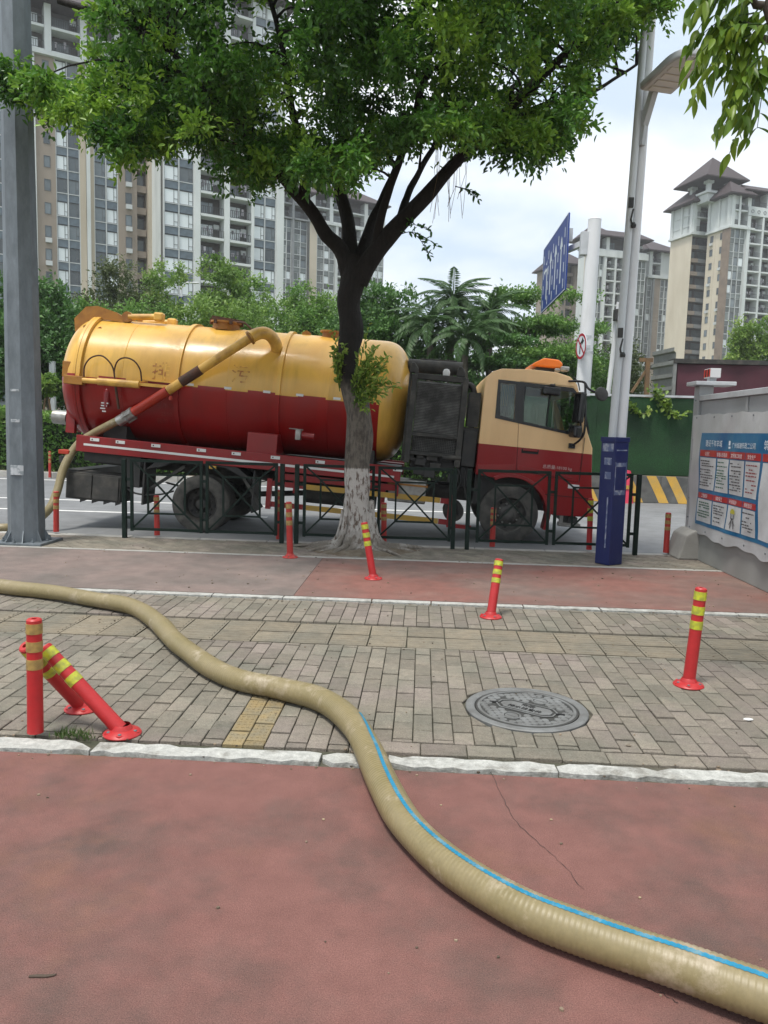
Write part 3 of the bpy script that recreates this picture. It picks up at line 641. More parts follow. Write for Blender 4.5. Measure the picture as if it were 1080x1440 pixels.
V = C3[:, None, :]+Sd[:, None, :]*(rad*np.cos(ang)[None])[..., None]+Un[:, None, :]*(rad*np.sin(ang)[None]*.97)[..., None]
I = (np.arange(nS-1)[:, None]*n+np.arange(n)[None]); J = (np.arange(nS-1)[:, None]*n+(np.arange(n)[None]+1) % n)
F = np.stack([I, J, J+n, I+n], -1).reshape(-1, 4)
MT['hose'] = mat('hose', (0.235, 0.19, 0.098), 0.45, col2=(0.19, 0.155, 0.068), scale=3, ramp=(0.4, 0.7), col3=(0.33, 0.275, 0.19), scale3=5, ramp3=(0.54, 0.66), detail=12, rough2=.68, mottle=.10, mscale=40)
hose = link('suction_hose', fastmesh('suction_hose', V.reshape(-1, 3), F, MT['hose'], smooth=True))
tag(hose, 'thick ribbed olive-yellow suction hose snaking from the tanker across the paving', 'hose')
# blue line printed along the hose, slightly proud
i0 = int(np.argmin(np.abs(C3[:, 0]-gnd(538, 1040).x)+np.abs(C3[:, 1]-gnd(538, 1040).y))); idx = np.arange(i0, nS)
drift = np.interp(sA[idx]-sA[i0], [0, .25, .8, 2, 5], [R(58), R(70), R(84), R(97), R(102)])
# the side of the hose that faces away from the path corner
SGN = 1.0 if np.mean(Sd[idx, 1]) > 0 else -1.0
vs = []
for da in (-.14, .14):
    a = drift+da/1.0*0.9; rr = (RH*wob+rib)[idx]+.0014
    vs.append(C3[idx]+Sd[idx]*(SGN*rr*np.cos(a))[:, None]+Un[idx]*(rr*np.sin(a)*.97)[:, None])
V = np.stack(vs, 1).reshape(-1, 3); k = len(idx); I = np.arange(k-1)*2; F = np.stack([I, I+1, I+3, I+2], -1)
MT['hose_blue'] = mat('hose_blue', (0.012, 0.19, 0.32), 0.45, mottle=.2, mscale=25, rough2=.7, col2=(0.16, 0.27, 0.30), scale=9, ramp=(0.52, 0.66), detail=10)
link('blue_line', fastmesh('blue_line', V, F, MT['hose_blue'], smooth=True), hose)

# small litter
MT['scrap'] = mat('scrap', (.7, .7, .68), .8)
def litter(name, px, py, s_, m, lab, cat):
    p = gnd(px, py, .004); b = MB(); k = 7
    pl = [(p.x+math.cos(i/k*6.283)*s_*random.uniform(.5, 1), p.y+math.sin(i/k*6.283)*s_*random.uniform(.4, .9)) for i in range(k)]
    if name == 'dry_leaf': pl = [(p.x-.04, p.y-.006), (p.x-.015, p.y-.004), (p.x+.01, p.y-.002), (p.x+.032, p.y+.006), (p.x+.036, p.y+.014), (p.x+.008, p.y+.008), (p.x-.018, p.y+.007), (p.x-.042, p.y+.001)]
    b.prism(pl, 'Z', .002, .005); o = b.build(name, m); tag(o, lab, cat)
litter('paper_scrap', 1052, 1011, .035, MT['scrap'], 'crumpled white paper scrap on the bricks by the edge of the paving', 'litter')
MT['dry_leaf'] = mat('dry_leaf', (.07, .05, .035), .8); MT['pale_leaf'] = mat('pale_leaf', (.35, .28, .17), .8)
litter('dry_leaf', 60, 1373, .028, MT['dry_leaf'], 'dark dry leaf on the red path in the near corner', 'leaf')
for (x_, y_, lab) in ((455, 1152, 'pale leaf bit on the red path left of the hose'), (775, 1152, 'pale leaf bit on the red path right of the crack'), (620, 1132, 'pale crumb on the red path beside the blue line of the hose'), (900, 1262, 'pale crumb on the red path above the end of the hose')):
    litter('leaf_bit', x_, y_, .008, MT['pale_leaf'], lab, 'leaf')
for (x_, y_, lab) in ((702, 905, 'brown soil crumb on the tactile strip'), (880, 918, 'brown crumb beyond the manhole cover near the tactile strip'), (884, 1048, 'dark pebble by the white edging beyond the manhole cover')):
    litter('soil_crumb', x_, y_, .02, MT['soil'], lab, 'debris')
# grit, crumbs and leaf bits blown over the ground
b = MB()
for k in range(520):
    x = random.uniform(-4.2, 4.2); y = random.uniform(2.0, 10.6); s_ = random.uniform(.003, .009)*(1.5 if y > 6 else 1)
    if random.random() < .35: y = random.choice((3.79, 7.2, 9.66, 3.58))+random.gauss(0, .03)
    b.prism([(x+math.cos(a)*s_*random.uniform(.6, 1.2), y+math.sin(a)*s_*random.uniform(.5, 1)) for a in (0, 1.3, 2.6, 3.9, 5.1)], 'Z', .0005, .002+s_*.5)
MT['grit'] = mat('grit', (.17, .13, .09), .9, island=.7)
tag(b.build('grit', MT['grit']), 'fine grit and leaf crumbs scattered over the paving and the red path', kind='stuff')
# weeds in the joints
def blades(cs, n_, sp_, ln, m, name, lab):
    P = np.concatenate([np.array([[c_[0], c_[1], 0.0]])+rng.normal(size=(n_, 3))*np.array([sp_, sp_*.5, 0]) for c_ in cs]); D = rng.normal(size=P.shape)*.5; D[:, 2] = 1
    V, F, k_ = leaves(P, D, rng.normal(size=P.shape), ln*(.5+rng.random(len(P))), .006, quad=False)
    o = link(name, fastmesh(name, V, F, m, np.repeat(rng.random(len(P))*.6+.2, k_))); return tag(o, lab, kind='stuff')
MT['weed'] = leafmat('weed', (.03, .06, .012), (.07, .13, .03), (.16, .2, .06))
blades([gnd(122, 1040), gnd(105, 1036), gnd(90, 1037)], 45, .035, .05, MT['weed'], 'weeds', 'small green weeds in the brick joints at the foot of the fallen posts')
# ================================================================== SITE WALL WITH NOTICE SHEET (runs away from us on the right)
WX = 3.80
def hitX(px, py, X):
    d = ray(px, py); t = X/d[0]; return Vector((X, d[1]*t, EYE+d[2]*t))
MT['wall_grey'] = mat('wall_grey', (0.36, 0.37, 0.38), 0.55, col2=(0.29, 0.30, 0.30), scale=2, ramp=(0.4, 0.75), bump=0.05, bscale=30)
MT['wall_low'] = mat('wall_low', (0.30, 0.305, 0.29), 0.7, col2=(0.235, 0.235, 0.22), scale=1.6, ramp=(0.4, 0.75), bump=0.1, bscale=40)
sw = empty('site_wall', (WX+.1, 8, 0), label='grey metal panel wall of a building site running along the right side', cat='wall')
YE = 11.06
MB().b2(WX, WX+.14, 4.6, YE-.2, 0.004, .42).build('plinth', MT['wall_low'], sw, bevel=.004)
for k in range(4):
    y1 = YE-.2-k*1.56; MB().b2(WX+.015, WX+.12, y1-1.55, y1-.004, .425, 2.16).build('panel', MT['wall_grey'], sw, bevel=.004)
    MB().b2(WX+.05, WX+.115, y1-1.53, y1-.03, 2.0, 2.14).b2(WX+.0, WX+.014, y1-1.55, y1-1.49, .43, 2.16).build('panel_trim', MT['wall_grey'], sw)
MB().b2(WX-.02, WX+.16, 4.6, YE-.2, 2.162, 2.235).build('coping', MT['grey_paint'], sw, bevel=.006)
MB().b2(WX-.025, WX+.17, YE-.196, YE, .40, 2.37).build('end_post', MT['wall_grey'], sw, bevel=.008)
MB().b2(WX-.12, WX+.42, YE-.33, YE+.06, 2.372, 2.425).build('post_cap', MT['grey_paint'], sw, bevel=.008)
b = MB(); b.prism([(WX-.27, 0.0), (WX+.2, 0.0), (WX+.2, .40), (WX-.06, .40), (WX-.17, .33)], 'Y', YE-.52, YE+.05)
b.build('footing', MT['concrete'], sw, bevel=.02, seg=2)
for k in range(7): MB().lathe([(.012, 0), (.012, .008), (.0005, .012)], 6, Matrix.Translation((WX-.026, YE-.1, .55+k*.27)) @ Matrix.Rotation(R(-90), 4, 'Y')).build('screw', MT['galv'], sw)
# small striped warning light on the post cap
wl = empty('warning_box', (WX+.12, YE-.2, 2.425), label='small white box with red and black stripes on top of the site wall post', cat='warning light')
q = at(1000, 523, YE-.2)
MB().b2(q.x-.05, q.x+.09, q.y-.12, q.y+.12, 2.475, 2.60).build('housing', MT['white_paint'], wl, bevel=.006)
MB().b2(q.x-.03, q.x+.06, q.y-.05, q.y+.05, 2.426, 2.475).build('bracket', MT['grey_paint'], wl)
MT['sig_red'] = mat('sig_red', (.6, .03, .02), .4)
for k, m_ in enumerate(('sig_red', 'dark', 'sig_red', 'dark', 'sig_red')):
    MB().b2(q.x-.055, q.x-.0505, q.y+.11-k*.046-.034, q.y+.11-k*.046, 2.487, 2.59).build('stripe', MT[m_], wl)
# ---- notice sheet
def ripple(y, z): return .012*math.sin(y*4.3+z*2.1)*math.sin(z*5+y)+.006*math.sin(y*11+z*7)
def patch(b, y0, y1, z0, z1, off, step=.07, edge=0.0):
    ny = max(1, int(abs(y1-y0)/step)); nz = max(1, int(abs(z1-z0)/step)); vs = []
    for i in range(ny+1):
        for j in range(nz+1):
            y = y0+(y1-y0)*i/ny; z = z0+(z1-z0)*j/nz; e = 0
            if edge and j == 0: e = edge*(math.sin(y*5)*.6+math.sin(y*13+1)*.4)
            if edge and j == nz: e = edge*.4*(math.sin(y*6+2)*.6+math.sin(y*17)*.4)
            vs.append((WX-.042-off-ripple(y, z), y, z+e))
    b.add(vs, [(i*(nz+1)+j, (i+1)*(nz+1)+j, (i+1)*(nz+1)+j+1, i*(nz+1)+j+1) for i in range(ny) for j in range(nz)]); return b
MT['tarp'] = mat('tarp', (0.50, 0.51, 0.52), 0.35, col2=(0.42, 0.43, 0.43), scale=2.5, bump=0.5, bscale=9)
MT['p_blue'] = mat('p_blue', (0.012, 0.12, 0.27), 0.35, col2=(0.03, 0.17, 0.31), scale=3, bump=0.3, bscale=9)
MT['p_red'] = mat('p_red', (0.42, 0.03, 0.03), 0.35, col2=(0.36, 0.05, 0.05), scale=4, bump=0.3, bscale=9)
MT['p_white'] = mat('p_white', (0.58, 0.60, 0.61), 0.38, col2=(0.50, 0.515, 0.52), scale=4, bump=0.6, bscale=11)
MT['p_ink'] = mat('p_ink', (0.07, 0.07, 0.075), 0.5); MT['p_ink2'] = mat('p_ink2', (0.25, 0.06, 0.06), 0.5); MT['p_ink3'] = mat('p_ink3', (0.04, 0.13, 0.08), 0.5)
MT['p_letter'] = mat('p_letter', (0.72, 0.76, 0.78), 0.4); MT['p_yel'] = mat('p_yel', (0.45, 0.42, 0.05), 0.4)
ns = empty('notice_sheet', (WX-.04, 9.4, .4), label='white tarpaulin notice with blue heading and rows of papers on the grey site wall', cat='notice')
b = MB(); patch(b, 10.93, 5.2, .36, 1.97, 0, edge=.03); b.build('sheet', MT['tarp'], ns, smooth=60)
yl = 10.60; zt = 1.725; zb = .50
bl = patch(MB(), yl, 5.5, zb, zt, .003).build('blue_board', MT['p_blue'], ns, smooth=60)
colY = [hitX(x, y, WX-.05).y for x, y in ((989, 650), (1006.5, 652), (1025.5, 655), (1047, 658), (1068.5, 662))]
colY[0] = yl-.03
TM = Matrix(((0, 0, -1, 0), (-1, 0, 0, 0), (0, 1, 0, 0), (0, 0, 0, 1)))
def wtext(t, y, z, size, m, off=.008, align='LEFT', parent=None):
    o = link('lettering', text_mesh(t, size, m, 0.0, align), parent or ns, world=True)
    o.matrix_basis = Matrix.Translation((WX-.045-off-.012, y, z)) @ TM; return o
rowA = ('公告栏', '管理人员名单', '文明施工制度', '安全生产'); rowB = ('工程概况', '消防保卫', '环境保护', '维权告示')
for row, (zr0, zr1, zp0, zp1, names) in enumerate(((1.415, 1.50, .985, 1.40, rowA), (.862, .935, .55, .85, rowB))):
    for k in range(4):
        ya, yb = colY[k]-.02, colY[k+1]+.02
        patch(MB(), ya+.012, yb-.012, zr0, zr1, .006).build('red_heading', MT['p_red'], ns)
        wtext(names[k], (ya+yb)/2, zr0+.018, min(.055, .85*abs(ya-yb)/len(names[k])), MT['p_letter'], align='CENTER')
        pp = patch(MB(), ya, yb, zp0, zp1, .006).build('notice_paper', MT['p_white'], ns, smooth=60)
        if row == 1 and k == 2:
            cy_ = (ya+yb)/2; fig = MB()
            fig.add([(0, cy_+.07*math.cos(a), zp1-.09+.06*math.sin(a)) for a in np.linspace(0, math.pi, 9)], [tuple(range(9))])
            fo = fig.build('helmet_print', MT['p_yel'], pp); fo.location.x = WX-.062
            fig = MB(); 
            for a_, b_ in (((-.05, -.09), (-.035, -.15)), ((.05, -.09), (.035, -.15)), ((-.035, -.15), (.035, -.15)), ((0, -.15), (-.08, -.23)), ((0, -.15), (.08, -.23)), ((-.02, -.17), (-.05, -.27)), ((.02, -.17), (.05, -.27))): fig.bar((0, cy_+a_[0], zp1+a_[1]), (0, cy_+b_[0], zp1+b_[1]), .012, .002, up=(1, 0, 0))
            fo = fig.build('figure_print', MT['p_ink'], pp); fo.location.x = WX-.062
            continue
        ink = MB(); z = zp1-.05
        while z > zp0+.04:
            y = ya-.03-random.choice((0, .02, .04)); ye = yb+.03+random.random()*.35*abs(ya-yb)*random.choice((0, 1, 1))
            while y > ye:
                l_ = random.uniform(.03, .09); y2 = max(y-l_, ye-.01)
                if random.random() < .9: ink.add([(WX-.062, y, z), (WX-.062, y2, z), (WX-.062, y2, z+.015), (WX-.062, y, z+.015)], [(0, 1, 2, 3)])
                y = y2-.012
            z -= random.choice((.03, .034, .036, .05))
        ink.build('print_lines', MT[('p_ink', 'p_ink3', 'p_ink', 'p_ink2')[(k+row) % 4]], pp)
ya = colY[4]-.05
patch(MB(), ya+.02, ya-2.2, 1.415, 1.50, .006).build('red_heading', MT['p_red'], ns)
patch(MB(), ya, ya-2.3, .55, 1.40, .006).build('notice_paper', MT['p_white'], ns, smooth=60)
wtext('建设千年羊城', hitX(993, 622, WX-.06).y, 1.555, .094, MT['p_letter'])
ylogo = hitX(1025.5, 625, WX-.06).y
MB().add([(WX-.066, ylogo, 1.535), (WX-.066, ylogo-.06, 1.535), (WX-.066, ylogo-.06, 1.56), (WX-.066, ylogo, 1.56), (WX-.066, ylogo, 1.575), (WX-.066, ylogo-.05, 1.575), (WX-.066, ylogo-.05, 1.63), (WX-.066, ylogo, 1.63)], [(0, 1, 2, 3), (4, 5, 6, 7)]).build('emblem', MT['p_letter'], ns)
wtext('广州城建', hitX(1030, 625, WX-.06).y, 1.55, .072, MT['p_letter'])
wtext('市政二公司', hitX(1043.5, 625, WX-.06).y, 1.55, .078, MT['p_letter'])
wtext('筑美好城市', hitX(1075, 628, WX-.06).y, 1.55, .12, MT['p_letter'])
for k in range(9):
    for z in (1.93, .43): MB().lathe([(.012, 0), (.012, .004), (.004, .005)], 8, Matrix.Translation((WX-.05-ripple(10.8-k*.6, z)-.0, 10.8-k*.6, z)) @ Matrix.Rotation(R(-90), 4, 'Y')).build('eyelet', MT['galv'], ns)

# ================================================================== GREEN HOARDING BEYOND THE ROAD
MT['turf'] = mat('turf', (0.011, 0.054, 0.014), 0.85, mottle=.2, mscale=30, col2=(0.006, 0.028, 0.009), scale=1.2, ramp=(0.35, 0.7), bump=0.9, bscale=55, grain=.3, gscale=60)
hy = 21.45
gh = empty('green_hoarding', (7.5, hy, -.125), label='hoarding covered in dark green artificial turf across the road', cat='hoarding')
for k in range(6):
    x0 = 2.75+k*2.0; b = MB(); nx, nz = 14, 10; vs = []
    for i in range(nx+1):
        for j in range(nz+1):
            x = x0+i*1.994/nx; z = .62+j*(2.72-.62)/nz; vs.append((x, hy-.035-.02*math.sin(x*2.7+z)*math.sin(z*2.2), z))
    b.add(vs, [(i*(nz+1)+j, (i+1)*(nz+1)+j, (i+1)*(nz+1)+j+1, i*(nz+1)+j+1) for i in range(nx) for j in range(nz)])
    b.b2(x0, x0+1.994, hy-.0, hy+.03, .60, 2.71); b.build('turf_panel', MT['turf'], gh, smooth=50)
    MB().b2(x0, x0+.06, hy+.032, hy+.09, -.12, 2.72).build('post', MT['galv'], gh)
MB().b2(2.75, 14.75, hy-.06, hy+.06, 2.735, 2.79).build('top_rail', MT['grey_paint'], gh)
MT['kerb_black'] = mat('kerb_black', (0.06, 0.062, 0.06), .8, col2=(.10, .10, .095), scale=4, grain=.2); MT['kerb_yellow'] = mat('kerb_yellow', (0.52, 0.30, 0.04), .7, col2=(0.42, .27, .07), scale=5, grain=.2)
kbase = empty('striped_barrier', (7.5, hy-.2, -.125), label='low concrete barrier striped black and yellow under the green hoarding', cat='barrier')
for k in range(10):
    x0 = 2.9+k*1.2; MB().prism([(hy-.42, -.12), (hy-.08, -.12), (hy-.08, .6), (hy-.30, .6), (hy-.36, .16)], 'X', x0, x0+1.19).build('barrier_block', MT['kerb_black'], kbase, bevel=.012)
    o = [c_ for c_ in kbase.children][-1]; xs = x0+.25
    for s0 in (.12, .80):
        b = MB(); a0, a1 = x0+s0, x0+s0+.26
        b.add([(a0+.22, hy-.365, .16), (a1+.22, hy-.365, .16), (a1, hy-.304, .602), (a0, hy-.304, .602)], [(0, 1, 2, 3)]); b.add([(a0+.34, hy-.424, -.115), (a1+.34, hy-.424, -.115), (a1+.22, hy-.364, .16), (a0+.22, hy-.364, .16)], [(0, 1, 2, 3)])
        b.build('yellow_stripe', MT['kerb_yellow'], kbase)
# climbing vine on the hoarding
MT['vine'] = leafmat('vine', (.06, .12, .015), (.14, .24, .03), (.28, .38, .06), .35)
def vine(pxs, lab, w0):
    P = spline([at(x, y, hy-.12) for x, y in pxs], 40); vn = empty('climbing_vine', P[-1], label=lab, cat='vine')
    MB().tube(P, .012, 5).build('stem', mat('vine_stem', (.12, .14, .04), .8), vn)
    C = []; 
    for i, p in enumerate(P):
        for _ in range(int(1+5*w0*(1-i/40))): C.append(np.array(p)+rng.normal(size=3)*np.array([.07, .04, .05])*(.4+w0*1.0*(1-i/44)))
    C = np.array(C); V, F, k_ = leaves(C, rng.normal(size=C.shape)+np.array([0, -.5, -.4]), rng.normal(size=C.shape)*.5+np.array([0, -1, .6]), .12*(.6+.7*rng.random(len(C))), .10)
    link('foliage', fastmesh('foliage', V, F, MT['vine'], np.repeat(rng.random(len(C)), k_)), vn)
vine([(918, 548), (930, 560), (938, 572), (945, 580), (956, 585), (972, 578)], 'yellow-green vine hanging over the top of the green hoarding near the site wall', 1.0)
vine([(882, 562), (888, 572), (896, 580), (908, 582), (918, 577)], 'thin vine strand on the green hoarding just right of the lamp poles', .35)
# red plastic barrel and lamp behind the railing end
rb = gnd(879, 707, -.125); rb2 = empty('traffic_barrel', rb, label='pinkish red plastic barrel with yellow band half hidden behind the blue box', cat='barrel')
MT['barrel'] = mat('barrel', (.5, .03, .07), .5)
MB().lathe([(.22, 0), (.2, .05), (.19, .3), (.17, .34), (.17, .62), (.14, .66), (.1, .86), (.0005, .88)], 16, Matrix.Translation(rb)).build('drum', MT['barrel'], rb2, smooth=40)
MB().lathe([(.196, .4), (.196, .5)], 16, Matrix.Translation(rb-Vector((0, 0, .02))), caps=False).build('reflective_band', MT['kerb_yellow'], rb2)
# maroon covered container behind the hoarding
MT['maroon'] = mat('maroon', (0.085, 0.018, 0.03), 0.6, col2=(0.06, 0.014, 0.022), scale=1.5, bump=0.4, bscale=6)
MT['corr_grey'] = mat('corr_grey', (0.24, 0.25, 0.24), 0.6, col2=(0.19, 0.19, 0.18), scale=3)
ca = at(946, 560, 25.0); zt_ = at(946, 503, 25.0).z
cn = empty('covered_container', (ca.x, 25, 0), label='maroon sheeted cargo container with a corrugated grey end behind the green hoarding', cat='container')
b = MB(); vs = []; nx = 40
for i in range(nx+1):
    for j in range(9):
        x = ca.x+.1+i*9.0/nx; z = .4+j*(zt_-.18-.4)/8; vs.append((x, 25+.03*math.sin(x*4)+.02*math.sin(z*3+x), z))
b.add(vs, [(i*9+j, (i+1)*9+j, (i+1)*9+j+1, i*9+j+1) for i in range(nx) for j in range(8)]); b.build('side_sheet', MT['maroon'], cn, smooth=60)
MB().b2(ca.x+.1, ca.x+9.1, 25.06, 27.4, .4, zt_-.2).build('body', MT['maroon'], cn)
MB().b2(ca.x-.05, ca.x+9.2, 24.93, 27.5, zt_-.17, zt_-.03).build('top_beam', MT['dusty_black'], cn)
b = MB()
for k in range(9): b.prism([(27.3, .5+k*.42), (27.3, .9+k*.42), (27.3-.06, .82+k*.42), (27.3-.06, .58+k*.42)][::1] if False else [(25.05, .5+k*.42), (27.35, .5+k*.42), (27.35, .86+k*.42), (25.05, .86+k*.42)], 'X', ca.x-.02-.03*(k % 2), ca.x+.05)
bb = MB()
e0 = at(918, 530, 26.6)
for k in range(10): bb.add([(e0.x, 26.6, .5+k*.4), (ca.x+.02, 25.02, .5+k*.4), (ca.x+.02, 25.02, .72+k*.4), (e0.x, 26.6, .72+k*.4), (e0.x-.08, 26.55, .76+k*.4), (ca.x-.06, 24.97, .76+k*.4), (ca.x-.06, 24.97, .88+k*.4), (e0.x-.08, 26.55, .88+k*.4)], [(0, 1, 2, 3), (3, 2, 5, 4), (4, 5, 6, 7)])
bb.build('corrugated_end', MT['corr_grey'], cn)
MB().bar((ca.x, 25.0, .4), (ca.x, 25.0, zt_-.18), .1, .1).build('corner_post', MT['corr_grey'], cn)
tb = empty('timber_brace', at(908, 550, 24), label='weathered timber prop with a diagonal brace beside the grey container end', cat='timber prop')
MT['timber'] = mat('timber', (.20, .12, .055), .8, col2=(.14, .09, .05), scale=8)
p0, p1 = at(911, 560, 24), at(911, 504, 24); MB().bar((p0.x, 24, -.1), p1, .14, .12).build('prop', MT['timber'], tb)
MB().bar(at(888, 552, 24), at(909, 520, 24), .07, .07).build('brace', MT['timber'], tb); MB().bar(p1-Vector((.25, 0, .05)), p1+Vector((.15, 0, -.05)), .09, .12).build('cross_piece', MT['timber'], tb)

# ================================================================== LANE SIGN ON ITS MAST
PY_ = 23.2; m0, m1 = at(820, 545, PY_), at(836.5, 309, PY_); dM = (m1-m0)/(m1.z-m0.z)
ls = empty('lane_sign', (m0.x-.3, PY_, 0), label='blue road sign with white lane arrows held out on a white mast', cat='road sign')
MB().tube([m0-dM*m0.z, m1], [.235, .185], 20).build('mast', MT['white_paint'], ls, smooth=40)
MB().lathe([(.19, 0), (.17, .03), (.0005, .06)], 20, Matrix.Translation(m1)).build('mast_cap', MT['white_paint'], ls, smooth=40)
for yy in (474, 496): q = at(823, yy, PY_); MB().lathe([(.232, -.03), (.232, .03)], 20, Matrix.Translation(q), caps=False).build('strap', MT['grey_paint'], ls)
SX = m1.x-.42; nr0, nr1 = hitX(797, 308, SX), hitX(796.5, 408, SX); fr0, fr1 = hitX(762, 351, SX), hitX(763.5, 435, SX)
yn, yf = (nr0.y+nr1.y)/2, (fr0.y+fr1.y)/2; z0s, z1s = (nr1.z+fr1.z)/2, (nr0.z+fr0.z)/2
MT['sign_blue'] = mat('sign_blue', (0.008, 0.035, 0.22), 0.4, col2=(0.012, 0.045, 0.24), scale=2); MT['sign_white'] = mat('sign_white', (.62, .66, .70), .4)
MB().b2(SX, SX+.05, yn, yf, z0s, z1s).build('panel', MT['sign_blue'], ls)
W_, H_ = yf-yn, z1s-z0s
def sg(b, poly, off=.004): b.add([(SX-off, yf-u*W_, z0s+v*H_) for u, v in poly], [tuple(range(len(poly)))])
b = MB(); e = .012
for poly in ([(0, 0), (1, 0), (1, e), (0, e)], [(0, 1-e), (1, 1-e), (1, 1), (0, 1)], [(0, e), (e*.7, e), (e*.7, 1-e), (0, 1-e)], [(1-e*.7, e), (1, e), (1, 1-e), (1-e*.7, 1-e)]): sg(b, poly)
b.build('border', MT['sign_white'], ls)
b = MB()
for u in (.07, .27, .47, .68, .91):
    for v in (.05, .27, .50, .73): sg(b, [(u-.012, v), (u+.012, v), (u+.012, v+.13), (u-.012, v+.13)])
b.build('lane_line', MT['sign_white'], ls)
for u in (.375, .575, .795):
    b = MB(); sg(b, [(u-.018, .16), (u+.018, .16), (u+.018, .64), (u-.018, .64)]); sg(b, [(u-.05, .64), (u+.05, .64), (u+.02, .76), (u, .80), (u-.02, .76)]); b.build('arrow', MT['sign_white'], ls)
b = MB(); sg(b, [(.20, .14), (.24, .14), (.24, .62), (.20, .62)]); sg(b, [(.14, .58), (.1999, .58), (.1999, .62), (.14, .62)]); sg(b, [(.08, .60), (.14, .54), (.14, .66)]); sg(b, [(.155, .70), (.22, .74), (.2, .67)]); b.build('arrow', MT['sign_white'], ls)
b = MB(); b.bar(m1+Vector((-.05, 0, -.55)), (SX+.2, yf-.2, z1s-.35), .16, .16); b.bar(m1+Vector((-.05, .0, -1.25)), (SX+.2, yf-.2, z0s+.35), .12, .12) if False else None
b.build('arm', MT['white_paint'], ls)
MB().b2(m1.x-.38, m1.x-.16, PY_-.1, PY_+.1, m1.z-1.0, m1.z-.35).build('arm_flange', MT['grey_paint'], ls, bevel=.01)
b = MB()
for y in (yn+.5, yf-.6): b.b2(SX+.05, SX+.09, y-.04, y+.04, z0s+.1, z1s-.1); b.b2(SX+.09, SX+.25, y-.03, y+.03, z1s-.75, z1s-.35)
b.build('back_rail', MT['grey_paint'], ls)
# round no-turn sign
rs_ = empty('no_turn_sign', at(817, 487, PY_-.1), label='round white no-turn sign with red rim and slash on the sign mast', cat='road sign')
rx = at(817, 487, PY_-.28); RM = Matrix.Translation(rx) @ Matrix.Rotation(R(-90+12), 4, 'Z') @ Matrix.Rotation(R(90), 4, 'X')
rad_ = .37
MB().lathe([(rad_, -.015), (rad_, 0.0), (.0005, 0.0)], 40, RM).build('disc', MT['sign_white'], rs_)
MT['rim_red'] = mat('rim_red', (.35, .012, .03), .4)
MB().lathe([(rad_*.8, .003), (rad_*1.0, .003)], 40, RM, caps=False).build('red_rim', MT['rim_red'], rs_)
b = MB(); b.prism([(-.09, -.22), (-.03, -.22), (-.03, .04), (.04, .10), (.04, .02), (.2, .14), (.06, .26), (.05, .18), (-.09, .07)], 'Z', .001, .004, RM); b.build('arrow', MT['dark'], rs_)
MB().prism([(-.24, .20), (-.20, .24), (.24, -.20), (.20, -.24)], 'Z', .0045, .006, RM).build('slash', MT['rim_red'], rs_)
MB().bar(rx, rx+Vector((.28, .1, 0)), .04, .1).build('bracket', MT['grey_paint'], rs_)
# far lamp and traffic-camera poles
fl = empty('double_street_lamp', at(256, 470, 52), label='small white double-arm street lamp among the far bushes above the tank', cat='street lamp')
q0, q1 = at(256, 520, 52), at(255, 398, 52); MB().tube([(q0.x, 52, 0), q1], [.11, .07], 10).build('pole', MT['white_paint'], fl, smooth=40)
for s_ in (-1, 1): MB().tube([q1-Vector((0, 0, .25)), q1+Vector((s_*.4, 0, .05)), q1+Vector((s_*.8, 0, .02))], .045, 6).build('arm', MT['white_paint'], fl); MB().box(q1+Vector((s_*.95, 0, .02)), (.5, .25, .09)).build('lamp_head', MT['white_paint'], fl, bevel=.03)
MB().box(q1-Vector((0, .12, 1.2)), (.4, .15, .55)).build('plate', MT['blue_paint'], fl)
cpx = empty('signal_pole', at(864, 520, 30), label='thin white pole with dark boxes just left of the lamp pole, beyond the road', cat='pole')
a0, a1 = at(862, 545, 30), at(870, 425, 30); MB().tube([(a0.x-.35, 30, 0), a1], [.10, .08], 10).build('pole', MT['white_paint'], cpx, smooth=40)
q = at(868, 443, 29.8); MB().box(q, (.26, .25, .42)).build('box', MT['black_metal'], cpx, bevel=.02)
q = at(869, 470, 29.8); MB().box(q+Vector((.05, 0, 0)), (.12, .2, .5)).build('signal_case', MT['black_metal'], cpx, bevel=.02)
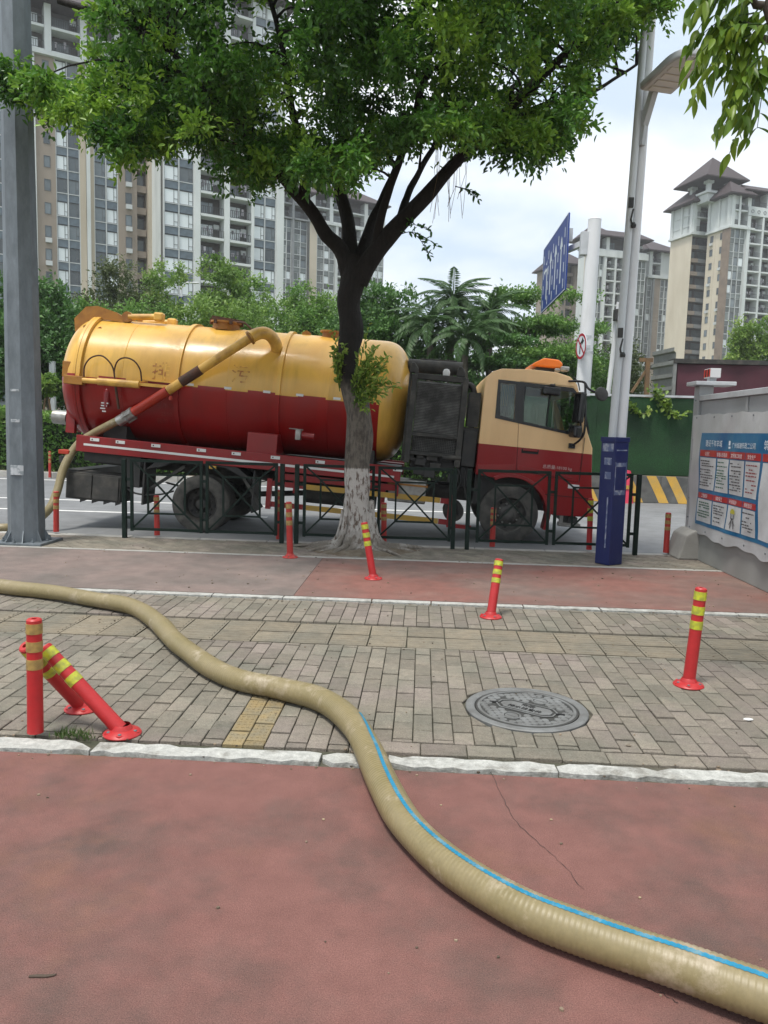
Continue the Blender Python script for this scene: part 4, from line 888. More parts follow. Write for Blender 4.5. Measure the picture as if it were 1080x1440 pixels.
# ================================================================== TANKER TRUCK
def split_paint(name, top, low, zsplit, xfront=None, step=0.0, dirt=0.5):
    """paint with a straight dividing line (object space height), weathered"""
    m = bpy.data.materials.new(name); m.use_nodes = True; t = m.node_tree; n = t.nodes; l = t.links; b = n['Principled BSDF']
    tcn = n.new('ShaderNodeTexCoord'); sp_ = n.new('ShaderNodeSeparateXYZ'); l.new(tcn.outputs['Object'], sp_.inputs[0])
    def math_(op, a, b_=None):
        x = n.new('ShaderNodeMath'); x.operation = op
        for k, v in enumerate((a, b_)):
            if v is None: continue
            if isinstance(v, (int, float)): x.inputs[k].default_value = v
            else: l.new(v, x.inputs[k])
        return x.outputs[0]
    zs = zsplit
    if step:
        fr = math_('FRACT', math_('MULTIPLY', sp_.outputs[0], 1/0.83)); zs = math_('ADD', math_('MULTIPLY', math_('GREATER_THAN', fr, .45), step), zsplit)
    fac = math_('LESS_THAN', sp_.outputs[2], zs)
    if xfront is not None: fac = math_('MULTIPLY', fac, math_('LESS_THAN', sp_.outputs[0], xfront))
    def noise_(sc, lo, hi, stretch=None):
        v = tcn.outputs['Object']
        if stretch: mp_ = n.new('ShaderNodeMapping'); mp_.inputs['Scale'].default_value = stretch; l.new(v, mp_.inputs[0]); v = mp_.outputs[0]
        nn = n.new('ShaderNodeTexNoise'); nn.inputs['Scale'].default_value = sc; nn.inputs['Detail'].default_value = 6; l.new(v, nn.inputs['Vector'])
        r = n.new('ShaderNodeMapRange'); r.inputs[1].default_value = lo; r.inputs[2].default_value = hi; l.new(nn.outputs[0], r.inputs[0]); return r.outputs[0]
    def mix(f, a, b_):
        x = n.new('ShaderNodeMix'); x.data_type = 'RGBA'
        for k, v in ((0, f), (6, a), (7, b_)):
            if isinstance(v, tuple): x.inputs[k].default_value = (*v, 1)
            elif isinstance(v, float): x.inputs[k].default_value = v
            else: l.new(v, x.inputs[k])
        return x.outputs[2]
    st = noise_(3.0, .48, .75, (1.6, 1, .22)); st2 = noise_(1.3, .45, .7)
    d_ = math_('MULTIPLY', st, dirt); d2 = math_('MULTIPLY', st2, dirt)
    tp = mix(d_, top, tuple(c*.62 for c in top)); tp = mix(d2, tp, tuple((top[0]*.8, top[1]*.72, top[2]*.7)))
    lw = mix(d_, low, tuple(c*.6 for c in low)); lw = mix(d2, lw, tuple((low[0]*.75, low[1]*1.3+.004, low[2]*1.3+.004)))
    l.new(mix(fac, tp, lw), b.inputs['Base Color']); b.inputs['Roughness'].default_value = .38; b.inputs['Coat Weight'].default_value = .15; b.inputs['Coat Roughness'].default_value = .15
    r_ = n.new('ShaderNodeMapRange'); r_.inputs[3].default_value = .28; r_.inputs[4].default_value = .55; l.new(st2, r_.inputs[0]); l.new(r_.outputs[0], b.inputs['Roughness'])
    return m
YEL, CREAM, RED = (0.72, 0.42, 0.075), (0.84, 0.55, 0.27), (0.29, 0.005, 0.004)
MT['tank_paint'] = split_paint('tank_paint', YEL, RED, 2.16, xfront=-.78, step=.035, dirt=.8)
MT['yellow_steel'] = mat('yellow_steel', YEL, .4, col2=(.36, .17, .03), scale=5, ramp=(.45, .75), coat=.2)
MT['ochre_steel'] = mat('ochre_steel', (.36, .16, .02), .5, col2=(.22, .09, .015), scale=6, ramp=(.4, .7))
MT['red_steel'] = mat('red_steel', (.25, .007, .009), .38, col2=(.19, .012, .012), scale=4, ramp=(.45, .75), coat=.2)
MT['red_orange'] = mat('red_orange', (.42, .035, .012), .4, col2=(.30, .02, .012), scale=5, ramp=(.4, .7))
MT['rust'] = mat('rust', (.10, .035, .015), .7, col2=(.05, .025, .015), scale=14, bump=.5, bscale=60)
MT['cab_paint'] = split_paint('cab_paint', CREAM, (.27, .006, .008), 1.70, dirt=.25)
MT['tyre'] = mat('tyre', (.05, .048, .044), .85, col2=(.12, .112, .097), scale=7, ramp=(.4, .75), bump=.3, bscale=60)
MT['rim'] = mat('rim', (.13, .125, .112), .7, .2, col2=(.045, .042, .04), scale=7)
MT['rim_dark'] = mat('rim_dark', (.022, .022, .022), .6, .2, col2=(.05, .046, .04), scale=7)
MT['tag_white'] = mat('tag_white', (.66, .66, .64), .4)
MT['silver'] = mat('silver', (.42, .42, .40), .4, .7, col2=(.25, .24, .22), scale=8)
MT['tan_hose'] = mat('tan_hose', (.33, .25, .12), .6, col2=(.25, .18, .09), scale=9)
tk = empty('tanker_truck', (-1.6, 13.6, -.125), label='yellow and red vacuum tanker truck with cream cab parked along the kerb', cat='truck')
PV = Vector((-2.3, 13.6, 1.2)); T = Matrix.Translation(PV) @ Matrix.Rotation(R(4.0), 4, 'Y') @ Matrix.Translation(-PV); TI = T.inverted()
def bd(px, py, Y): return TI @ at(px, py, Y)
def tp(b, name, m, **k): return b.build(name, MT[m] if isinstance(m, str) else m, tk, T=T, **k)
YC, RT = 13.62, 1.05
def zc(x): return 2.17+.015*(x+5.8)
def LX(b, prof, n=64, caps=True):
    """profile of (x, radius) turned about the tank axis"""
    vs = [Vector((x, YC+r*math.cos(2*math.pi*j/n), zc(x)+r*math.sin(2*math.pi*j/n))) for x, r in prof for j in range(n)]; k = len(prof)
    fs = [(i*n+j, i*n+(j+1) % n, (i+1)*n+(j+1) % n, (i+1)*n+j) for i in range(k-1) for j in range(n)]
    if caps: fs += [tuple(range(n-1, -1, -1)), tuple(range((k-1)*n, k*n))]
    return b.add(vs, fs)
prof = [(-5.80, RT), (-4.4, RT), (-2.9, RT), (-1.6, RT), (-.86, RT)]
for k in range(1, 13):
    t_ = k/12; prof.append((-.86+.56*math.sin(t_*math.pi/2)**1.0*(1 if True else 1), RT*(max(0, 1-math.sin(t_*math.pi/2)**2.7))**(1/2.7)+.0005))
tank = tp(LX(MB(), prof), 'tank', 'tank_paint', smooth=40)
prof = [(-5.86, RT+.01)]+[(-5.86-.46*math.sin(k/12*math.pi/2), RT*(max(0, 1-math.sin(k/12*math.pi/2)**2.1))**(1/2.1)+.0005) for k in range(1, 13)]
door = tp(LX(MB(), prof), 'rear_door', 'tank_paint', smooth=40)
for x0, x1, rr in ((-5.80, -5.735, .06), (-5.855, -5.81, .055)): tp(LX(MB(), [(x0, RT-.02), (x0, RT+rr), (x1, RT+rr), (x1, RT-.02)], caps=False), 'flange_ring', 'tank_paint', bevel=.0, smooth=30)
tp(LX(MB(), [(-5.811, RT-.03), (-5.811, RT+.045), (-5.799, RT+.045), (-5.799, RT-.03)], caps=False), 'seal', 'rust')
for xr in (-4.13, -2.45): tp(LX(MB(), [(xr-.04, RT-.01), (xr-.035, RT+.038), (xr+.035, RT+.038), (xr+.04, RT-.01)], caps=False), 'tank_ring', 'tank_paint', smooth=25)
for xr in (-5.05, -3.3, -1.62): tp(LX(MB(), [(xr-.008, RT-.001), (xr, RT+.005), (xr+.008, RT-.001)], caps=False), 'weld_seam', 'tank_paint')
# stepped reflective tags where the colours meet
def surf(x, z): 
    d = z-zc(x); return YC-math.sqrt(max(.01, (RT+.004)**2-d*d))
for px in (267, 320, 375, 421.5, 474):
    q = bd(px, 553+(px-267)*.034, 12.58); x = q.x; MB().add([(x-.06, surf(x, 2.19)-.002, 2.175), (x+.06, surf(x, 2.19)-.002, 2.175), (x+.06, surf(x, 2.22)-.002, 2.215), (x-.06, surf(x, 2.22)-.002, 2.215)], [(0, 1, 2, 3)]).build('reflective_tag', MT['tag_white'], tk, T=T)
def decal(txt, x, z, size, m):
    me = text_mesh(txt, size, m, 0, 'CENTER'); bm = bmesh.new(); bm.from_mesh(me); bmesh.ops.triangulate(bm, faces=bm.faces)
    bmesh.ops.subdivide_edges(bm, edges=[e for e in bm.edges if e.calc_length() > size*.25], cuts=2)
    for v in bm.verts: X, Z = v.co.x+x, v.co.y+z; v.co = (X, surf(X, Z), Z)
    bm.to_mesh(me); bm.free(); o = link('lettering', me, tk, T=T); return o
MT['faded_letter'] = mat('faded_letter', (.36, .13, .025), .5, col2=YEL, scale=9, ramp=(.42, .56)); MT['faint_letter'] = mat('faint_letter', (.30, .06, .05), .5, col2=(.2, .012, .012), scale=14, ramp=(.4, .6))
q = bd(226, 528, 12.6); decal('排', q.x, q.z-.05, .32, MT['faded_letter']); q = bd(338, 532, 12.6); decal('污', q.x, q.z-.05, .32, MT['faded_letter'])
for k, s_ in enumerate(('总质量', '2590', '容积 12.6')): q = bd(232, 570+k*11, 12.62); decal(s_, q.x, q.z-.05, .10, MT['faint_letter'])
# top fittings
def man(px, py, w, h, m, name, lid=True):
    q = bd(px, py, YC); z0 = zc(q.x)+RT-.05; b = MB(); M = Matrix.Translation((q.x, YC-.15, 0)); b.lathe([(w, z0), (w, z0+h), (w+.04, z0+h), (w+.04, z0+h+.03), (.0005, z0+h+.04)], 20, M); return tp(b, name, m, smooth=35), q, z0+h
m_, q, zt0 = man(322, 455, .235, .12, 'ochre_steel', 'manway')
b = MB()
for a in np.linspace(0, 2*math.pi, 7)[:-1]: b.box((q.x+.27*math.cos(a), YC-.15+.27*math.sin(a), zt0+.02), (.05, .05, .1))
b.bar((q.x-.25, YC-.2, zt0+.09), (q.x+.28, YC-.2, zt0+.05), .035, .05); b.tube([(q.x+.1, YC-.3, zt0+.02), (q.x+.35, YC-.3, zt0+.03), (q.x+.48, YC-.3, zt0-.07)], .02, 6)
tp(b, 'manway_clamp', 'rust'); man(468, 470, .16, .10, 'ochre_steel', 'vent_box')
q = bd(431, 472, YC-.1); tp(MB().prism([(q.x-.1, q.z-.1), (q.x+.1, q.z-.1), (q.x+.075, q.z+.05), (q.x, q.z+.09), (q.x-.075, q.z+.05)], 'Y', YC-.12, YC-.08), 'lifting_lug', 'ochre_steel')
# rear door hinge arms and jack on top
for dy_ in (-.35, .35):
    pts = [bd(x, y, YC) for x, y in ((119, 470), (118, 452), (134, 436), (150, 435), (176, 444), (192, 455), (186, 458), (150, 452), (138, 455), (124, 468))]
    tp(MB().prism([(p.x, p.z) for p in pts], 'Y', YC+dy_-.03, YC+dy_+.03), 'hinge_arm', 'ochre_steel')
    pa, pb = bd(192, 450, YC), bd(232, 450, YC)
    tp(MB().tube([(pa.x, YC+dy_, pa.z), (pb.x, YC+dy_, pb.z)], .055, 12), 'lift_cylinder', 'yellow_steel', smooth=40)
    tp(MB().box((pb.x+.02, YC+dy_, pb.z+.0), (.17, .14, .15)), 'cylinder_foot', 'yellow_steel', bevel=.03)
    tp(MB().lathe([(.09, -.04), (.09, .04)], 16, Matrix.Translation((pa.x-.02, YC+dy_, pa.z)) @ Matrix.Rotation(R(90), 4, 'X')), 'hinge_pin', 'ochre_steel', smooth=40)
for (px, py) in ((122, 463), (140, 467)): q = bd(px, py, 13.0); tp(MB().prism([(q.x-.05, q.z-.1), (q.x+.07, q.z-.06), (q.x+.09, q.z+.02), (q.x+.02, q.z+.09), (q.x-.05, q.z+.05)], 'Y', 12.97, 13.05), 'door_clamp', 'ochre_steel')
# locking cylinder along the side, with its oil lines
pa, pb = bd(108, 534, 12.45), bd(196, 541, 12.45)
tp(MB().tube([pa+Vector((.1, 0, 0)), pa.lerp(pb, .35)], .045, 12), 'lock_rod', 'yellow_steel', smooth=40); tp(MB().tube([pa.lerp(pb, .34), pb], .062, 14), 'lock_cylinder', 'yellow_steel', smooth=40)
q = bd(100, 534, 12.45); tp(MB().b2(q.x-.12, q.x+.2, 12.42, 12.56, q.z-.07, q.z+.07), 'rod_bracket', 'ochre_steel', bevel=.01)
q2 = bd(98, 517, 12.7); tp(MB().b2(q2.x-.08, q2.x+.1, 12.6, 13.0, q2.z-.16, q2.z+.10), 'door_bracket', 'ochre_steel', bevel=.01)
pc_ = bd(250, 538, 12.5); tp(MB().b2(pb.x-.02, pc_.x, 12.44, 12.60, pc_.z-.11, pc_.z-.06).b2(pb.x+.02, pc_.x, 12.50, 12.6, pc_.z-.02, pc_.z+.0), 'cylinder_shelf', 'yellow_steel')
b = MB()
for seq in (((118, 531), (119, 515), (128, 503), (142, 500), (152, 507), (159, 518), (161.5, 535)), ((161.5, 535), (161, 520), (166, 507), (177, 503), (189, 508), (197, 520), (199, 536))):
    b.tube(spline([bd(x, y, 12.5-.06*math.sin(i/6*3.14)) for i, (x, y) in enumerate(seq)], 24), .013, 7)
b.tube([bd(162, 536, 12.46), bd(163, 548, 12.45), bd(167, 575, 12.5)], .022, 7); tp(b, 'oil_line', 'rust', smooth=60)
# red dome valve and gauge on the side
q = bd(148, 553, 12.55); tp(MB().lathe([(.05, -.22), (.055, 0), (.05, .05), (.03, .08), (.0005, .09)], 14, Matrix.Translation((q.x, 12.62, q.z))), 'dome_valve', 'red_steel', smooth=40)
q = bd(145, 570, 12.55); b = MB()
for k in range(4): b.box((q.x+random.uniform(-.02, .02), 12.58, q.z+.04-k*.045), (.12-.02*k, .012, .022))
tp(b, 'warning_label', 'tag_white')
# rear valve at the back of the door
q = bd(88, 587, 13.2); tp(MB().tube([(q.x-.15, 13.2, q.z+.0), (q.x+.1, 13.2, q.z)], .12, 16), 'outlet_cap', 'silver', smooth=40); tp(MB().tube([(q.x+.1, 13.2, q.z), (q.x+.45, 13.2, q.z+.02)], .085, 14), 'outlet_pipe', 'red_steel', smooth=40)
tp(MB().b2(-6.1, -5.95, 12.9, 13.0, 1.2, 2.0).b2(-6.12, -5.93, 13.4, 13.5, 1.2, 1.6), 'door_rib', 'red_steel')
# ---- suction boom
bm_ = [at(390, 508, 13.0), at(389, 488, 12.82), at(383, 475, 12.72), at(373, 468.5, 12.62), at(362, 469.5, 12.54), at(352, 475, 12.46)]
MB().tube(spline(bm_, 18), .10, 18).build('boom_elbow', MT['yellow_steel'], tk, smooth=50)
e0, e1 = at(352, 475, 12.46), at(236, 549.5, 12.40); e2 = at(184, 582, 12.50)
MB().tube([e0-(e1-e0)*.03, e0+(e1-e0)*.62], .074, 18).build('boom_pipe', MT['yellow_steel'], tk, smooth=50)
MB().tube([e0+(e1-e0)*.60, e0+(e1-e0)*.84], .082, 18).build('boom_sleeve', MT['rust'], tk, smooth=50)
MB().tube([e0+(e1-e0)*.83, e1], .074, 18).build('boom_pipe', MT['yellow_steel'], tk, smooth=50)
MB().tube([e1, e2], .078, 18).build('boom_end', MT['red_orange'], tk, smooth=50)
MB().lathe([(.115, -.02), (.115, .02)], 18, Matrix.Translation(e0) @ (e1-e0).to_track_quat('Z', 'Y').to_matrix().to_4x4()).build('boom_flange', MT['ochre_steel'], tk, smooth=40)
cd_ = (e2-e1).normalized(); MQ = Matrix.Translation(e2) @ cd_.to_track_quat('Z', 'Y').to_matrix().to_4x4()
b = MB().lathe([(.08, -.06), (.098, -.05), (.098, -.02), (.085, -.01), (.085, .08), (.098, .09), (.098, .12), (.088, .13), (.088, .26)], 18, MQ)
for a in (0, 2.1, 4.2): b.box((.105*math.cos(a), .105*math.sin(a), .05), (.04, .04, .16), None) if False else b.bar(MQ @ Vector((.105*math.cos(a), .105*math.sin(a), -.04)), MQ @ Vector((.105*math.cos(a), .105*math.sin(a), .13)), .03, .03)
b.build('hose_coupling', MT['silver'], tk, smooth=40)
q = at(240, 560, 12.28); MB().lathe([(.03, 0), (.03, .06), (.0005, .07)], 10, Matrix.Translation(q-Vector((0, 0, .03)))).build('drain_cock', MT['red_orange'], tk)
# ---- side beam and deck
for ys, near in ((12.40, True), (14.80, False)):
    s_ = 1 if near else -1
    bx_ = MB().b2(-5.68, -.32, ys, ys+s_*.05, .935, 1.20); ro = tp(bx_, 'side_beam', 'red_steel', bevel=.006)
    tp(MB().b2(-5.68, -.32, ys+s_*.052, ys+s_*.55, 1.13, 1.17), 'deck', 'red_steel')
tp(MB().b2(-5.684, -5.66, 12.452, 14.75, .935, 1.2), 'rear_beam', 'red_steel')
tp(MB().add([(-5.55, 12.397, 1.075), (-2.26, 12.397, 1.06), (-2.26, 12.397, 1.02), (-5.55, 12.397, 1.04)], [(0, 1, 2, 3)]).add([(-2.2, 12.397, 1.06), (-.42, 12.397, 1.045), (-.42, 12.397, 1.012), (-2.2, 12.397, 1.02)], [(0, 1, 2, 3)]), 'white_stripe', 'tag_white')
for px in (133, 169, 219, 283, 332, 387, 450, 559):
    q = bd(px, 620+(px-133)*.103, 12.39); tp(MB().b2(q.x-.075, q.x+.075, 12.388, 12.398, 1.125, 1.175), 'reflective_tag', 'tag_white'); tp(MB().b2(q.x-.05, q.x-.03, 12.384, 12.387, 1.14, 1.16), 'rivet', 'dark')
for k in range(14): tp(MB().lathe([(.012, 0), (.01, .008), (.0005, .009)], 8, Matrix.Translation((-5.4+k*.38, 12.40, 1.10)) @ Matrix.Rotation(R(90), 4, 'X')), 'rivet', 'red_steel')
# lower beam, hangers, amber lamp
tp(MB().b2(-2.3, -.35, 12.46, 12.5, .80, .90).b2(-2.36, -2.28, 12.43, 12.5, .72, .934).b2(-2.05, -1.97, 12.44, 12.52, .6, .93).b2(-.9, -.82, 12.44, 12.52, .6, .93).b2(-.38, -.33, 12.42, 12.5, .72, .934), 'beam_bracket', 'red_steel')
q = bd(299, 658, 12.42); tp(MB().b2(q.x-.06, q.x+.06, 12.405, 12.44, .86, .915), 'side_marker', 'kerb_yellow', bevel=.008)
# tank foot (red block) and valve
q = bd(372, 620, 12.7); tp(MB().b2(q.x-.26, q.x+.24, 12.56, 13.2, 1.172, 1.52), 'tank_saddle', 'red_steel', bevel=.01)
for x in (-5.2, -1.0): tp(MB().b2(x-.2, x+.2, 12.8, 14.4, .96, 1.4), 'tank_saddle', 'black_metal')
q = bd(425, 612, 12.5); tp(MB().tube([(q.x-.12, 12.52, q.z), (q.x+.2, 12.5, q.z-.01)], .055, 12), 'drain_pipe', 'red_steel', smooth=40); tp(MB().box((q.x-.06, 12.49, q.z), (.09, .12, .17)).bar((q.x-.22, 12.46, q.z+.09), (q.x+.02, 12.46, q.z+.085), .02, .02), 'drain_valve', 'silver', bevel=.012)
# ---- chassis
for y in (13.17, 14.0): tp(MB().b2(-5.75, 2.3, y, y+.07, .70, .93), 'chassis_rail', 'dusty_black')
tp(MB().b2(-5.6, -.35, 13.0, 14.2, .931, 1.15), 'subframe', 'black_metal')
b = MB()
for x in (-5.7, -4.6, -2.6, -1.2, .3): b.b2(x-.04, x+.04, 13.24, 14.0, .74, .9)
tp(b, 'cross_member', 'dusty_black')
for x in (-3.62, 1.43): MB().tube([(x, 12.6, .35), (x, 14.6, .35)], .075, 10).build('axle', MT['dusty_black'], tk)
MB().lathe([(.0005, -.25), (.17, -.12), (.2, 0), (.17, .12), (.0005, .25)], 16, Matrix.Translation((-3.62, 13.6, .36)) @ Matrix.Rotation(R(90), 4, 'X')).build('differential', MT['dusty_black'], tk, smooth=40)
for y in (12.98, 14.2):
    b = MB()
    for k in range(5): b.prism([(-3.62-.75+k*.12, .64-k*.025), (-3.62, .46-k*.025), (-3.62+.75-k*.12, .64-k*.025), (-3.62+.75-k*.12, .66-k*.025), (-3.62, .48-k*.025), (-3.62-.75+k*.12, .66-k*.025)], 'Y', y-.04, y+.04)
    b.build('leaf_spring', MT['dusty_black'], tk)
MB().tube([(-3.4, 13.6, .42), (.2, 13.6, .62)], .05, 10).build('prop_shaft', MT['dusty_black'], tk)
def wheel(x, y, sgn, rim, dual=False):
    r = .475; M = Matrix.Translation((x, y, r-.125)) @ Matrix.Rotation(R(90)*1, 4, 'X') @ Matrix.Scale(sgn, 4, (0, 0, 1))
    wp = [(.27, -.11), (.30, -.125), (.40, -.13), (.455, -.11), (r-.004, -.085)]
    for k in range(4): z = -.085+k*.0425; wp += [(r, z+.004), (r, z+.03), (r-.016, z+.032), (r-.016, z+.041)]
    wp += [(r, .085), (.455, .11), (.40, .13), (.345, .128), (.30, .125), (.27, .11)]
    t = MB().lathe(wp, 56, M, caps=False).build('tyre', MT['tyre'], None, smooth=35)
    wo = empty('wheel', (x, y, r-.125)); wo.parent = tk; wo.matrix_parent_inverse = basis_of(tk).inverted()
    t.parent = wo; t.matrix_parent_inverse = basis_of(wo).inverted()
    b = MB(); b.lathe([(.275, -.10), (.275, .105), (.29, .118), (.278, .12), (.262, .10), (.25, .02 if not dual else -.03), (.19, .0 if not dual else -.05), (.15, .045 if not dual else -.05), (.115, .06 if not dual else -.02), (.085, .065), (.085, .13 if not dual else .06), (.05, .14 if not dual else .07), (.0005, .14 if not dual else .07)], 40, M, caps=False)
    o = b.build('rim', MT[rim], None, smooth=35); o.parent = wo; o.matrix_parent_inverse = basis_of(wo).inverted()
    b = MB()
    for k in range(8): a = k*math.pi/4+.2; b.lathe([(.017, .0 if not dual else -.06), (.017, .062 if not dual else -.025), (.011, .07 if not dual else -.02), (.0005, .07 if not dual else -.02)], 6, M @ Matrix.Translation((.165*math.cos(a), .165*math.sin(a), 0)))
    o = b.build('wheel_nut', MT['silver' if not dual else 'rim'], None, kind='stuff'); o.parent = wo; o.matrix_parent_inverse = basis_of(wo).inverted()
    b = MB()
    for k in range(8): a = k*math.pi/4+.6; b.lathe([(.024, .0), (.024, .024), (.0005, .024)], 10, M @ Matrix.Translation((.215*math.cos(a), .215*math.sin(a), .0 if not dual else -.045)))
    o = b.build('hand_hole', MT['dark'], None, kind='stuff'); o.parent = wo; o.matrix_parent_inverse = basis_of(wo).inverted()
wheel(1.43, 12.53, 1, 'rim'); wheel(1.43, 14.67, -1, 'rim')
wheel(-3.62, 12.53, 1, 'rim_dark', True); wheel(-3.62, 12.83, 1, 'rim_dark'); wheel(-3.62, 14.67, -1, 'rim_dark', True); wheel(-3.62, 14.37, -1, 'rim_dark')
# mudguard plates and struts by the rear wheel
tp(MB().b2(-4.55, -4.52, 12.45, 13.0, .15, .9).b2(-2.72, -2.69, 12.45, 13.0, .2, .9), 'mud_flap', 'black_metal')
tp(MB().prism([(-4.3, .93), (-3.0, .93), (-2.75, .75), (-2.9, .78), (-3.2, .905), (-4.1, .905), (-4.4, .78), (-4.5, .75)], 'Y', 12.44, 13.0), 'mudguard', 'black_metal')
tp(MB().bar((-4.55, 12.6, .35), (-3.9, 12.6, .85), .05), 'strut', 'dusty_black'); tp(MB().bar((-2.95, 12.5, .85), (-2.55, 12.5, .3), .05), 'strut', 'dusty_black')
# tool boxes at the tail
p0, p1 = bd(92, 658, 12.45), bd(165, 708, 12.45)
tp(MB().b2(p0.x, p1.x+.02, 12.50, 13.1, p1.z, p0.z-.05), 'tool_box', 'dusty_black', bevel=.01)
xm = (p0.x+p1.x)/2
for xa, xb in ((p0.x+.03, xm-.01), (xm+.01, p1.x-.01)): tp(MB().b2(xa, xb, 12.475, 12.498, p1.z+.03, p0.z-.08), 'box_door', 'dusty_black', bevel=.006)
tp(MB().b2(p1.x+.05, p1.x+.33, 12.5, 13.0, .42, .92).b2(-5.6, -4.6, 12.55, 12.6, .78, .93), 'box_bracket', 'black_metal')
b = MB()
for k in range(4): x = p0.x+.25+k*.2; b.prism([(x, p1.z), (x+.12, p1.z), (x, p1.z-.05)], 'Y', 12.5, 12.52)
tp(b, 'box_foot', 'black_metal')
tp(MB().b2(-5.95, -5.7, 12.6, 14.6, .45, .6).b2(-6.0, -5.9, 12.5, 12.75, .7, .82), 'rear_bumper', 'black_metal', bevel=.01)
tp(MB().b2(-5.98, -5.8, 12.42, 12.62, .86, .93), 'rear_lamp', 'red_orange', bevel=.01)
q = bd(106, 720, 12.6); tp(MB().tube([(q.x, 12.7, .55), (q.x, 12.7, .18)], .016, 6), 'tail_rod', 'silver')
tp(MB().tube(spline([(-5.0, 12.6, .5), (-4.7, 12.5, .33), (-4.3, 12.5, .34), (-4.05, 12.55, .42)], 14), .016, 6), 'cable', 'dark')
# side guard: two long bars
for z in (.72, .38):
    tp(MB().b2(-1.86, .36, 12.44, 12.475, z-.042, z+.042), 'guard_bar', 'kerb_yellow'); tp(MB().b2(-2.4, -1.865, 12.44, 12.475, z-.04, z+.045).b2(.365, .5, 12.44, 12.475, z-.045, z+.04), 'guard_end', 'red_steel')
tp(MB().b2(-2.48, -2.40, 12.42, 12.5, .3, .8).b2(.50, .58, 12.42, 12.5, .3, .82).b2(-.62, -.54, 12.477, 12.53, .3, .9).b2(.58, .9, 12.42, 12.5, .30, .36), 'guard_post', 'red_steel')
tp(MB().b2(-.5, .12, 12.52, 13.0, .62, 1.0), 'battery_box', 'silver', bevel=.02); tp(MB().b2(-.52, .14, 12.5, 12.99, .9, .93), 'box_strap', 'ochre_steel')
tp(MB().tube([(.60, 12.6, .55), (.60, 13.0, .55)], .17, 18), 'air_tank', 'dusty_black', smooth=40); tp(MB().tube([(-1.9, 12.9, .62), (-.7, 12.9, .62)], .2, 18), 'air_tank', 'dusty_black', smooth=40)
# ---- pump engine with radiator between tank and cab
rx0, rx1, rz0, rz1 = -.25, .57, 1.48, 2.70
tp(MB().b2(rx0+.05, rx1-.02, 12.62, 14.3, 1.2, 2.6), 'pump_engine', 'black_metal', bevel=.03)
b = MB()
for x in (rx0, rx1): b.b2(x-.045, x+.045, 12.44, 12.6, rz0-.2, rz1)
b.b2(rx0, rx1, 12.45, 12.6, rz1-.07, rz1+.02).b2(rx0, rx1, 12.45, 12.6, rz0+.24, rz0+.30).b2(rx0, rx1, 12.46, 12.6, rz0-.06, rz0)
tp(b, 'radiator_frame', 'dusty_black', bevel=.008)
b = MB()
for k in range(34): z = rz0+.32+k*(rz1-.1-rz0-.32)/33; b.b2(rx0+.05, rx1-.05, 12.475, 12.50, z-.007, z+.007)
for k in range(9): z = rz0+.02+k*.026; b.b2(rx0+.05, rx1-.05, 12.50, 12.515, z-.003, z+.003)
for k in range(24): x = rx0+.07+k*.029; b.b2(x-.003, x+.003, 12.517, 12.525, rz0, rz0+.24)
MT['fin'] = mat('fin', (.17, .17, .16), .55, .3, col2=(.05, .048, .045), scale=5)
tp(b, 'radiator_slat', 'fin', kind='stuff')
for x in (rx0-.04, rx1-.10): tp(MB().prism([(x-.05, rz1+.02), (x+.09, rz1+.02), (x+.09, rz1+.10), (x+.02, rz1+.19), (x-.03, rz1+.19), (x-.05, rz1+.12)], 'Y', 12.5, 12.62), 'engine_mount', 'dusty_black', bevel=.02)
q0, q1 = bd(574, 514, 13.3), bd(650, 519, 13.3); tp(MB().tube([q0, q1], .115, 16), 'silencer', 'dusty_black', smooth=40); tp(MB().tube([q1-Vector((.25, 0, 0)), q1+Vector((-.25, 0, .14))], .02, 6).tube([q0+Vector((.2, 0, .13)), q1+Vector((-.1, 0, .12))], .012, 6), 'pipe_clip', 'dusty_black')
q = bd(628, 523, 12.6); tp(MB().lathe([(.055, 0), (.06, .06), (.04, .1), (.0005, .11)], 12, Matrix.Translation(q-Vector((0, 0, .06)))), 'filler_cap', 'tag_white', smooth=40)
tp(MB().tube(spline([(rx1-.1, 12.7, 2.55), (rx1+.08, 12.65, 2.62), (rx1+.17, 12.65, 2.45), (rx1+.17, 12.65, 1.9), (rx1+.05, 12.65, 1.6)], 18), .05, 10), 'hose_pipe', 'black_metal', smooth=50)
tp(MB().tube([(rx0-.05, 12.5, 1.75), (rx1-.1, 12.47, 1.76)], .03, 8).tube([(rx1-.25, 12.46, 1.42), (rx1+.05, 12.46, 1.43)], .04, 8), 'pipe', 'dusty_black', smooth=50)
for i in range(9):
    x = random.uniform(-.2, .6); z = random.uniform(1.0, 1.42); tp(MB().b2(x-.08, x+.1, 12.5, 12.62, z-.06, z+.07), 'machine_box', random.choice(('dusty_black', 'black_metal')), bevel=.012)
tp(MB().tube(spline([(.5, 12.6, 1.4), (.66, 12.55, 1.1), (.6, 12.55, .8), (.68, 12.6, .5)], 14), .02, 6).tube(spline([(.75, 12.6, 1.5), (.72, 12.55, 1.1), (.78, 12.55, .8)], 10), .018, 6).tube(spline([(-.3, 12.6, 2.3), (-.3, 12.5, 1.9), (-.22, 12.55, 1.5), (-.34, 12.6, 1.3)], 12), .018, 6), 'engine_hose', 'black_metal', smooth=60)
tp(MB().b2(-.34, -.30, 12.55, 12.62, 1.3, 2.85), 'tank_ladder_rail', 'dusty_black')
tp(MB().b2(.62, .86, 12.52, 13.0, 1.3, 1.9).b2(.64, .85, 12.6, 13.5, .95, 1.3), 'gear_housing', 'black_metal', bevel=.02)
b = MB().b2(.66, .84, 12.5, 12.95, 1.95, 2.50)
for k in range(12): b.b2(.655, .845, 12.485, 12.498, 1.99+k*.042, 2.01+k*.042)
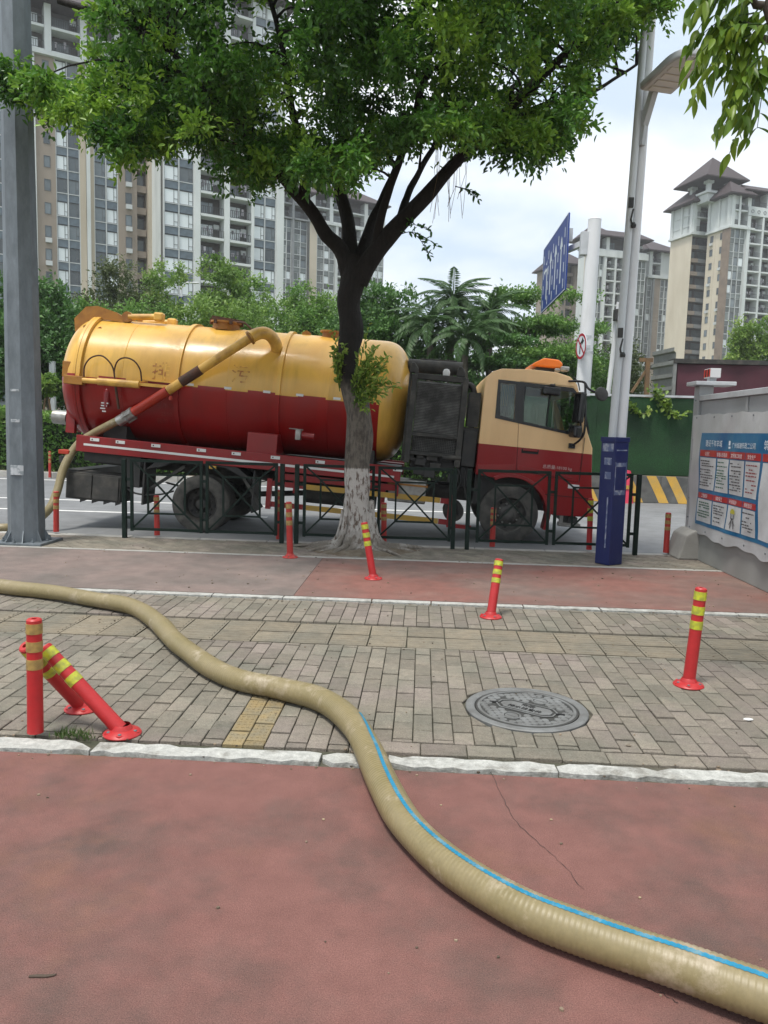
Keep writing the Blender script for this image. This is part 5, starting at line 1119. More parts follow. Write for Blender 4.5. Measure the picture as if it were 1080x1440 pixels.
tp(b, 'air_intake', 'dusty_black'); tp(MB().b2(.6, .86, 12.55, 13.2, 1.88, 1.94), 'intake_bracket', 'black_metal')
# ---- cab
WXc, WZc = 1.48, .61
arch = [(WXc+.60*math.cos(a), WZc+.60*math.sin(a)) for a in np.linspace(R(8), R(112), 12)]
outline = [(.88, 1.20), (.87, 2.60), (.89, 2.74), (.97, 2.85), (1.12, 2.91), (1.6, 2.94), (1.98, 2.93), (2.2, 2.88), (2.32, 2.77), (2.36, 2.66), (2.58, 2.02), (2.68, 1.80), (2.72, 1.40), (2.76, 1.1), (2.80, .95), (2.80, .74), (2.74, .69), (2.2, .67), (2.09, .69)]+arch
inner = [(.95, 1.35), (.95, 2.5), (1.05, 2.72), (1.3, 2.8), (1.95, 2.82), (2.15, 2.75), (2.27, 2.62), (2.5, 2.0), (2.6, 1.75), (2.6, 1.35)]
shell = MB().prism(outline, 'Y', 12.42, 14.80).mesh('cab_shell', MT['cab_paint'], bevel=.055, seg=4)
def pm(poly, a, b_): return MB().prism(poly, 'Y', a, b_).mesh('cutter', MT['cab_paint'])
shell = boolean(shell, pm(inner, 12.50, 14.72))
wr = [(1.115, 2.685), (1.36, 2.685), (1.395, 2.13), (1.165, 2.175)]
wd_ = [(1.50, 2.66), (2.25, 2.645), (2.33, 2.58), (2.455, 2.03), (2.43, 2.0), (1.545, 2.115)]
for poly in (wr, wd_): shell = boolean(shell, pm(poly, 12.3, 14.9))
shell = boolean(shell, pm([(2.1, 2.60), (3.0, 2.60), (3.0, 2.02), (2.40, 2.02)], 12.62, 14.60))
shell = boolean(shell, pm([(.5, 2.55), (1.0, 2.55), (1.0, 2.05), (.5, 2.05)], 13.0, 14.2))
dpoly = [(1.425, 2.74), (2.27, 2.735), (2.40, 2.55), (2.52, 1.98), (2.53, 1.22), (2.2, 1.26), (1.52, 1.33)]
def inset(poly, d):
    cx = sum(p[0] for p in poly)/len(poly); cz = sum(p[1] for p in poly)/len(poly); return [(p[0]+(cx-p[0])*d, p[1]+(cz-p[1])*d) for p in poly]
doorm = boolean(shell.copy(), pm(inset(dpoly, .010), 12.3, 12.60), 'INTERSECT'); body = boolean(shell, pm(dpoly, 12.3, 12.60))
for me, nm in ((body, 'cab'), (doorm, 'cab_door')):
    me.materials.clear(); me.materials.append(MT['cab_paint']); me.polygons.foreach_set('use_smooth', [True]*len(me.polygons)); me.set_sharp_from_angle(angle=R(32)); o = link(nm, me, tk, T=T)
    if nm == 'cab_door': cdoor = o
# black window surround standing a little proud of the door
sur = MB().prism([(1.075, 2.735), (2.26, 2.715), (2.36, 2.61), (2.50, 2.0), (2.47, 1.955), (1.44, 2.082), (1.09, 2.125)], 'Y', 12.409, 12.423).mesh('window_surround', MT['dark'])
for poly in (wr, wd_): sur = boolean(sur, pm(poly, 12.3, 12.5))
sur.materials.clear(); MT['gloss_black'] = mat('gloss_black', (.01, .01, .011), .25); sur.materials.append(MT['gloss_black']); link('window_surround', sur, tk, T=T)
MT['cab_glass'] = glassmat('cab_glass', (.72, .80, .76), .05)
for poly, nm in ((wr, 'side_window'), (wd_, 'door_window')):
    tp(MB().prism(poly, 'Y', 12.445, 12.449), nm, 'cab_glass'); tp(MB().prism(poly, 'Y', 14.75, 14.754), nm, 'cab_glass')
tp(MB().add([(2.345, 12.6, 2.61), (2.345, 14.62, 2.61), (2.555, 14.62, 2.01), (2.555, 12.6, 2.01)], [(0, 1, 2, 3)]), 'windscreen', 'cab_glass')
tp(MB().b2(1.49, 1.525, 12.425, 12.44, 2.12, 2.66).b2(1.9, 1.925, 12.426, 12.44, 2.08, 2.60), 'window_bar', 'dark')
MT['curtain'] = mat('curtain', (.30, .29, .31), .8, col2=(.2, .2, .22), scale=30, stretch=(1, 1, .05))
b = MB()
for k in range(7): x = 1.15+k*.028; b.b2(x, x+.02, 12.47+.012*(k % 2), 12.49+.012*(k % 2), 2.16, 2.66)
tp(b, 'curtain', 'curtain')
MT['seat'] = mat('seat', (.06, .06, .065), .8); MT['dash'] = mat('dash', (.05, .052, .055), .6)
for y in (12.95, 14.1): tp(MB().b2(1.35, 1.85, y-.25, y+.25, 1.5, 1.72).prism([(1.25, 1.65), (1.42, 1.65), (1.32, 2.35), (1.2, 2.35)], 'Y', y-.24, y+.24), 'seat', 'seat', bevel=.05)
tp(MB().prism([(2.2, 1.4), (2.56, 1.4), (2.56, 1.95), (2.35, 2.03), (2.22, 1.95)], 'Y', 12.52, 14.7), 'dashboard', 'dash', bevel=.03)
q = Vector((2.02, 14.05, 1.98)); SM = Matrix.Translation(q) @ Matrix.Rotation(R(-28), 4, 'Y')
b = MB().tube([SM @ Vector((.21*math.cos(a), .21*math.sin(a), 0)) for a in np.linspace(0, 2*math.pi, 29)], .016, 8, caps=False); b.bar(SM @ Vector((-.2, 0, 0)), SM @ Vector((.2, 0, 0)), .03, .02); b.bar(q, q+Vector((.25, 0, -.3)), .05); tp(b, 'steering_wheel', 'dark', smooth=50)
# lower details
lip = [(WXc+.60*math.cos(a), WZc+.60*math.sin(a)) for a in np.linspace(R(2), R(118), 16)]; lip2 = [(WXc+.66*math.cos(a), WZc+.66*math.sin(a)) for a in np.linspace(R(118), R(2), 16)]
tp(MB().prism(lip+lip2, 'Y', 12.372, 12.46), 'wheel_arch', 'red_steel', bevel=.008)
tp(MB().prism([(2.05, .42), (2.12, .42), (2.155, .75), (2.09, .75)], 'Y', 12.38, 12.7), 'mud_flap', 'red_steel', bevel=.006)
tp(MB().b2(2.3, 2.65, 12.45, 12.6, .50, .56).b2(2.32, 2.37, 12.5, 12.6, .55, .69), 'cab_step', 'silver'); tp(MB().b2(2.45, 2.6, 12.5, 14.6, .53, .66), 'bumper_stay', 'black_metal')
tp(MB().b2(.9, 2.4, 12.7, 14.5, .7, 1.19), 'cab_floor', 'black_metal')
tp(MB().b2(2.0, 2.78, 12.411, 12.424, .985, .995).b2(2.0, 2.01, 12.411, 12.424, .72, .99), 'bumper_seam', 'dark')
q = bd(806, 684, 12.4); tp(MB().b2(q.x-.08, q.x+.10, 12.405, 12.43, q.z-.04, q.z+.03), 'turn_lamp', 'tag_white', bevel=.01)
tp(MB().b2(2.70, 2.81, 12.55, 12.95, .80, .98).b2(2.70, 2.81, 14.25, 14.65, .80, .98), 'headlight', 'tag_white', bevel=.02)
tp(MB().prism([(.90, 1.235), (1.5, 1.31), (1.5, 1.42), (.9, 1.36)], 'Y', 12.408, 12.425).prism([(1.54, 1.33), (2.3, 1.27), (2.45, 1.30), (1.54, 1.42)], 'Y', 12.408, 12.425), 'sill_crease', 'red_steel', bevel=.006)
q = bd(746, 635, 12.4); tp(MB().b2(q.x-.14, q.x+.13, 12.412, 12.425, q.z-.035, q.z+.035), 'handle_recess', 'dark'); tp(MB().b2(q.x-.12, q.x+.11, 12.39, 12.411, q.z+.005, q.z+.03), 'door_handle', 'red_steel', bevel=.006)
q = bd(763, 656, 12.4); o = link('lettering', text_mesh('总质量:18100 kg', .068, mat('door_letter', (.55, .40, .38), .5)), tk); o.matrix_basis = T @ Matrix.Translation((q.x, 12.4065, q.z-.02)) @ Matrix.Rotation(R(90), 4, 'X')
o.data.transform(Matrix.Identity(4))
tp(MB().b2(2.535, 2.542, 12.412, 12.43, 1.25, 1.95), 'panel_seam', 'dark')
tp(MB().prism([(1.02, 2.78), (2.2, 2.78), (2.15, 2.815), (1.1, 2.815)], 'Y', 12.424, 12.46), 'drip_rail', 'cab_paint')
# beacon, mirrors, aerials
MT['amber'] = mat('amber', (.75, .17, .01), .3); q = bd(766, 516, 13.3); b0 = q.z-.02
tp(MB().prism([(q.x-.27, b0), (q.x+.25, b0), (q.x+.27, b0+.08), (q.x+.2, b0+.14), (q.x-.05, b0+.15), (q.x-.2, b0+.06)], 'Y', 13.1, 13.9), 'beacon', 'amber', bevel=.025); tp(MB().b2(q.x-.15, q.x+.2, 13.2, 13.8, b0-.06, b0-.002), 'beacon_base', 'black_metal')
q = bd(794, 519, 13.0); tp(MB().box(q, (.14, .14, .08)).box(q+Vector((-.1, .1, -.02)), (.1, .1, .06)), 'roof_marker', 'silver', bevel=.02)
arm = [bd(x, y, Y) for x, y, Y in ((800, 536, 12.42), (812, 536, 12.3), (822, 538, 12.25), (827, 546, 12.2), (836, 551, 12.2), (845, 553, 12.2))]
b = MB().tube(spline(arm, 18), .018, 8); b.tube(spline([bd(823, 540, 12.22), bd(823.5, 570, 12.2), bd(822, 605, 12.2), bd(816, 618, 12.25), bd(804, 627, 12.4)], 16), .018, 8); b.box(bd(804, 627, 12.39), (.1, .05, .08)); tp(b, 'mirror_arm', 'gloss_black', smooth=50)
q = bd(846.5, 554, 12.2); tp(MB().lathe([(.0005, .03), (.07, .03), (.12, .015), (.135, -.01), (.13, -.02), (.0005, -.02)], 24, Matrix.Translation(q) @ Matrix.Rotation(R(35), 4, 'Z') @ Matrix.Rotation(R(80), 4, 'X') @ Matrix.Scale(1.05, 4, (1, 0, 0)) @ Matrix.Scale(.82, 4, (0, 1, 0))), 'round_mirror', 'dusty_black', smooth=40)
q = bd(814.5, 573, 12.22); tp(MB().box(q, (.10, .22, .48), Matrix.Rotation(R(25), 3, 'Z')), 'tall_mirror', 'gloss_black', bevel=.035, seg=3)
q = bd(809, 607, 12.25); tp(MB().box(q, (.14, .2, .19), Matrix.Rotation(R(25), 3, 'Z')), 'wide_mirror', 'gloss_black', bevel=.04, seg=3)
q = bd(776, 550, 12.33); tp(MB().box(q, (.27, .13, .13)).box(q+Vector((0, 0, .085)), (.1, .08, .05)), 'kerb_mirror', 'gloss_black', bevel=.03, seg=3); tp(MB().bar(q+Vector((0, .02, .05)), q+Vector((.05, .11, .12)), .03), 'mirror_stay', 'gloss_black')
tp(MB().bar((2.40, 12.44, 2.62), (2.60, 12.44, 2.02), .03, .03), 'wiper', 'dark')
tp(MB().tube(spline([(2.2, 12.5, 2.93), (2.32, 12.44, 2.82), (2.37, 12.42, 2.68)], 8), .01, 6), 'aerial_cable', 'dark')
# ================================================================== STREET TREE IN FRONT OF THE TRUCK
def barkmat(name, c_low, c_mid, c_dark, z0, z1, soft=.18):
    m = bpy.data.materials.new(name); m.use_nodes = True; t = m.node_tree; n = t.nodes; l = t.links; b = n['Principled BSDF']; b.inputs['Roughness'].default_value = .9
    tcn = n.new('ShaderNodeTexCoord'); sp_ = n.new('ShaderNodeSeparateXYZ'); l.new(tcn.outputs['Object'], sp_.inputs[0])
    mp_ = n.new('ShaderNodeMapping'); mp_.inputs['Scale'].default_value = (1, 1, .34); l.new(tcn.outputs['Object'], mp_.inputs[0])
    nn = n.new('ShaderNodeTexNoise'); nn.inputs['Scale'].default_value = 26; nn.inputs['Detail'].default_value = 10; nn.inputs['Roughness'].default_value = .65; l.new(mp_.outputs[0], nn.inputs['Vector'])
    n2_ = n.new('ShaderNodeTexNoise'); n2_.inputs['Scale'].default_value = 4; n2_.inputs['Detail'].default_value = 6; l.new(tcn.outputs['Object'], n2_.inputs['Vector'])
    def mr(s, a, b_, c=0, d=1):
        r = n.new('ShaderNodeMapRange'); r.inputs[1].default_value = a; r.inputs[2].default_value = b_; r.inputs[3].default_value = c; r.inputs[4].default_value = d; l.new(s, r.inputs[0]); return r.outputs[0]
    def mix(f, a, b_):
        x = n.new('ShaderNodeMix'); x.data_type = 'RGBA'
        for k, v in ((0, f), (6, a), (7, b_)):
            if isinstance(v, tuple): x.inputs[k].default_value = (*v, 1)
            else: l.new(v, x.inputs[k])
        return x.outputs[2]
    def ma(op, a, b_):
        x = n.new('ShaderNodeMath'); x.operation = op; x.use_clamp = False
        for k, v in enumerate((a, b_)):
            if isinstance(v, (int, float)): x.inputs[k].default_value = v
            else: l.new(v, x.inputs[k])
        return x.outputs[0]
    zz_ = ma('ADD', sp_.outputs[2], mr(n2_.outputs[0], .3, .7, -soft, soft))
    lime = mix(mr(nn.outputs[0], .50, .60), c_low, (.15, .11, .085)); mid = mix(mr(nn.outputs[0], .42, .62), c_mid, tuple(c*.45 for c in c_mid)); dk = mix(mr(nn.outputs[0], .4, .65), c_dark, tuple(c*.5 for c in c_dark))
    zl = ma('ADD', sp_.outputs[2], mr(nn.outputs[0], .3, .7, -.012, .012))
    up = mix(mr(zz_, z1-.15, z1+.15), mid, dk); lime = mix(mr(zz_, .02, .34), tuple(c*1.25 for c in c_mid), lime); l.new(mix(mr(zl, z0-.012, z0+.012), lime, up), b.inputs['Base Color'])
    bb = n.new('ShaderNodeBump'); bb.inputs['Strength'].default_value = 1.0; bb.inputs['Distance'].default_value = .05; l.new(nn.outputs[0], bb.inputs['Height']); l.new(bb.outputs[0], b.inputs['Normal'])
    return m
MT['ficus_bark'] = barkmat('ficus_bark', (.52, .49, .45), (.155, .135, .11), (.016, .0125, .010), 1.12, 2.2)  # upper tone joins dark wet bark with shade put into the colour
MT['ficus_leaf'] = leafmat('ficus_leaf', (.032, .086, .018), (.082, .21, .03), (.25, .42, .05), .44, .36)
TY = 10.45
tr = empty('street_tree', (-.85, TY, 0), label='white-limed leaning street tree with spreading crown growing in the pavement before the truck', cat='tree')
def noisy(b, amp, sc):
    from mathutils import noise
    b.v = [tuple(Vector(v)+Vector((noise.noise(Vector(v)*sc), noise.noise(Vector(v)*sc+Vector((9, 3, 1))), 0))*amp) for v in b.v]; return b
tpts = [(-.86, TY, -.05), (-.86, TY, .12), (-.862, TY, .35), (-.865, TY, .7), (-.87, TY, 1.1), (-.845, TY, 1.5), (-.86, TY, 1.85), (-.95, TY, 2.15), (-1.02, TY, 2.5), (-1.0, TY, 2.95), (-1.03, TY, 3.3), (-.99, TY, 3.65), (-.95, TY, 3.92)]
trad = [.36, .255, .20, .178, .166, .160, .160, .162, .158, .152, .152, .162, .195, .165]
n_ = 48; P = spline(tpts, n_); rr = lerplist(trad, n_)
noisy(MB().tube(P, rr, 36), .05, 2.6).build('trunk', MT['ficus_bark'], tr, smooth=70)
# roots: ridges running down the flare and out over the soil
for k in range(26):
    a = k/26*2*math.pi+random.uniform(-.1, .1); r0 = random.uniform(.2, .26); h0 = random.uniform(.25, .8); L_ = random.uniform(.35, .75)*(1.15 if abs(math.cos(a)) > .6 else .75)
    d = Vector((math.cos(a), math.sin(a)*.72, 0)); sd_ = Vector((-d.y, d.x, 0)); wv = random.uniform(-.14, .14)
    pts = [Vector((-.86, TY, h0))+d*(r0-.05), Vector((-.86, TY, h0*.45))+d*(r0+.0), Vector((-.86, TY, .07))+d*(r0+.12)+sd_*wv*.3, Vector((-.86, TY, .045))+d*(r0+L_*.5)+sd_*wv, Vector((-.86, TY, .012))+d*(r0+L_*.8)+sd_*wv*1.8, Vector((-.86, TY, -.03))+d*(r0+L_)+sd_*wv*2.4]
    w0 = random.uniform(.02, .055); noisy(MB().tube(spline(pts, 16), lerplist([w0*.8, w0, w0*1.15, w0*.8, w0*.6, w0*.3], 16), 8), .02, 6).build('root', MT['ficus_bark'], tr, smooth=70)
b = MB(); nr, na = 6, 36; vs = []
for i in range(nr+1):
    for j in range(na):
        a = j/na*2*math.pi; r = i/nr; vs.append((-.82+math.cos(a)*r*(.82+.08*math.sin(3*a)), TY-.04+math.sin(a)*r*(.56+.05*math.sin(5*a)), .06*(1-r**2)*(1+.5*random.random())-.012+random.uniform(0, .012)*(r < .95)))
b.add(vs, [(i*na+j, i*na+(j+1) % na, (i+1)*na+(j+1) % na, (i+1)*na+j) for i in range(nr) for j in range(na)])
tag(b.build('tree_pit_soil', MT['soil'], smooth=60), 'mat of soil and fine roots round the foot of the limed tree', kind='structure')
limbs = [
 ([(-.98, 10.45, 3.55), (-1.15, 10.42, 3.98), (-1.36, 10.35, 4.2), (-1.62, 10.25, 4.55), (-1.92, 10.1, 4.85), (-2.3, 9.9, 5.35), (-2.9, 9.6, 5.9), (-3.6, 9.4, 6.3), (-4.4, 9.3, 6.5)], .125, .03),
 ([(-1.0, 10.5, 3.6), (-1.05, 10.58, 4.1), (-1.12, 10.68, 4.5), (-1.24, 10.75, 4.95), (-1.2, 10.8, 5.5), (-1.3, 11.0, 6.3), (-1.6, 11.3, 7.2), (-1.7, 11.5, 8.0)], .13, .03),
 ([(-.93, 10.42, 3.6), (-.72, 10.35, 3.92), (-.42, 10.25, 4.25), (-.03, 10.15, 4.66), (.32, 10.05, 5.02), (.78, 9.9, 5.42), (1.3, 9.7, 5.9), (1.9, 9.5, 6.4), (2.4, 9.4, 6.9)], .15, .03),
 ([(-.95, 10.5, 3.7), (-.84, 10.62, 4.15), (-.77, 10.78, 4.45), (-.61, 10.9, 4.87), (-.44, 11.0, 5.35), (-.1, 11.3, 6.1), (.3, 11.7, 6.9), (.8, 12.1, 7.6)], .10, .025),
 ([(-.70, 10.36, 3.95), (-.62, 10.2, 4.3), (-.50, 10.0, 4.7), (-.30, 9.8, 5.15), (-.1, 9.4, 5.8), (.1, 8.9, 6.5)], .075, .02),
 ([(-.40, 10.26, 4.28), (-.30, 10.5, 4.7), (-.12, 10.8, 5.2), (.2, 11.2, 5.8), (.9, 11.6, 6.4), (1.5, 12, 7)], .06, .02),
 ([(-1.62, 10.25, 4.55), (-1.6, 10.05, 5.0), (-1.7, 9.7, 5.5), (-1.8, 9.2, 6.2), (-2.0, 8.6, 6.9)], .07, .02),
 ([(-1.92, 10.1, 4.85), (-2.3, 10.5, 5.3), (-2.9, 11.0, 5.9), (-3.6, 11.5, 6.5)], .06, .02),
 ([(.32, 10.05, 5.02), (.75, 10.3, 5.5), (1.4, 10.6, 5.9), (2.1, 10.9, 6.2), (2.7, 11, 6.6)], .055, .018),
 ([(-1.2, 10.8, 5.5), (-1.3, 10.2, 6.2), (-1.2, 9.6, 6.9), (-1.1, 9.0, 7.6)], .06, .02)]
LP = []
for pts, r0, r1 in limbs:
    n_ = 30; P = spline(pts, n_); noisy(MB().tube(P, [r0+(r1-r0)*(i/n_)**.75 for i in range(n_+1)], 12), .03, 3).build('branch', MT['ficus_bark'], tr, smooth=70)
    LP += [np.array(p) for p in P[4:]]
LP = np.array(LP)
# crown: leafy clumps filling the crown's volume above its ragged underside
ux = [-80, 0, 25, 50, 80, 95, 130, 175, 218, 240, 272, 296, 323, 350, 389, 420, 450, 480, 520, 560, 600, 640, 680, 740, 770, 800, 815, 830, 860, 900, 940, 960]
uy = [118, 148, 150, 148, 160, 172, 198, 222, 232, 220, 204, 204, 240, 276, 262, 250, 262, 262, 240, 218, 205, 214, 222, 226, 222, 196, 140, 96, 84, 26, 4, -60]
CC, CR_ = [], []
tries = 0
while len(CC) < 560 and tries < 60000:
    tries += 1
    u = rng.normal(size=3); u /= np.linalg.norm(u); u *= rng.random()**(1/2.3)
    p = np.array([-1.35, 9.75, 6.7])+u*np.array([4.35, 2.75, 2.4])
    px, py = project(p); rr_ = rng.uniform(.30, .46); m_ = rr_*FPX/p[1]*.8
    if py+m_ > np.interp(px, ux, uy)*1.0: continue
    if px > 925 or px+m_*.5 > np.interp(py, [-200, 0, 30, 60, 100, 150, 200, 240], [950, 930, 890, 862, 832, 812, 798, 770]) or px < -60 or (px-m_ < 98 and py-m_ < 86): continue
    # a few windows to the sky
    if any(math.hypot(px-a, py-b_) < r_+m_*.6 for a, b_, r_ in ((348, 20, 24), (400, 8, 16), (118, 8, 16), (610, 235, 14))): continue
    CC.append(p); CR_.append(rr_)
# ragged fringe along the underside
for px in np.arange(20, 940, 11.0):
    for k in range(2):
        y_ = np.interp(px, ux, uy)-rng.uniform(22, 52); 
        if y_ < -30: continue
        Y = 9.9+rng.normal()*1.1; rr_ = rng.uniform(.20, .34)
        if px < 100 and y_ < 100: continue
        p = np.array(at(px+rng.normal()*5, y_, Y)); CC.append(p); CR_.append(rr_)
# sprays hanging in front of the steel pole and by the lamp
for px, py, Y in ((12, 112, 9.2), (30, 124, 9.2), (52, 118, 9.3), (70, 150, 9.6), (24, 96, 9.3), (886, 10, 9.0), (905, 5, 9.0), (925, 6, 9.1), (800, 170, 9.6), (806, 120, 9.5), (775, 205, 9.8), (60, 135, 9.3)):
    CC.append(np.array(at(px, py, Y))); CR_.append(.16 if py > 300 else .26)
CC = np.array(CC); CR_ = np.array(CR_)
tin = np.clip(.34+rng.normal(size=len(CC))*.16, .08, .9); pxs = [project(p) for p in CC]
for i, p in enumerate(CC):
    q_ = .5 if (90 < pxs[i][0] < 260 and pxs[i][1] < 170) or (pxs[i][0] > 600 and pxs[i][1] < 190) else .10  # sunlit look put into clump colour, mixed with paler young leaves
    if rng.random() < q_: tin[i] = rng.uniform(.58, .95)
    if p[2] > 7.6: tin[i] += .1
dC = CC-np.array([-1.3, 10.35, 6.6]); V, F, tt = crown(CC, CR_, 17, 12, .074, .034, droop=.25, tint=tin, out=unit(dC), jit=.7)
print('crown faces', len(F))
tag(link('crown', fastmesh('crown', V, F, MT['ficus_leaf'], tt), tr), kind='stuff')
b = MB()
for p in CC[::2]:
    if np.min(np.linalg.norm(LP-p, axis=1)) > 1.25: continue
    j = int(np.argmin(np.linalg.norm(LP-p, axis=1)+np.where(LP[:, 2] > p[2]+.3, 2, 0))); a = Vector(LP[j]); e = Vector(p); mid = a.lerp(e, .5)+Vector((random.uniform(-.15, .15), random.uniform(-.15, .15), random.uniform(-.05, .2)))
    b.tube(spline([a, mid, e], 6), [.022, .018, .014, .012, .010, .008, .005], 5, caps=False)
tag(b.build('twig', MT['ficus_bark'], tr, smooth=80), kind='stuff')
# hanging aerial roots and the leafy shoot on the trunk
MT['shoot_leaf'] = leafmat('shoot_leaf', (.08, .16, .02), (.19, .31, .045), (.38, .46, .09), .4, .45)
SC = []; b = MB(); SP, SDr = [], []
for k in range(52):
    side = k % 5 == 0
    base = Vector((-.93+random.uniform(-.05, .12), TY-.18, 2.05+random.uniform(-.15, .28))) if not side else Vector((-1.12, TY-.12, 2.2+random.uniform(-.1, .3)))
    d = Vector((random.uniform(.1, 1.0), random.uniform(-.7, .1), random.uniform(-.05, 1.1))) if not side else Vector((random.uniform(-.35, .15), -.3, random.uniform(.6, 1.2)))
    L_ = random.uniform(.25, .62) if not side else random.uniform(.2, .45); d = d.normalized(); tip = base+d*L_+Vector((0, 0, .05)); P = spline([base, base.lerp(tip, .5)+Vector((0, -.02, .03)), tip], 6); b.tube(P, lerplist([.007, .005, .002], 6), 5)
    for q in range(16): t_ = .2+.8*q/15; SP.append(np.array(base.lerp(tip, t_))+rng.normal(size=3)*.012); SDr.append(np.array(d)*.8+rng.normal(size=3)*.6)
sh = b.build('leafy_shoot', MT['shoot_leaf'], tr); SP = np.array(SP); V, F, k_ = leaves(SP, np.array(SDr), rng.normal(size=SP.shape)*.6+np.array([0, -.5, .8]), .082*(.6+.7*rng.random(len(SP))), .032)
tag(link('shoot_leaves', fastmesh('shoot_leaves', V, F, MT['shoot_leaf'], np.repeat(np.clip(.62+rng.normal(size=len(SP))*.2, 0, 1), k_)), sh), kind='stuff')
b = MB()
for k in range(14): x = random.uniform(.0, .5); y = random.uniform(9.9, 10.6); b.tube([(x, y, random.uniform(5.2, 5.5)), (x+random.uniform(-.05, .05), y, random.uniform(4.7, 5.0)), (x+random.uniform(-.08, .08), y, random.uniform(4.3, 4.6))], .0035, 4)
b.build('aerial_root', MT['timber'], tr)
b = MB(); TP, TD = [], []
for q in ([(556, 332), (578, 326), (598, 334), (614, 346)], [(578, 326), (590, 336), (600, 352), (604, 362)], [(560, 318), (575, 312), (588, 318), (606, 324)], [(640, 262), (660, 268), (672, 280)]):
    P = spline([at(x, y, 10.15) for x, y in q], 14); b.tube(P, lerplist([.007, .004, .002], 14), 5)
    for k in range(3, 15):
        for _ in range(2): TP.append(np.array(P[k])); TD.append(np.array(P[k]-P[k-1])/np.linalg.norm(np.array(P[k]-P[k-1]))*.5+rng.normal(size=3)*.7)
sp_o = b.build('drooping_twig', MT['ficus_bark'], tr, kind='stuff'); TP = np.array(TP); V, F, k_ = leaves(TP, np.array(TD), rng.normal(size=TP.shape)*.5+np.array([0, -.6, .8]), .085*(.6+.6*rng.random(len(TP))), .036)
tag(link('twig_leaves', fastmesh('twig_leaves', V, F, MT['ficus_leaf'], np.full(len(V), .3)), sp_o), kind='stuff')

# ================================================================== TREE WITH LARGE LEAFLETS REACHING IN FROM THE RIGHT
MT['big_leaf'] = leafmat('big_leaf', (.06, .13, .016), (.15, .27, .028), (.30, .40, .05), .48, .38)
MT['bark'] = mat('bark', (.13, .11, .085), .9, col2=(.07, .06, .05), scale=9, bump=.8, bscale=30, stretch=(1, 1, .3))
br_ = empty('broadleaf_tree', (4.9, 4.4, 0), label='tree with long drooping leaflets reaching in over the upper corner beside the street lamp', cat='tree')
MB().tube(spline([(3.55, 5.4, 0), (3.5, 5.4, 2.0), (3.45, 5.3, 3.6), (3.3, 5.0, 5.2), (3.2, 4.8, 6.6)], 20), lerplist([.18, .14, .12, .10, .05], 20), 12).build('trunk', MT['bark'], br_, smooth=60)
bl_ = []
YL = 4.6
for pts in ([(3.4, 5.25, 4.0), at(1095, 60, 4.75), at(1066, 40, YL), at(1050, 32, YL)], [(3.35, 5.1, 4.4), at(1090, 10, 4.7), at(1066, -20, YL), at(1048, -35, YL)], [(3.42, 5.2, 3.8), at(1105, 95, 4.8), at(1088, 95, YL), at(1080, 92, YL)], [(3.4, 5.2, 4.2), at(1110, 40, 4.6), at(1080, -20, 4.5), at(1040, -70, 4.5)], [(3.3, 5.0, 5.2), (3.0, 4.4, 5.4), (2.7, 4.0, 5.3)], [(3.3, 5.0, 5.4), (3.9, 4.6, 5.8), (4.4, 4.2, 5.8)], [(3.3, 5, 5.2), (3.5, 5.8, 5.7), (3.7, 6.6, 5.8)]):
    P = spline(pts, 12); MB().tube(P, lerplist([.04, .025, .012, .006], 12), 7).build('branch', MT['bark'], br_, smooth=60); bl_.append(P)
lfm = []
for v in range(3):
    n1_ = 8; vs, fs = [], []
    for i in range(n1_+1):
        t_ = i/n1_; wv = .5*math.sin(math.pi*min(1, t_*1.02+.02))**.8*(.95-.25*t_)*.37; dz = -.25*t_*t_*(.6+.3*v)+.02; 
        vs += [(-wv, t_, dz+.07*wv/.14), (0, t_, dz), (wv, t_, dz+.07*wv/.14)]
    for i in range(n1_): fs += [(3*i, 3*i+1, 3*i+4, 3*i+3), (3*i+1, 3*i+2, 3*i+5, 3*i+4)]
    F_ = np.array(fs); V_ = np.array(vs)
    for tnt in (.22, .45, .7): lfm.append(fastmesh('leaf', V_, F_, MT['big_leaf'], np.full(len(V_), tnt+.05*v), smooth=True))
def frond_leaflets(base, dirv, n_pairs, ln, droop, tone):
    base = Vector(base); d = Vector(dirv).normalized(); L_ = ln; tip = base+d*L_+Vector((0, 0, -droop)); P = spline([base, base+d*L_*.5+Vector((0, 0, .02)), tip], 14)
    MB().tube(P, lerplist([.005, .003, .002], 14), 5, caps=False).build('leaf_stalk', MT['big_leaf'], br_)
    for k in range(n_pairs):
        t_ = .22+.78*k/(n_pairs-1); i = min(13, int(t_*14)); p = P[i].lerp(P[i+1], t_*14-i); tan = (P[i+1]-P[i]).normalized(); sd_ = tan.cross(Vector((0, 0, 1))).normalized()
        for s_ in (-1, 1):
            dd = (tan*random.uniform(.2, .7)+sd_*s_*random.uniform(.5, 1.1)+Vector((random.uniform(-.3, .3), random.uniform(-.3, .3), -random.uniform(.15, 1.0)))).normalized(); x_ = dd.cross(Vector((random.uniform(-.6, .6), random.uniform(-.6, .6), 1))).normalized()
            x_ = (sd_*s_*-.2+tan).cross(dd).normalized() if False else x_
            z_ = x_.cross(dd); sc_l = random.uniform(.085, .14)
            M = Matrix((( x_.x, dd.x, z_.x, p.x), (x_.y, dd.y, z_.y, p.y), (x_.z, dd.z, z_.z, p.z), (0, 0, 0, 1)))
            o = link('leaf', random.choice(lfm[max(0, min(2, tone+random.choice((-1, 0, 0, 1))))::3]), br_, world=True); o.matrix_basis = M @ Matrix.Scale(sc_l, 4)
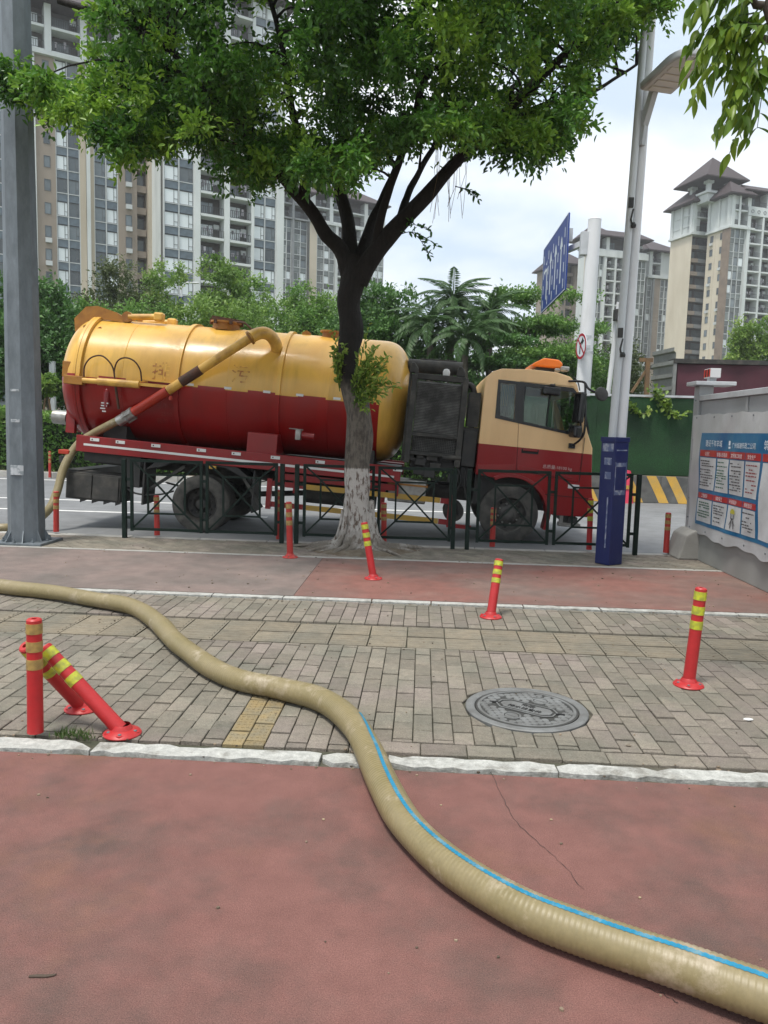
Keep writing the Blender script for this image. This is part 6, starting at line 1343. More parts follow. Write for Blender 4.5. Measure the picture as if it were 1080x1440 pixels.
for P, lst in zip(bl_[:4], ([(12, (-1, -.1, -.1)), (9, (-.8, -.3, -.5)), (7, (-.4, -.4, -.9)), (5, (-.5, .3, -.7)), (10, (-.9, .3, .2))], [(12, (-1, -.1, .0)), (9, (-.8, -.3, -.4)), (6, (-.4, .2, -.8)), (8, (-.7, .3, .3)), (4, (-.3, -.3, -.8))], [(12, (-.3, .0, -1)), (9, (-.9, -.2, -.5)), (7, (-.6, -.3, -.7)), (10, (-.7, .2, -.5)), (5, (-.2, -.2, -.9))], [(12, (-1, -.1, .1)), (8, (-.8, 0, -.5)), (5, (-.5, .2, -.6))])):
    for i, dv in lst: frond_leaflets(P[i], dv, 6, random.uniform(.2, .3), .10, random.choice((0, 1, 1, 2)))
for px, py, dv in ((1074, 100, (-.4, -.2, -.9)), (1060, 60, (-.8, 0, -.4)), (1078, 30, (-.6, .1, -.4)), (1056, 90, (-.6, 0, -.4)), (1072, 120, (-.5, .1, -.8)), (1052, 25, (-.6, 0, .1)), (1055, 5, (-.9, 0, .2)), (1070, 75, (-.9, .1, -.2)), (1078, 50, (-.5, 0, -.7)), (1056, 5, (-.5, .2, -.4)), (1060, 30, (-.9, 0, -.1)), (1075, 5, (-.7, .2, .3)), (1070, -10, (-.6, 0, -.2)), (1062, 95, (-.7, .1, -.2)), (1076, 140, (-.6, 0, -.6)), (1058, 120, (-.3, .2, -.6)), (1056, 72, (-.6, .1, -.3)), (1050, 40, (-.5, .3, -.5)), (1074, 78, (-.8, .2, .1)), (1078, 165, (-.4, .1, -.6)), (1066, 55, (-.4, -.2, -.7)), (1054, 110, (-.6, .3, -.3)), (1060, 20, (-.6, .2, .05))):
    frond_leaflets(at(px, py-42, YL+random.uniform(-.2, .3)), dv, 6, random.uniform(.26, .38), .1, random.choice((1, 1, 2)))
CCx = np.array([list(P[k]) for P in bl_[4:] for k in (6, 9, 12)]); V, F, tt = crown(CCx, .8, 10, 8, .2, .06, droop=.3); tag(link('crown', fastmesh('crown', V, F, MT['big_leaf'], tt), br_), kind='stuff')

# ================================================================== TREES, PALMS AND HEDGE BEYOND THE ROAD
MT['leaf_dark'] = leafmat('leaf_dark', (.034, .085, .024), (.07, .17, .038), (.14, .27, .06), .28, .5)
MT['leaf_mid'] = leafmat('leaf_mid', (.055, .125, .03), (.12, .25, .05), (.23, .36, .08), .34, .5)
MT['leaf_light'] = leafmat('leaf_light', (.075, .15, .03), (.16, .28, .055), (.29, .40, .09), .38, .5)
MT['leaf_dull'] = leafmat('leaf_dull', (.035, .055, .02), (.07, .10, .035), (.13, .16, .06), .25, .6)
def bgtree(px, top, Y, wpx, m, label, zb=1.6, n=90, ln=.20, lobes=6, tint=.42, name='tree', base=605, flat=.8, layer=False, cat='tree', trunk=.16):
    c = at(px, top, Y); zt_ = c.z; hw_ = wpx/2*Y/FPX; zc_ = (zt_+zb)/2; hh = (zt_-zb)/2; x0 = gnd(px, base+40, 0).x if False else c.x
    o = empty(name, (c.x, Y, 0), label=label, cat=cat, group='trees beyond the road' if cat == 'tree' else None)
    lb_ = []
    for k in range(lobes):
        a = k/lobes*6.283+rng.random(); lb_.append((np.array([c.x+math.cos(a)*hw_*.5, Y+math.sin(a)*hw_*.45, zc_+hh*rng.uniform(-.55, .5)]), rng.uniform(.45, .62)))
    lb_.append((np.array([c.x+hw_*rng.uniform(-.15, .15), Y, zt_-hh*.5]), .55)); lb_.append((np.array([c.x, Y, zc_-.2*hh]), .75))
    C = []; n = int(n*1.9)
    while len(C) < n:
        q, r_ = lb_[rng.integers(len(lb_))]; u = unit(rng.normal(size=3))*(rng.random()**.35); p = q+u*r_*np.array([hw_, hw_*.9, hh])
        if layer: p[2] = zb+round((p[2]-zb)/(hh*.36))*hh*.36+rng.normal()*.10
        if p[2] > zt_ or p[2] < zb-.3: continue
        C.append(p)
    C = np.array(C); rc = min(hw_, hh)*.30*(1 if not layer else .8)
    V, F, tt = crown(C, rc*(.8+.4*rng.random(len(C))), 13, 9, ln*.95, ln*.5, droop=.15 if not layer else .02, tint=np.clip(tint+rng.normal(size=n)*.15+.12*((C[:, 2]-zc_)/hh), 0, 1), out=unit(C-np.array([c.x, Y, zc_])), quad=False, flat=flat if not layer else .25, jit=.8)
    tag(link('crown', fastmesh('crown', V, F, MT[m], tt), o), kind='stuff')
    b = MB(); P = spline([(c.x, Y, -.05), (c.x+hw_*.05, Y, zb*.8), (c.x-.1, Y, zc_), (c.x, Y, zt_-hh*.4)], 12); b.tube(P, lerplist([trunk, trunk*.8, trunk*.6, trunk*.2], 12), 8); b.build('trunk', MT['bark'], o, smooth=60)
    for q, r_ in lb_: MB().tube(spline([P[4], P[6].lerp(Vector(q), .5)-Vector((0, 0, .2)), q], 8), lerplist([trunk*.4, trunk*.25, trunk*.1], 8), 6).build('branch', MT['bark'], o)
    return o
bgtree(38, 392, 33, 230, 'leaf_dark', 'dark dense tree behind the big steel pole and the hedge', 2.2, 150, .22, tint=.38)
bgtree(118, 432, 37, 150, 'leaf_mid', 'mid green tree behind the rounded rear of the tank', 1.2, 110, .22, tint=.45)
bgtree(-95, 420, 32, 200, 'leaf_dark', 'dark tree beyond the road left of the steel pole', 2, 90, .22)
bgtree(165, 376, 44, 150, 'leaf_dull', 'feathery yellowish tree below the brown tower', 1.5, 120, .20, tint=.62)
bgtree(235, 368, 46, 110, 'leaf_light', 'bright green tree rising behind the small white double lamp', 1.5, 120, .20, tint=.45)
bgtree(298, 366, 43, 110, 'leaf_light', 'bright green tree in front of the balconies of the white tower', 1.4, 120, .20, tint=.4)
bgtree(352, 382, 45, 120, 'leaf_mid', 'mid green tree below the glazed corner of the white tower', 1.4, 110, .20, tint=.62)
bgtree(428, 396, 43, 150, 'leaf_mid', 'rounded green tree left of the street tree trunk, behind the tank', 1.4, 130, .20, tint=.58)
bgtree(205, 425, 40, 170, 'leaf_mid', 'lower green tree behind the rear top of the tank', .8, 110, .20, tint=.5)
bgtree(330, 430, 39, 170, 'leaf_light', 'lower bright green tree behind the middle of the tank', .8, 110, .2, tint=.38)
bgtree(545, 394, 38, 140, 'leaf_dark', 'round dark green tree just right of the street tree trunk', 1.0, 170, .2, tint=.5, lobes=8)
bgtree(480, 430, 42, 140, 'leaf_mid', 'green tree directly behind the street tree trunk', .8, 90, .2, tint=.4)
bgtree(748, 402, 41, 178, 'leaf_mid', 'tiered flat-branched tree above the cab of the truck', 1.0, 190, .20, lobes=9, tint=.4, layer=True)
bgtree(700, 470, 36, 120, 'leaf_dark', 'low tiered tree between the palms and the cab', .8, 110, .18, tint=.45, layer=True)
bgtree(640, 470, 45, 190, 'leaf_dark', 'dark tree mass behind the palms', .5, 120, .2, tint=.35)
bgtree(800, 470, 44, 130, 'leaf_mid', 'green tree behind the white sign mast', .5, 110, .2, tint=.35)
bgtree(868, 486, 48, 120, 'leaf_dull', 'dull green bushy tree behind the lamp pole and hoarding', .5, 110, .2, tint=.4)
bgtree(1072, 446, 62, 90, 'leaf_light', 'light green tree above the maroon container at the edge of the view', 3, 90, .24, tint=.6)
# palms
MT['palm_leaf'] = leafmat('palm_leaf', (.028, .064, .02), (.06, .13, .036), (.12, .20, .06), .3, .5)
def frondmesh(L_, seed):
    r_ = np.random.default_rng(seed); n_ = 46; t_ = np.linspace(.10, 1, n_); X = L_*t_; Z = L_*(.72*t_-.98*t_**2.0)
    P = np.stack([X, np.zeros(n_), Z], 1); tan = unit(np.gradient(P, axis=0)); Vs, Fs, off = [], [], 0
    for s_ in (-1, 1):
        D = tan*.75+np.array([0, s_*.9, 0])+np.stack([np.zeros(n_), np.zeros(n_), -.5-.4*r_.random(n_)], 1); ln = L_*.20*np.sin(np.pi*np.clip(t_*.9+.1, 0, 1))**.6*(.85+.3*r_.random(n_))+.03
        V, F, k = leaves(P, D, np.tile(np.array([0, 0, 1.0]), (n_, 1))+r_.normal(size=(n_, 3))*.2, ln, L_*.026, quad=False); Vs.append(V); Fs.append(F+off); off += len(V)
    m_ = MB().tube([Vector(p) for p in [(0, 0, 0)]+[tuple(q) for q in P[::3]]], lerplist([.045, .03, .008], len(P[::3])), 5, caps=False)
    V = np.concatenate(Vs+[np.array(m_.v)]); q4 = np.array(m_.f); tri = np.concatenate([q4[:, [0, 1, 2]], q4[:, [0, 2, 3]]])+off; F = np.concatenate(Fs+[tri])
    return fastmesh('frond', V, F, MT['palm_leaf'], np.clip(.45+r_.normal(size=len(V))*.12, 0, 1))
FM = [frondmesh(3.3, 3), frondmesh(3.0, 5), frondmesh(3.6, 9)]
def palm(px, py, Y, label, nf, trunk_r=.16, sc=1.0):
    c = at(px, py, Y); o = empty('palm_tree', (c.x, Y, 0), label=label, cat='palm tree', group='palms beyond the road')
    MB().tube(spline([(c.x+.1, Y, -.05), (c.x+.05, Y, c.z*.4), (c.x, Y, c.z*.8), (c.x, Y, c.z)], 16), lerplist([trunk_r*1.25, trunk_r, trunk_r*.95, trunk_r*.8], 16), 12).build('trunk', MT['bark'], o, smooth=60)
    MB().tube([(c.x, Y, c.z-1.0), (c.x, Y, c.z-.4), (c.x, Y, c.z+.3)], [trunk_r*.8, trunk_r*1.0, .04], 12).build('crown_shaft', MT['leaf_mid'], o, smooth=60)
    for k in range(nf):
        a = k*2.39996+random.uniform(-.2, .2); up = 1-(k/nf); el = R(52*up-42*(1-up)+random.uniform(-6, 6))
        f = link('frond', FM[k % 3], o, world=True); f.matrix_basis = Matrix.Translation((c.x, Y, c.z+.1*up)) @ Matrix.Rotation(a, 4, 'Z') @ Matrix.Rotation(-el, 4, 'Y') @ Matrix.Rotation(random.uniform(-.3, .3), 4, 'X') @ Matrix.Scale(sc*random.uniform(.9, 1.1), 4)
palm(636, 428, 37, 'taller feathery palm beyond the road above the radiator of the truck', 28, sc=.60)
palm(690, 446, 38, 'feathery palm beside the tiered tree, beyond the road', 26, sc=.58)
palm(606, 462, 36, 'low feathery palm next to the round dark tree', 22, sc=.68)
palm(655, 478, 35, 'lowest feathery palm behind the silencer of the truck', 20, sc=.66)
# clipped hedge and its bed
hd = empty('hedge', (-12, 25.2, 0), label='clipped green hedge along the far kerb behind the tail of the truck', cat='hedge')
HX0, HX1, HY0, HY1, HZ = -24.0, 3.0, 24.55, 26.0, 1.95
MB().b2(HX0+.2, HX1-.2, HY0+.3, HY1-.2, .02, HZ-.25).build('hedge_core', mat('hedge_dark', (.012, .02, .008), .9), hd)  # solid near-black box filling the hedge behind its leaves
n_ = 26000; u = rng.random((n_, 3)); side = rng.random(n_) < .62
Pp = np.stack([HX0+(HX1-HX0)*u[:, 0], np.where(side, HY0+.34*u[:, 1]**1.5, HY0+(HY1-HY0)*u[:, 1]), np.where(side, .1+(HZ-.1)*u[:, 2], HZ-.3*u[:, 2]**2)], 1); Pp[:, 1] += .10*np.sin(Pp[:, 0]*2.1)+.07*np.sin(Pp[:, 2]*5+Pp[:, 0]); Pp[:, 2] += .08*np.sin(Pp[:, 0]*1.7)
D = rng.normal(size=Pp.shape)*.6+np.array([0, -.5, .35]); V, F, k_ = leaves(Pp, D, rng.normal(size=Pp.shape)*.6+np.array([0, -.3, 1]), .16*(.6+.7*rng.random(n_)), .085, quad=False)
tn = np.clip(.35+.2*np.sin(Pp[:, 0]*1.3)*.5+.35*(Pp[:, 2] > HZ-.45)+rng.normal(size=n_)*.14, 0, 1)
tag(link('hedge_leaves', fastmesh('hedge_leaves', V, F, MT['leaf_mid'], np.repeat(tn, k_)), hd), kind='stuff')
sheet('mulch_bed', -40, 2.6, 23.55, 26.2, .006, 'soil', kind='structure', label='strip of brown mulch between far kerb and hedge')
blades([(x, 23.95+.15*math.sin(x)) for x in np.arange(-20, -9.5, .25)], 30, .14, .22, MT['weed'], 'grass_tufts', 'grass tufts along the far kerb in front of the hedge')
# young propped tree and post seen over the hedge
yt = bgtree(66, 528, 29, 44, 'leaf_light', 'young tree with pale green leaves in the gap between steel pole and tank', 2.6, 26, .16, lobes=4, tint=.5, trunk=.05)
b = MB()
for dx_ in (-.5, .45): b.tube([at(66, 560, 28.8)+Vector((dx_, 0, -2.6)), at(66, 545, 28.9)], .035, 6)
b.build('support_stake', MT['timber'], yt)
wp_ = empty('marker_post', at(73, 600, 30.5).xy.to_3d(), label='plain pale grey post standing above the hedge beside the young propped tree', cat='post'); q = at(73, 508, 30.5); MB().b2(q.x-.1, q.x+.1, 30.45, 30.6, -.02, q.z).build('post', MT['grey_paint'], wp_)
# ================================================================== APARTMENT TOWERS
def tone(r, g, b_): return lin((r/255, g/255, b_/255))
FC = {}
FC['brown'] = mat('tower_brown', tone(156, 143, 130), .8, col2=tone(140, 129, 118), scale=.4, stretch=(1, 1, .3)); FC['tan'] = mat('tower_tan', tone(192, 180, 162), .8, col2=tone(174, 163, 145), scale=.4, stretch=(1, 1, .2))
FC['white'] = mat('tower_white', tone(213, 217, 216), .7, col2=tone(190, 195, 194), scale=.4, stretch=(1, 1, .3)); FC['cream'] = mat('tower_cream', tone(212, 202, 184), .8, col2=tone(198, 187, 168), scale=.3, stretch=(1, 1, .3))
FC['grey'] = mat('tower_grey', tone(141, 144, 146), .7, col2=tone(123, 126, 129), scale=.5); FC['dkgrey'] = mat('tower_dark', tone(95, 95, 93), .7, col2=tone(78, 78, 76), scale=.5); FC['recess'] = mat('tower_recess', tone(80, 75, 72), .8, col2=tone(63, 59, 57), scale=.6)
FC['brownband'] = mat('tower_brown_band', tone(141, 125, 111), .8, col2=tone(122, 109, 99), scale=.5)
FC['roof'] = mat('roof_tile', tone(64, 52, 54), .7, col2=tone(50, 42, 44), scale=3, bump=.4, bscale=8); FC['frame'] = mat('window_frame', tone(90, 94, 97), .5); FC['whiteframe'] = mat('white_frame', tone(192, 196, 197), .5)
FC['spandrel'] = mat('spandrel', tone(105, 119, 129), .2, col2=tone(91, 102, 110), scale=1.5); FC['rail'] = mat('balcony_rail', tone(61, 65, 66), .5)
FC['blind_reflection'] = mat('pane_bright', (.72, .77, .79), .15, objrand=.14); FC['pane'] = mat('pane_dark', (.10, .125, .14), .06, objrand=.5, col2=(.16, .18, .19), scale=.6); FC['green_pane'] = mat('pane_grey', (.15, .17, .165), .08, objrand=.5)  # bright pane colour holds white blinds and painted sky reflection
FC['laundry'] = mat('laundry', (.35, .33, .36), .8, objrand=.7)
_cache = {}
def cached(key, fn):
    if key not in _cache: _cache[key] = fn()
    return _cache[key]
def wq(v): return round(v*20)/20
def put(name, me, parent, M, label=None):
    o = bpy.data.objects.new(name, me); COL.objects.link(o); o.parent = parent; o.matrix_basis = M; return o
def win_mesh(w, h, fr):           # frame of a window with a side light, centred at the bottom middle
    def f():
        b = MB(); t = .07
        b.b2(-w/2, w/2, 0, .12, 0, t).b2(-w/2, w/2, 0, .12, h-t, h).b2(-w/2, -w/2+t, .001, .119, t, h-t).b2(w/2-t, w/2, .001, .119, t, h-t)
        if w > 1.3: x = w*.17; b.b2(x, x+.06, .002, .118, t, h-t).b2(x+.06, w/2-t, .003, .117, h*.32, h*.32+.05)
        return b.mesh('window', FC[fr])
    return cached(('w', wq(w), wq(h), fr), f)
def pane_mesh(w, h, g): return cached(('p', wq(w), wq(h), g), lambda: MB().b2(-w/2+.02, w/2-.02, .05, .09, .02, h-.02).mesh('pane', FC[g]))
def box_mesh(w, d, h, m, nm): return cached(('b', wq(w), wq(d), wq(h), m, nm), lambda: MB().b2(-w/2, w/2, 0, d, 0, h).mesh(nm, FC[m]))
def rail_mesh(w):
    def f():
        b = MB().b2(-w/2, w/2, 0, .05, 1.0, 1.06).b2(-w/2, w/2, 0, .05, .08, .13); n = max(5, int(w/.28))
        for i in range(n+1): x = -w/2+.03+(w-.06)*i/n; b.b2(x-.035, x+.035, .01, .04, .13, 1.0)
        return b.mesh('balcony_railing', FC['rail'])
    return cached(('r', wq(w)), f)
def facade(parent, M0, bays, z0, nf, fh):
    """bays along the face (local x, y into the building): (x0, x1, kind, colour)"""
    for x0, x1, kind, colr in bays:
        w_ = x1-x0; xc = (x0+x1)/2; Hh = nf*fh
        def A(name, me, x, y, z, par=None): return put(name, me, par or parent, (M0 if par is None else Matrix.Identity(4)) @ Matrix.Translation((x, y, z)))
        if kind in ('solid', 'pier', 'punched'):
            pr = -.35 if kind == 'pier' else 0.0
            A('pier' if kind == 'pier' else 'wall_panel', box_mesh(w_, 1.9-pr, Hh, colr, 'wall'), xc, pr, z0)
            if kind == 'punched':
                for k in range(nf): o = A('window', win_mesh(w_*.34, 1.5, 'frame'), x0+w_*.55, -.06, z0+k*fh+1.0); put('pane', pane_mesh(w_*.34, 1.5, 'pane'), o, Matrix.Identity(4)); (A('air_conditioner', box_mesh(.8, .45, .6, 'whiteframe', 'air_conditioner'), x0+w_*.55, -.5, z0+k*fh+.25) if rng.random() < .35 else None)
        elif kind.startswith('glass'):
            A('wall_panel', box_mesh(w_, 1.4, Hh, 'dkgrey', 'wall'), xc, .5, z0)
            n = int(kind[5]); ww = w_/n; br_ = kind[6:] or 'ab'
            for k in range(nf):
                A('spandrel', box_mesh(w_-.1, .25, fh*.33, 'spandrel' if colr != 'g' else 'green_pane', 'spandrel'), xc, .24, z0+k*fh)
                A('sill', box_mesh(w_-.02, .4, .10, 'whiteframe', 'sill'), xc, .12, z0+k*fh+fh*.33)
                for i in range(n):
                    g = {'a': 'blind_reflection', 'b': 'pane', 'c': 'green_pane'}[br_[i % len(br_)]]
                    if g == 'blind_reflection' and rng.random() < .08: g = 'pane'
                    if colr == 'g' and rng.random() < .12: g = 'blind_reflection'
                    o = A('window', win_mesh(ww-.12, fh*.60, 'frame' if g != 'green_pane' else 'whiteframe'), x0+ww*(i+.5), .2, z0+k*fh+fh*.365); put('pane', pane_mesh(ww-.12, fh*.60, g), o, Matrix.Identity(4))
            for i in range(n+1): A('mullion', box_mesh(.12, .5, Hh, 'whiteframe', 'mullion'), x0+ww*i, .05, z0)
        elif kind == 'balcony':
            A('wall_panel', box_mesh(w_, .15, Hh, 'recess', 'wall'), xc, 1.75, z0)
            for k in range(nf):
                A('balcony_slab', box_mesh(w_, 2.1, .34, colr, 'slab'), xc, -.35, z0+k*fh-.05); A('balcony_railing', rail_mesh(w_-.08), xc, -.30, z0+k*fh+.29)
                ww = min(w_*.62, 2.2); o = A('window', win_mesh(ww, fh*.68, 'rail'), x0+w_*.08+ww/2, 1.6, z0+k*fh+.35); put('pane', pane_mesh(ww, fh*.68, 'pane' if rng.random() < .7 else 'blind_reflection'), o, Matrix.Identity(4))
                if rng.random() < .3: A('air_conditioner', box_mesh(.8, .4, .6, 'whiteframe', 'air_conditioner'), x0+w_*.82, 1.2, z0+k*fh+1.8)
                if rng.random() < .65:
                    for q in range(rng.integers(2, 5)): A('laundry', box_mesh(.3, .05, rng.choice((.5, .7, .9)), 'laundry', 'laundry'), x0+w_*rng.uniform(.15, .85), .5+rng.random()*.5, z0+k*fh+1.25+rng.uniform(-.2, .2))
        elif kind == 'recess':
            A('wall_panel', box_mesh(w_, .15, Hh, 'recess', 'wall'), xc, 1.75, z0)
            for k in range(nf):
                A('balcony_slab', box_mesh(w_, 1.2, .9, colr, 'slab'), xc, .5, z0+k*fh)
                o = A('window', win_mesh(w_*.8, fh*.55, 'frame'), xc, 1.6, z0+k*fh+1.0); put('pane', pane_mesh(w_*.8, fh*.55, 'pane'), o, Matrix.Identity(4))
def hip(parent, M, x0, x1, y0, y1, z, h, over=.9, name='roof', ridge=.0):
    a, b_, c, d = x0-over, x1+over, y0-over, y1+over; mx, my = (a+b_)/2, (c+d)/2; r_ = ridge*(b_-a)/2
    vs = [(a, c, z), (b_, c, z), (b_, d, z), (a, d, z), (mx-r_, my, z+h), (mx+r_, my, z+h), (a, c, z-.25), (b_, c, z-.25), (b_, d, z-.25), (a, d, z-.25)]
    fs = [(0, 1, 5, 4), (1, 2, 5), (2, 3, 4, 5), (3, 0, 4), (6, 7, 1, 0), (7, 8, 2, 1), (8, 9, 3, 2), (9, 6, 0, 3), (9, 8, 7, 6)]
    return put(name, MB().add(vs, fs).mesh(name, FC['roof']), parent, M)
def sbox(parent, M, x0, x1, y0, y1, z0, z1, m, name): return put(name, MB().b2(x0, x1, y0, y1, z0, z1).mesh(name, FC[m]), parent, M)
I4 = Matrix.Identity(4)
class Tower:
    def __init__(s, name, px, py, Y, ang, label):
        s.o0 = at(px, py, Y); s.ang = R(ang); s.d = Vector((math.cos(s.ang), math.sin(s.ang))); s.n = Vector((-s.d.y, s.d.x))
        s.e = empty(name, (s.o0.x, s.o0.y, -.1), s.ang, label, 'apartment tower', 'apartment towers')
    def s_(s, px, py, off=0.0):   # distance along the front face where a pixel's ray meets it
        r = ray(px, py); o = Vector((s.o0.x, s.o0.y))+s.n*off; den = r[0]*s.n.x+r[1]*s.n.y; t = (o.x*s.n.x+o.y*s.n.y)/den; p = Vector((r[0]*t, r[1]*t))-o; return p.dot(s.d), EYE+r[2]*t+.1
    def t_(s, px, py, off=0.0):   # same on the left end face (local y)
        r = ray(px, py); o = Vector((s.o0.x, s.o0.y))+s.d*off; den = r[0]*s.d.x+r[1]*s.d.y; t = (o.x*s.d.x+o.y*s.d.y)/den; p = Vector((r[0]*t, r[1]*t))-o; return p.dot(s.n), EYE+r[2]*t+.1
LEFT = Matrix.Rotation(R(-90), 4, 'Z')
# ---- brown and white towers on the left (one row, front receding to the right)
A = Tower('apartment_tower', 52, 330, 104, 32.7, 'brown apartment tower with glazed strips and small windows behind the steel pole')
def bays(T_, y, lst): return [(T_.s_(a, y)[0], T_.s_(b_, y)[0], k, c) for a, b_, k, c in lst]
fh = 3.02; top = A.s_(60, 78)[1]; nf = 16; zA = top-nf*fh
ba = bays(A, 320, [(-60, -28, 'punched', 'white'), (-28, 8, 'glass2ab', 'x'), (8, 48, 'solid', 'white'), (48.5, 52.5, 'pier', 'white'), (53, 80, 'punched', 'brown'), (80.5, 113, 'glass2ab', 'x'), (113.5, 122, 'solid', 'tan'), (122.5, 127.5, 'pier', 'white'), (128, 133, 'solid', 'tan'), (133.5, 166, 'glass2ba', 'x'), (166.5, 193, 'punched', 'brown'), (193.5, 207, 'recess', 'brown'), (208, 230, 'pier', 'tan')])
facade(A.e, I4, ba, zA, nf, fh)
xa0, xa1 = ba[0][0], ba[-1][1]
sbox(A.e, I4, xa0, xa1, 1.95, 14, 0, top, 'brown', 'wall'); sbox(A.e, I4, xa0, xa1, 0, 1.9, 0, zA-.01, 'brown', 'wall')
sbox(A.e, I4, xa0-.2, xa1+.2, -.6, .6, top+.01, top+.5, 'white', 'cornice')
ct = bays(A, 60, [(-60, 42, 'balcony', 'white'), (42, 62, 'balcony', 'white'), (62.5, 72, 'pier', 'white'), (72.5, 112, 'balcony', 'white'), (112.5, 122, 'pier', 'white'), (122.5, 160, 'balcony', 'white'), (160.5, 168, 'pier', 'white'), (168.5, 207, 'balcony', 'white'), (207.5, 230, 'pier', 'tan')])
facade(A.e, Matrix.Translation((0, .2, 0)), ct, top+.55, 2, fh); sbox(A.e, I4, xa0, xa1, 2.15, 14, top+.51, top+.55+2*fh, 'white', 'wall')
hip(A.e, I4, xa0, xa1, -.6, 14, top+.9+2*fh, 5.2, 1.3, ridge=.7)
B_ = Tower('apartment_tower', 231, 330, 106, 32.7, 'white apartment tower with two columns of balconies hung with laundry')
topB = B_.s_(300, -20)[1]; nfB = int((topB-16)/fh); zB = topB-nfB*fh; _, zz_ = B_.s_(300, 330)
bb_ = bays(B_, 320, [(231, 272.5, 'glass2aa', 'x'), (273, 281, 'pier', 'white'), (281.5, 314, 'balcony', 'white'), (314.5, 322, 'pier', 'white'), (322.5, 352, 'balcony', 'white'), (352.5, 356.5, 'pier', 'white'), (357, 388, 'glass2aa', 'x'), (388.5, 398, 'pier', 'white')])
ph_ = B_.s_(300, 306)[1]; zB += (ph_-zB) % fh-fh
facade(B_.e, I4, bb_, zB, nfB, fh); xb0, xb1 = bb_[0][0], bb_[-1][1]; topB = zB+nfB*fh
sbox(B_.e, I4, xb0, xb1, 1.95, 15, 0, topB, 'white', 'wall'); sbox(B_.e, I4, xb0, xb1, 0, 1.9, 0, zB-.06, 'white', 'wall'); hip(B_.e, I4, xb0, xb1, -.6, 15, topB+.3, 4, 1.2, ridge=.5)
# ---- far tower between the branches
Cw = Tower('apartment_tower', 398, 380, 172, 32.7, 'distant grey apartment tower with dark hipped roof seen between the tree branches')
topC = Cw.s_(430, 312)[1]; nfC = 13; zC = topC-nfC*2.75
cb = bays(Cw, 380, [(396, 409, 'glass2cb', 'g'), (409.5, 412.5, 'pier', 'grey'), (413, 431, 'glass2cb', 'g'), (431.5, 434, 'pier', 'dkgrey')])
facade(Cw.e, I4, cb, zC, nfC, 2.75); sbox(Cw.e, I4, cb[0][0], cb[-1][1], 1.95, 14, 0, topC, 'dkgrey', 'wall'); sbox(Cw.e, I4, cb[0][0], cb[-1][1], 0, 1.9, 0, zC-.02, 'dkgrey', 'wall')
cc = [(a, b_, 'balcony' if k.startswith('glass') else k, 'grey') for a, b_, k, c in cb]; facade(Cw.e, I4, cc, topC+.1, 2, 3.0); sbox(Cw.e, I4, cb[0][0], cb[-1][1], 1.95, 14, topC+.02, topC+6.1, 'grey', 'wall'); hip(Cw.e, I4, cb[0][0], cb[-1][1], 0, 14, topC+6.3, 4.5, 1.2, ridge=.4)
D_ = Tower('apartment_tower', 436, 380, 190, 32.7, 'distant beige-edged apartment tower with glazed front right of the grey tower')
topD = D_.s_(470, 318)[1]; nfD = 13; zD = topD-nfD*3.0
db = bays(D_, 380, [(435, 445, 'solid', 'cream'), (445.5, 455, 'glass1c', 'g'), (455.5, 470, 'glass2ac', 'g'), (470.5, 474, 'pier', 'white'), (474.5, 486, 'balcony', 'white'), (486.5, 489.5, 'pier', 'white'), (490, 505, 'balcony', 'white'), (505.5, 510, 'pier', 'white'), (510.5, 524, 'glass2ac', 'g'), (524.5, 539, 'glass2cc', 'g')])
facade(D_.e, I4, db, zD, nfD, 3.0); xd0, xd1 = db[0][0], db[-1][1]; sbox(D_.e, I4, xd0, xd1, 1.95, 15, 0, topD, 'grey', 'wall'); sbox(D_.e, I4, xd0, xd1, 0, 1.9, 0, zD-.06, 'grey', 'wall')
dc = [(a, b_, 'pier' if i % 3 == 0 else 'balcony', 'white') for i, (a, b_, k, c) in enumerate(db)]; sbox(D_.e, I4, xd0-.3, xd1+.3, -.5, .5, topD+.02, topD+.5, 'white', 'cornice')
facade(D_.e, I4, [(xd0, xd0+1.2, 'pier', 'white'), (xd0+1.25, xd0+5, 'balcony', 'white'), (xd0+5.05, xd0+6, 'pier', 'white'), (xd0+6.05, xd1-6, 'balcony', 'white'), (xd1-5.95, xd1-5, 'pier', 'white'), (xd1-4.95, xd1-1.2, 'balcony', 'white'), (xd1-1.15, xd1, 'pier', 'white')], topD+.6, 2, 3.0)
sbox(D_.e, I4, xd0, xd1, 1.95, 15, topD+.52, topD+6.7, 'grey', 'wall'); hip(D_.e, I4, xd0, xd1, 0, 15, topD+6.9, 5.0, 1.2, ridge=.4)
# ---- towers on the right (fronts receding right, blank cream flanks facing left)
RA = 19.7
def rot_left(T_, y0): return Matrix.Translation((0, y0, 0)) @ LEFT     # face on the left end: runs from y0 towards the corner
E1 = Tower('apartment_tower', 1019, 420, 182, RA, 'large cream apartment tower with cupola and maroon hipped roofs above the site wall')
fr = 3.05
zc1 = E1.s_(1030, 321)[1]; nE = 15; zE = zc1-nE*fr
eb = bays(E1, 400, [(1019, 1021, 'pier', 'brownband'), (1021.5, 1043, 'glass3cbc', 'g'), (1043.5, 1048, 'pier', 'white'), (1048.5, 1064, 'balcony', 'white'), (1064.5, 1067, 'pier', 'white'), (1067.5, 1084, 'balcony', 'white'), (1084.5, 1087, 'pier', 'white'), (1087.5, 1104, 'balcony', 'white'), (1104.5, 1108, 'pier', 'white'), (1108.5, 1130, 'glass3cbc', 'g')])
facade(E1.e, I4, eb, zE, nE, fr); xe1 = eb[-1][1]; LYB = E1.t_(989, 420)[0]
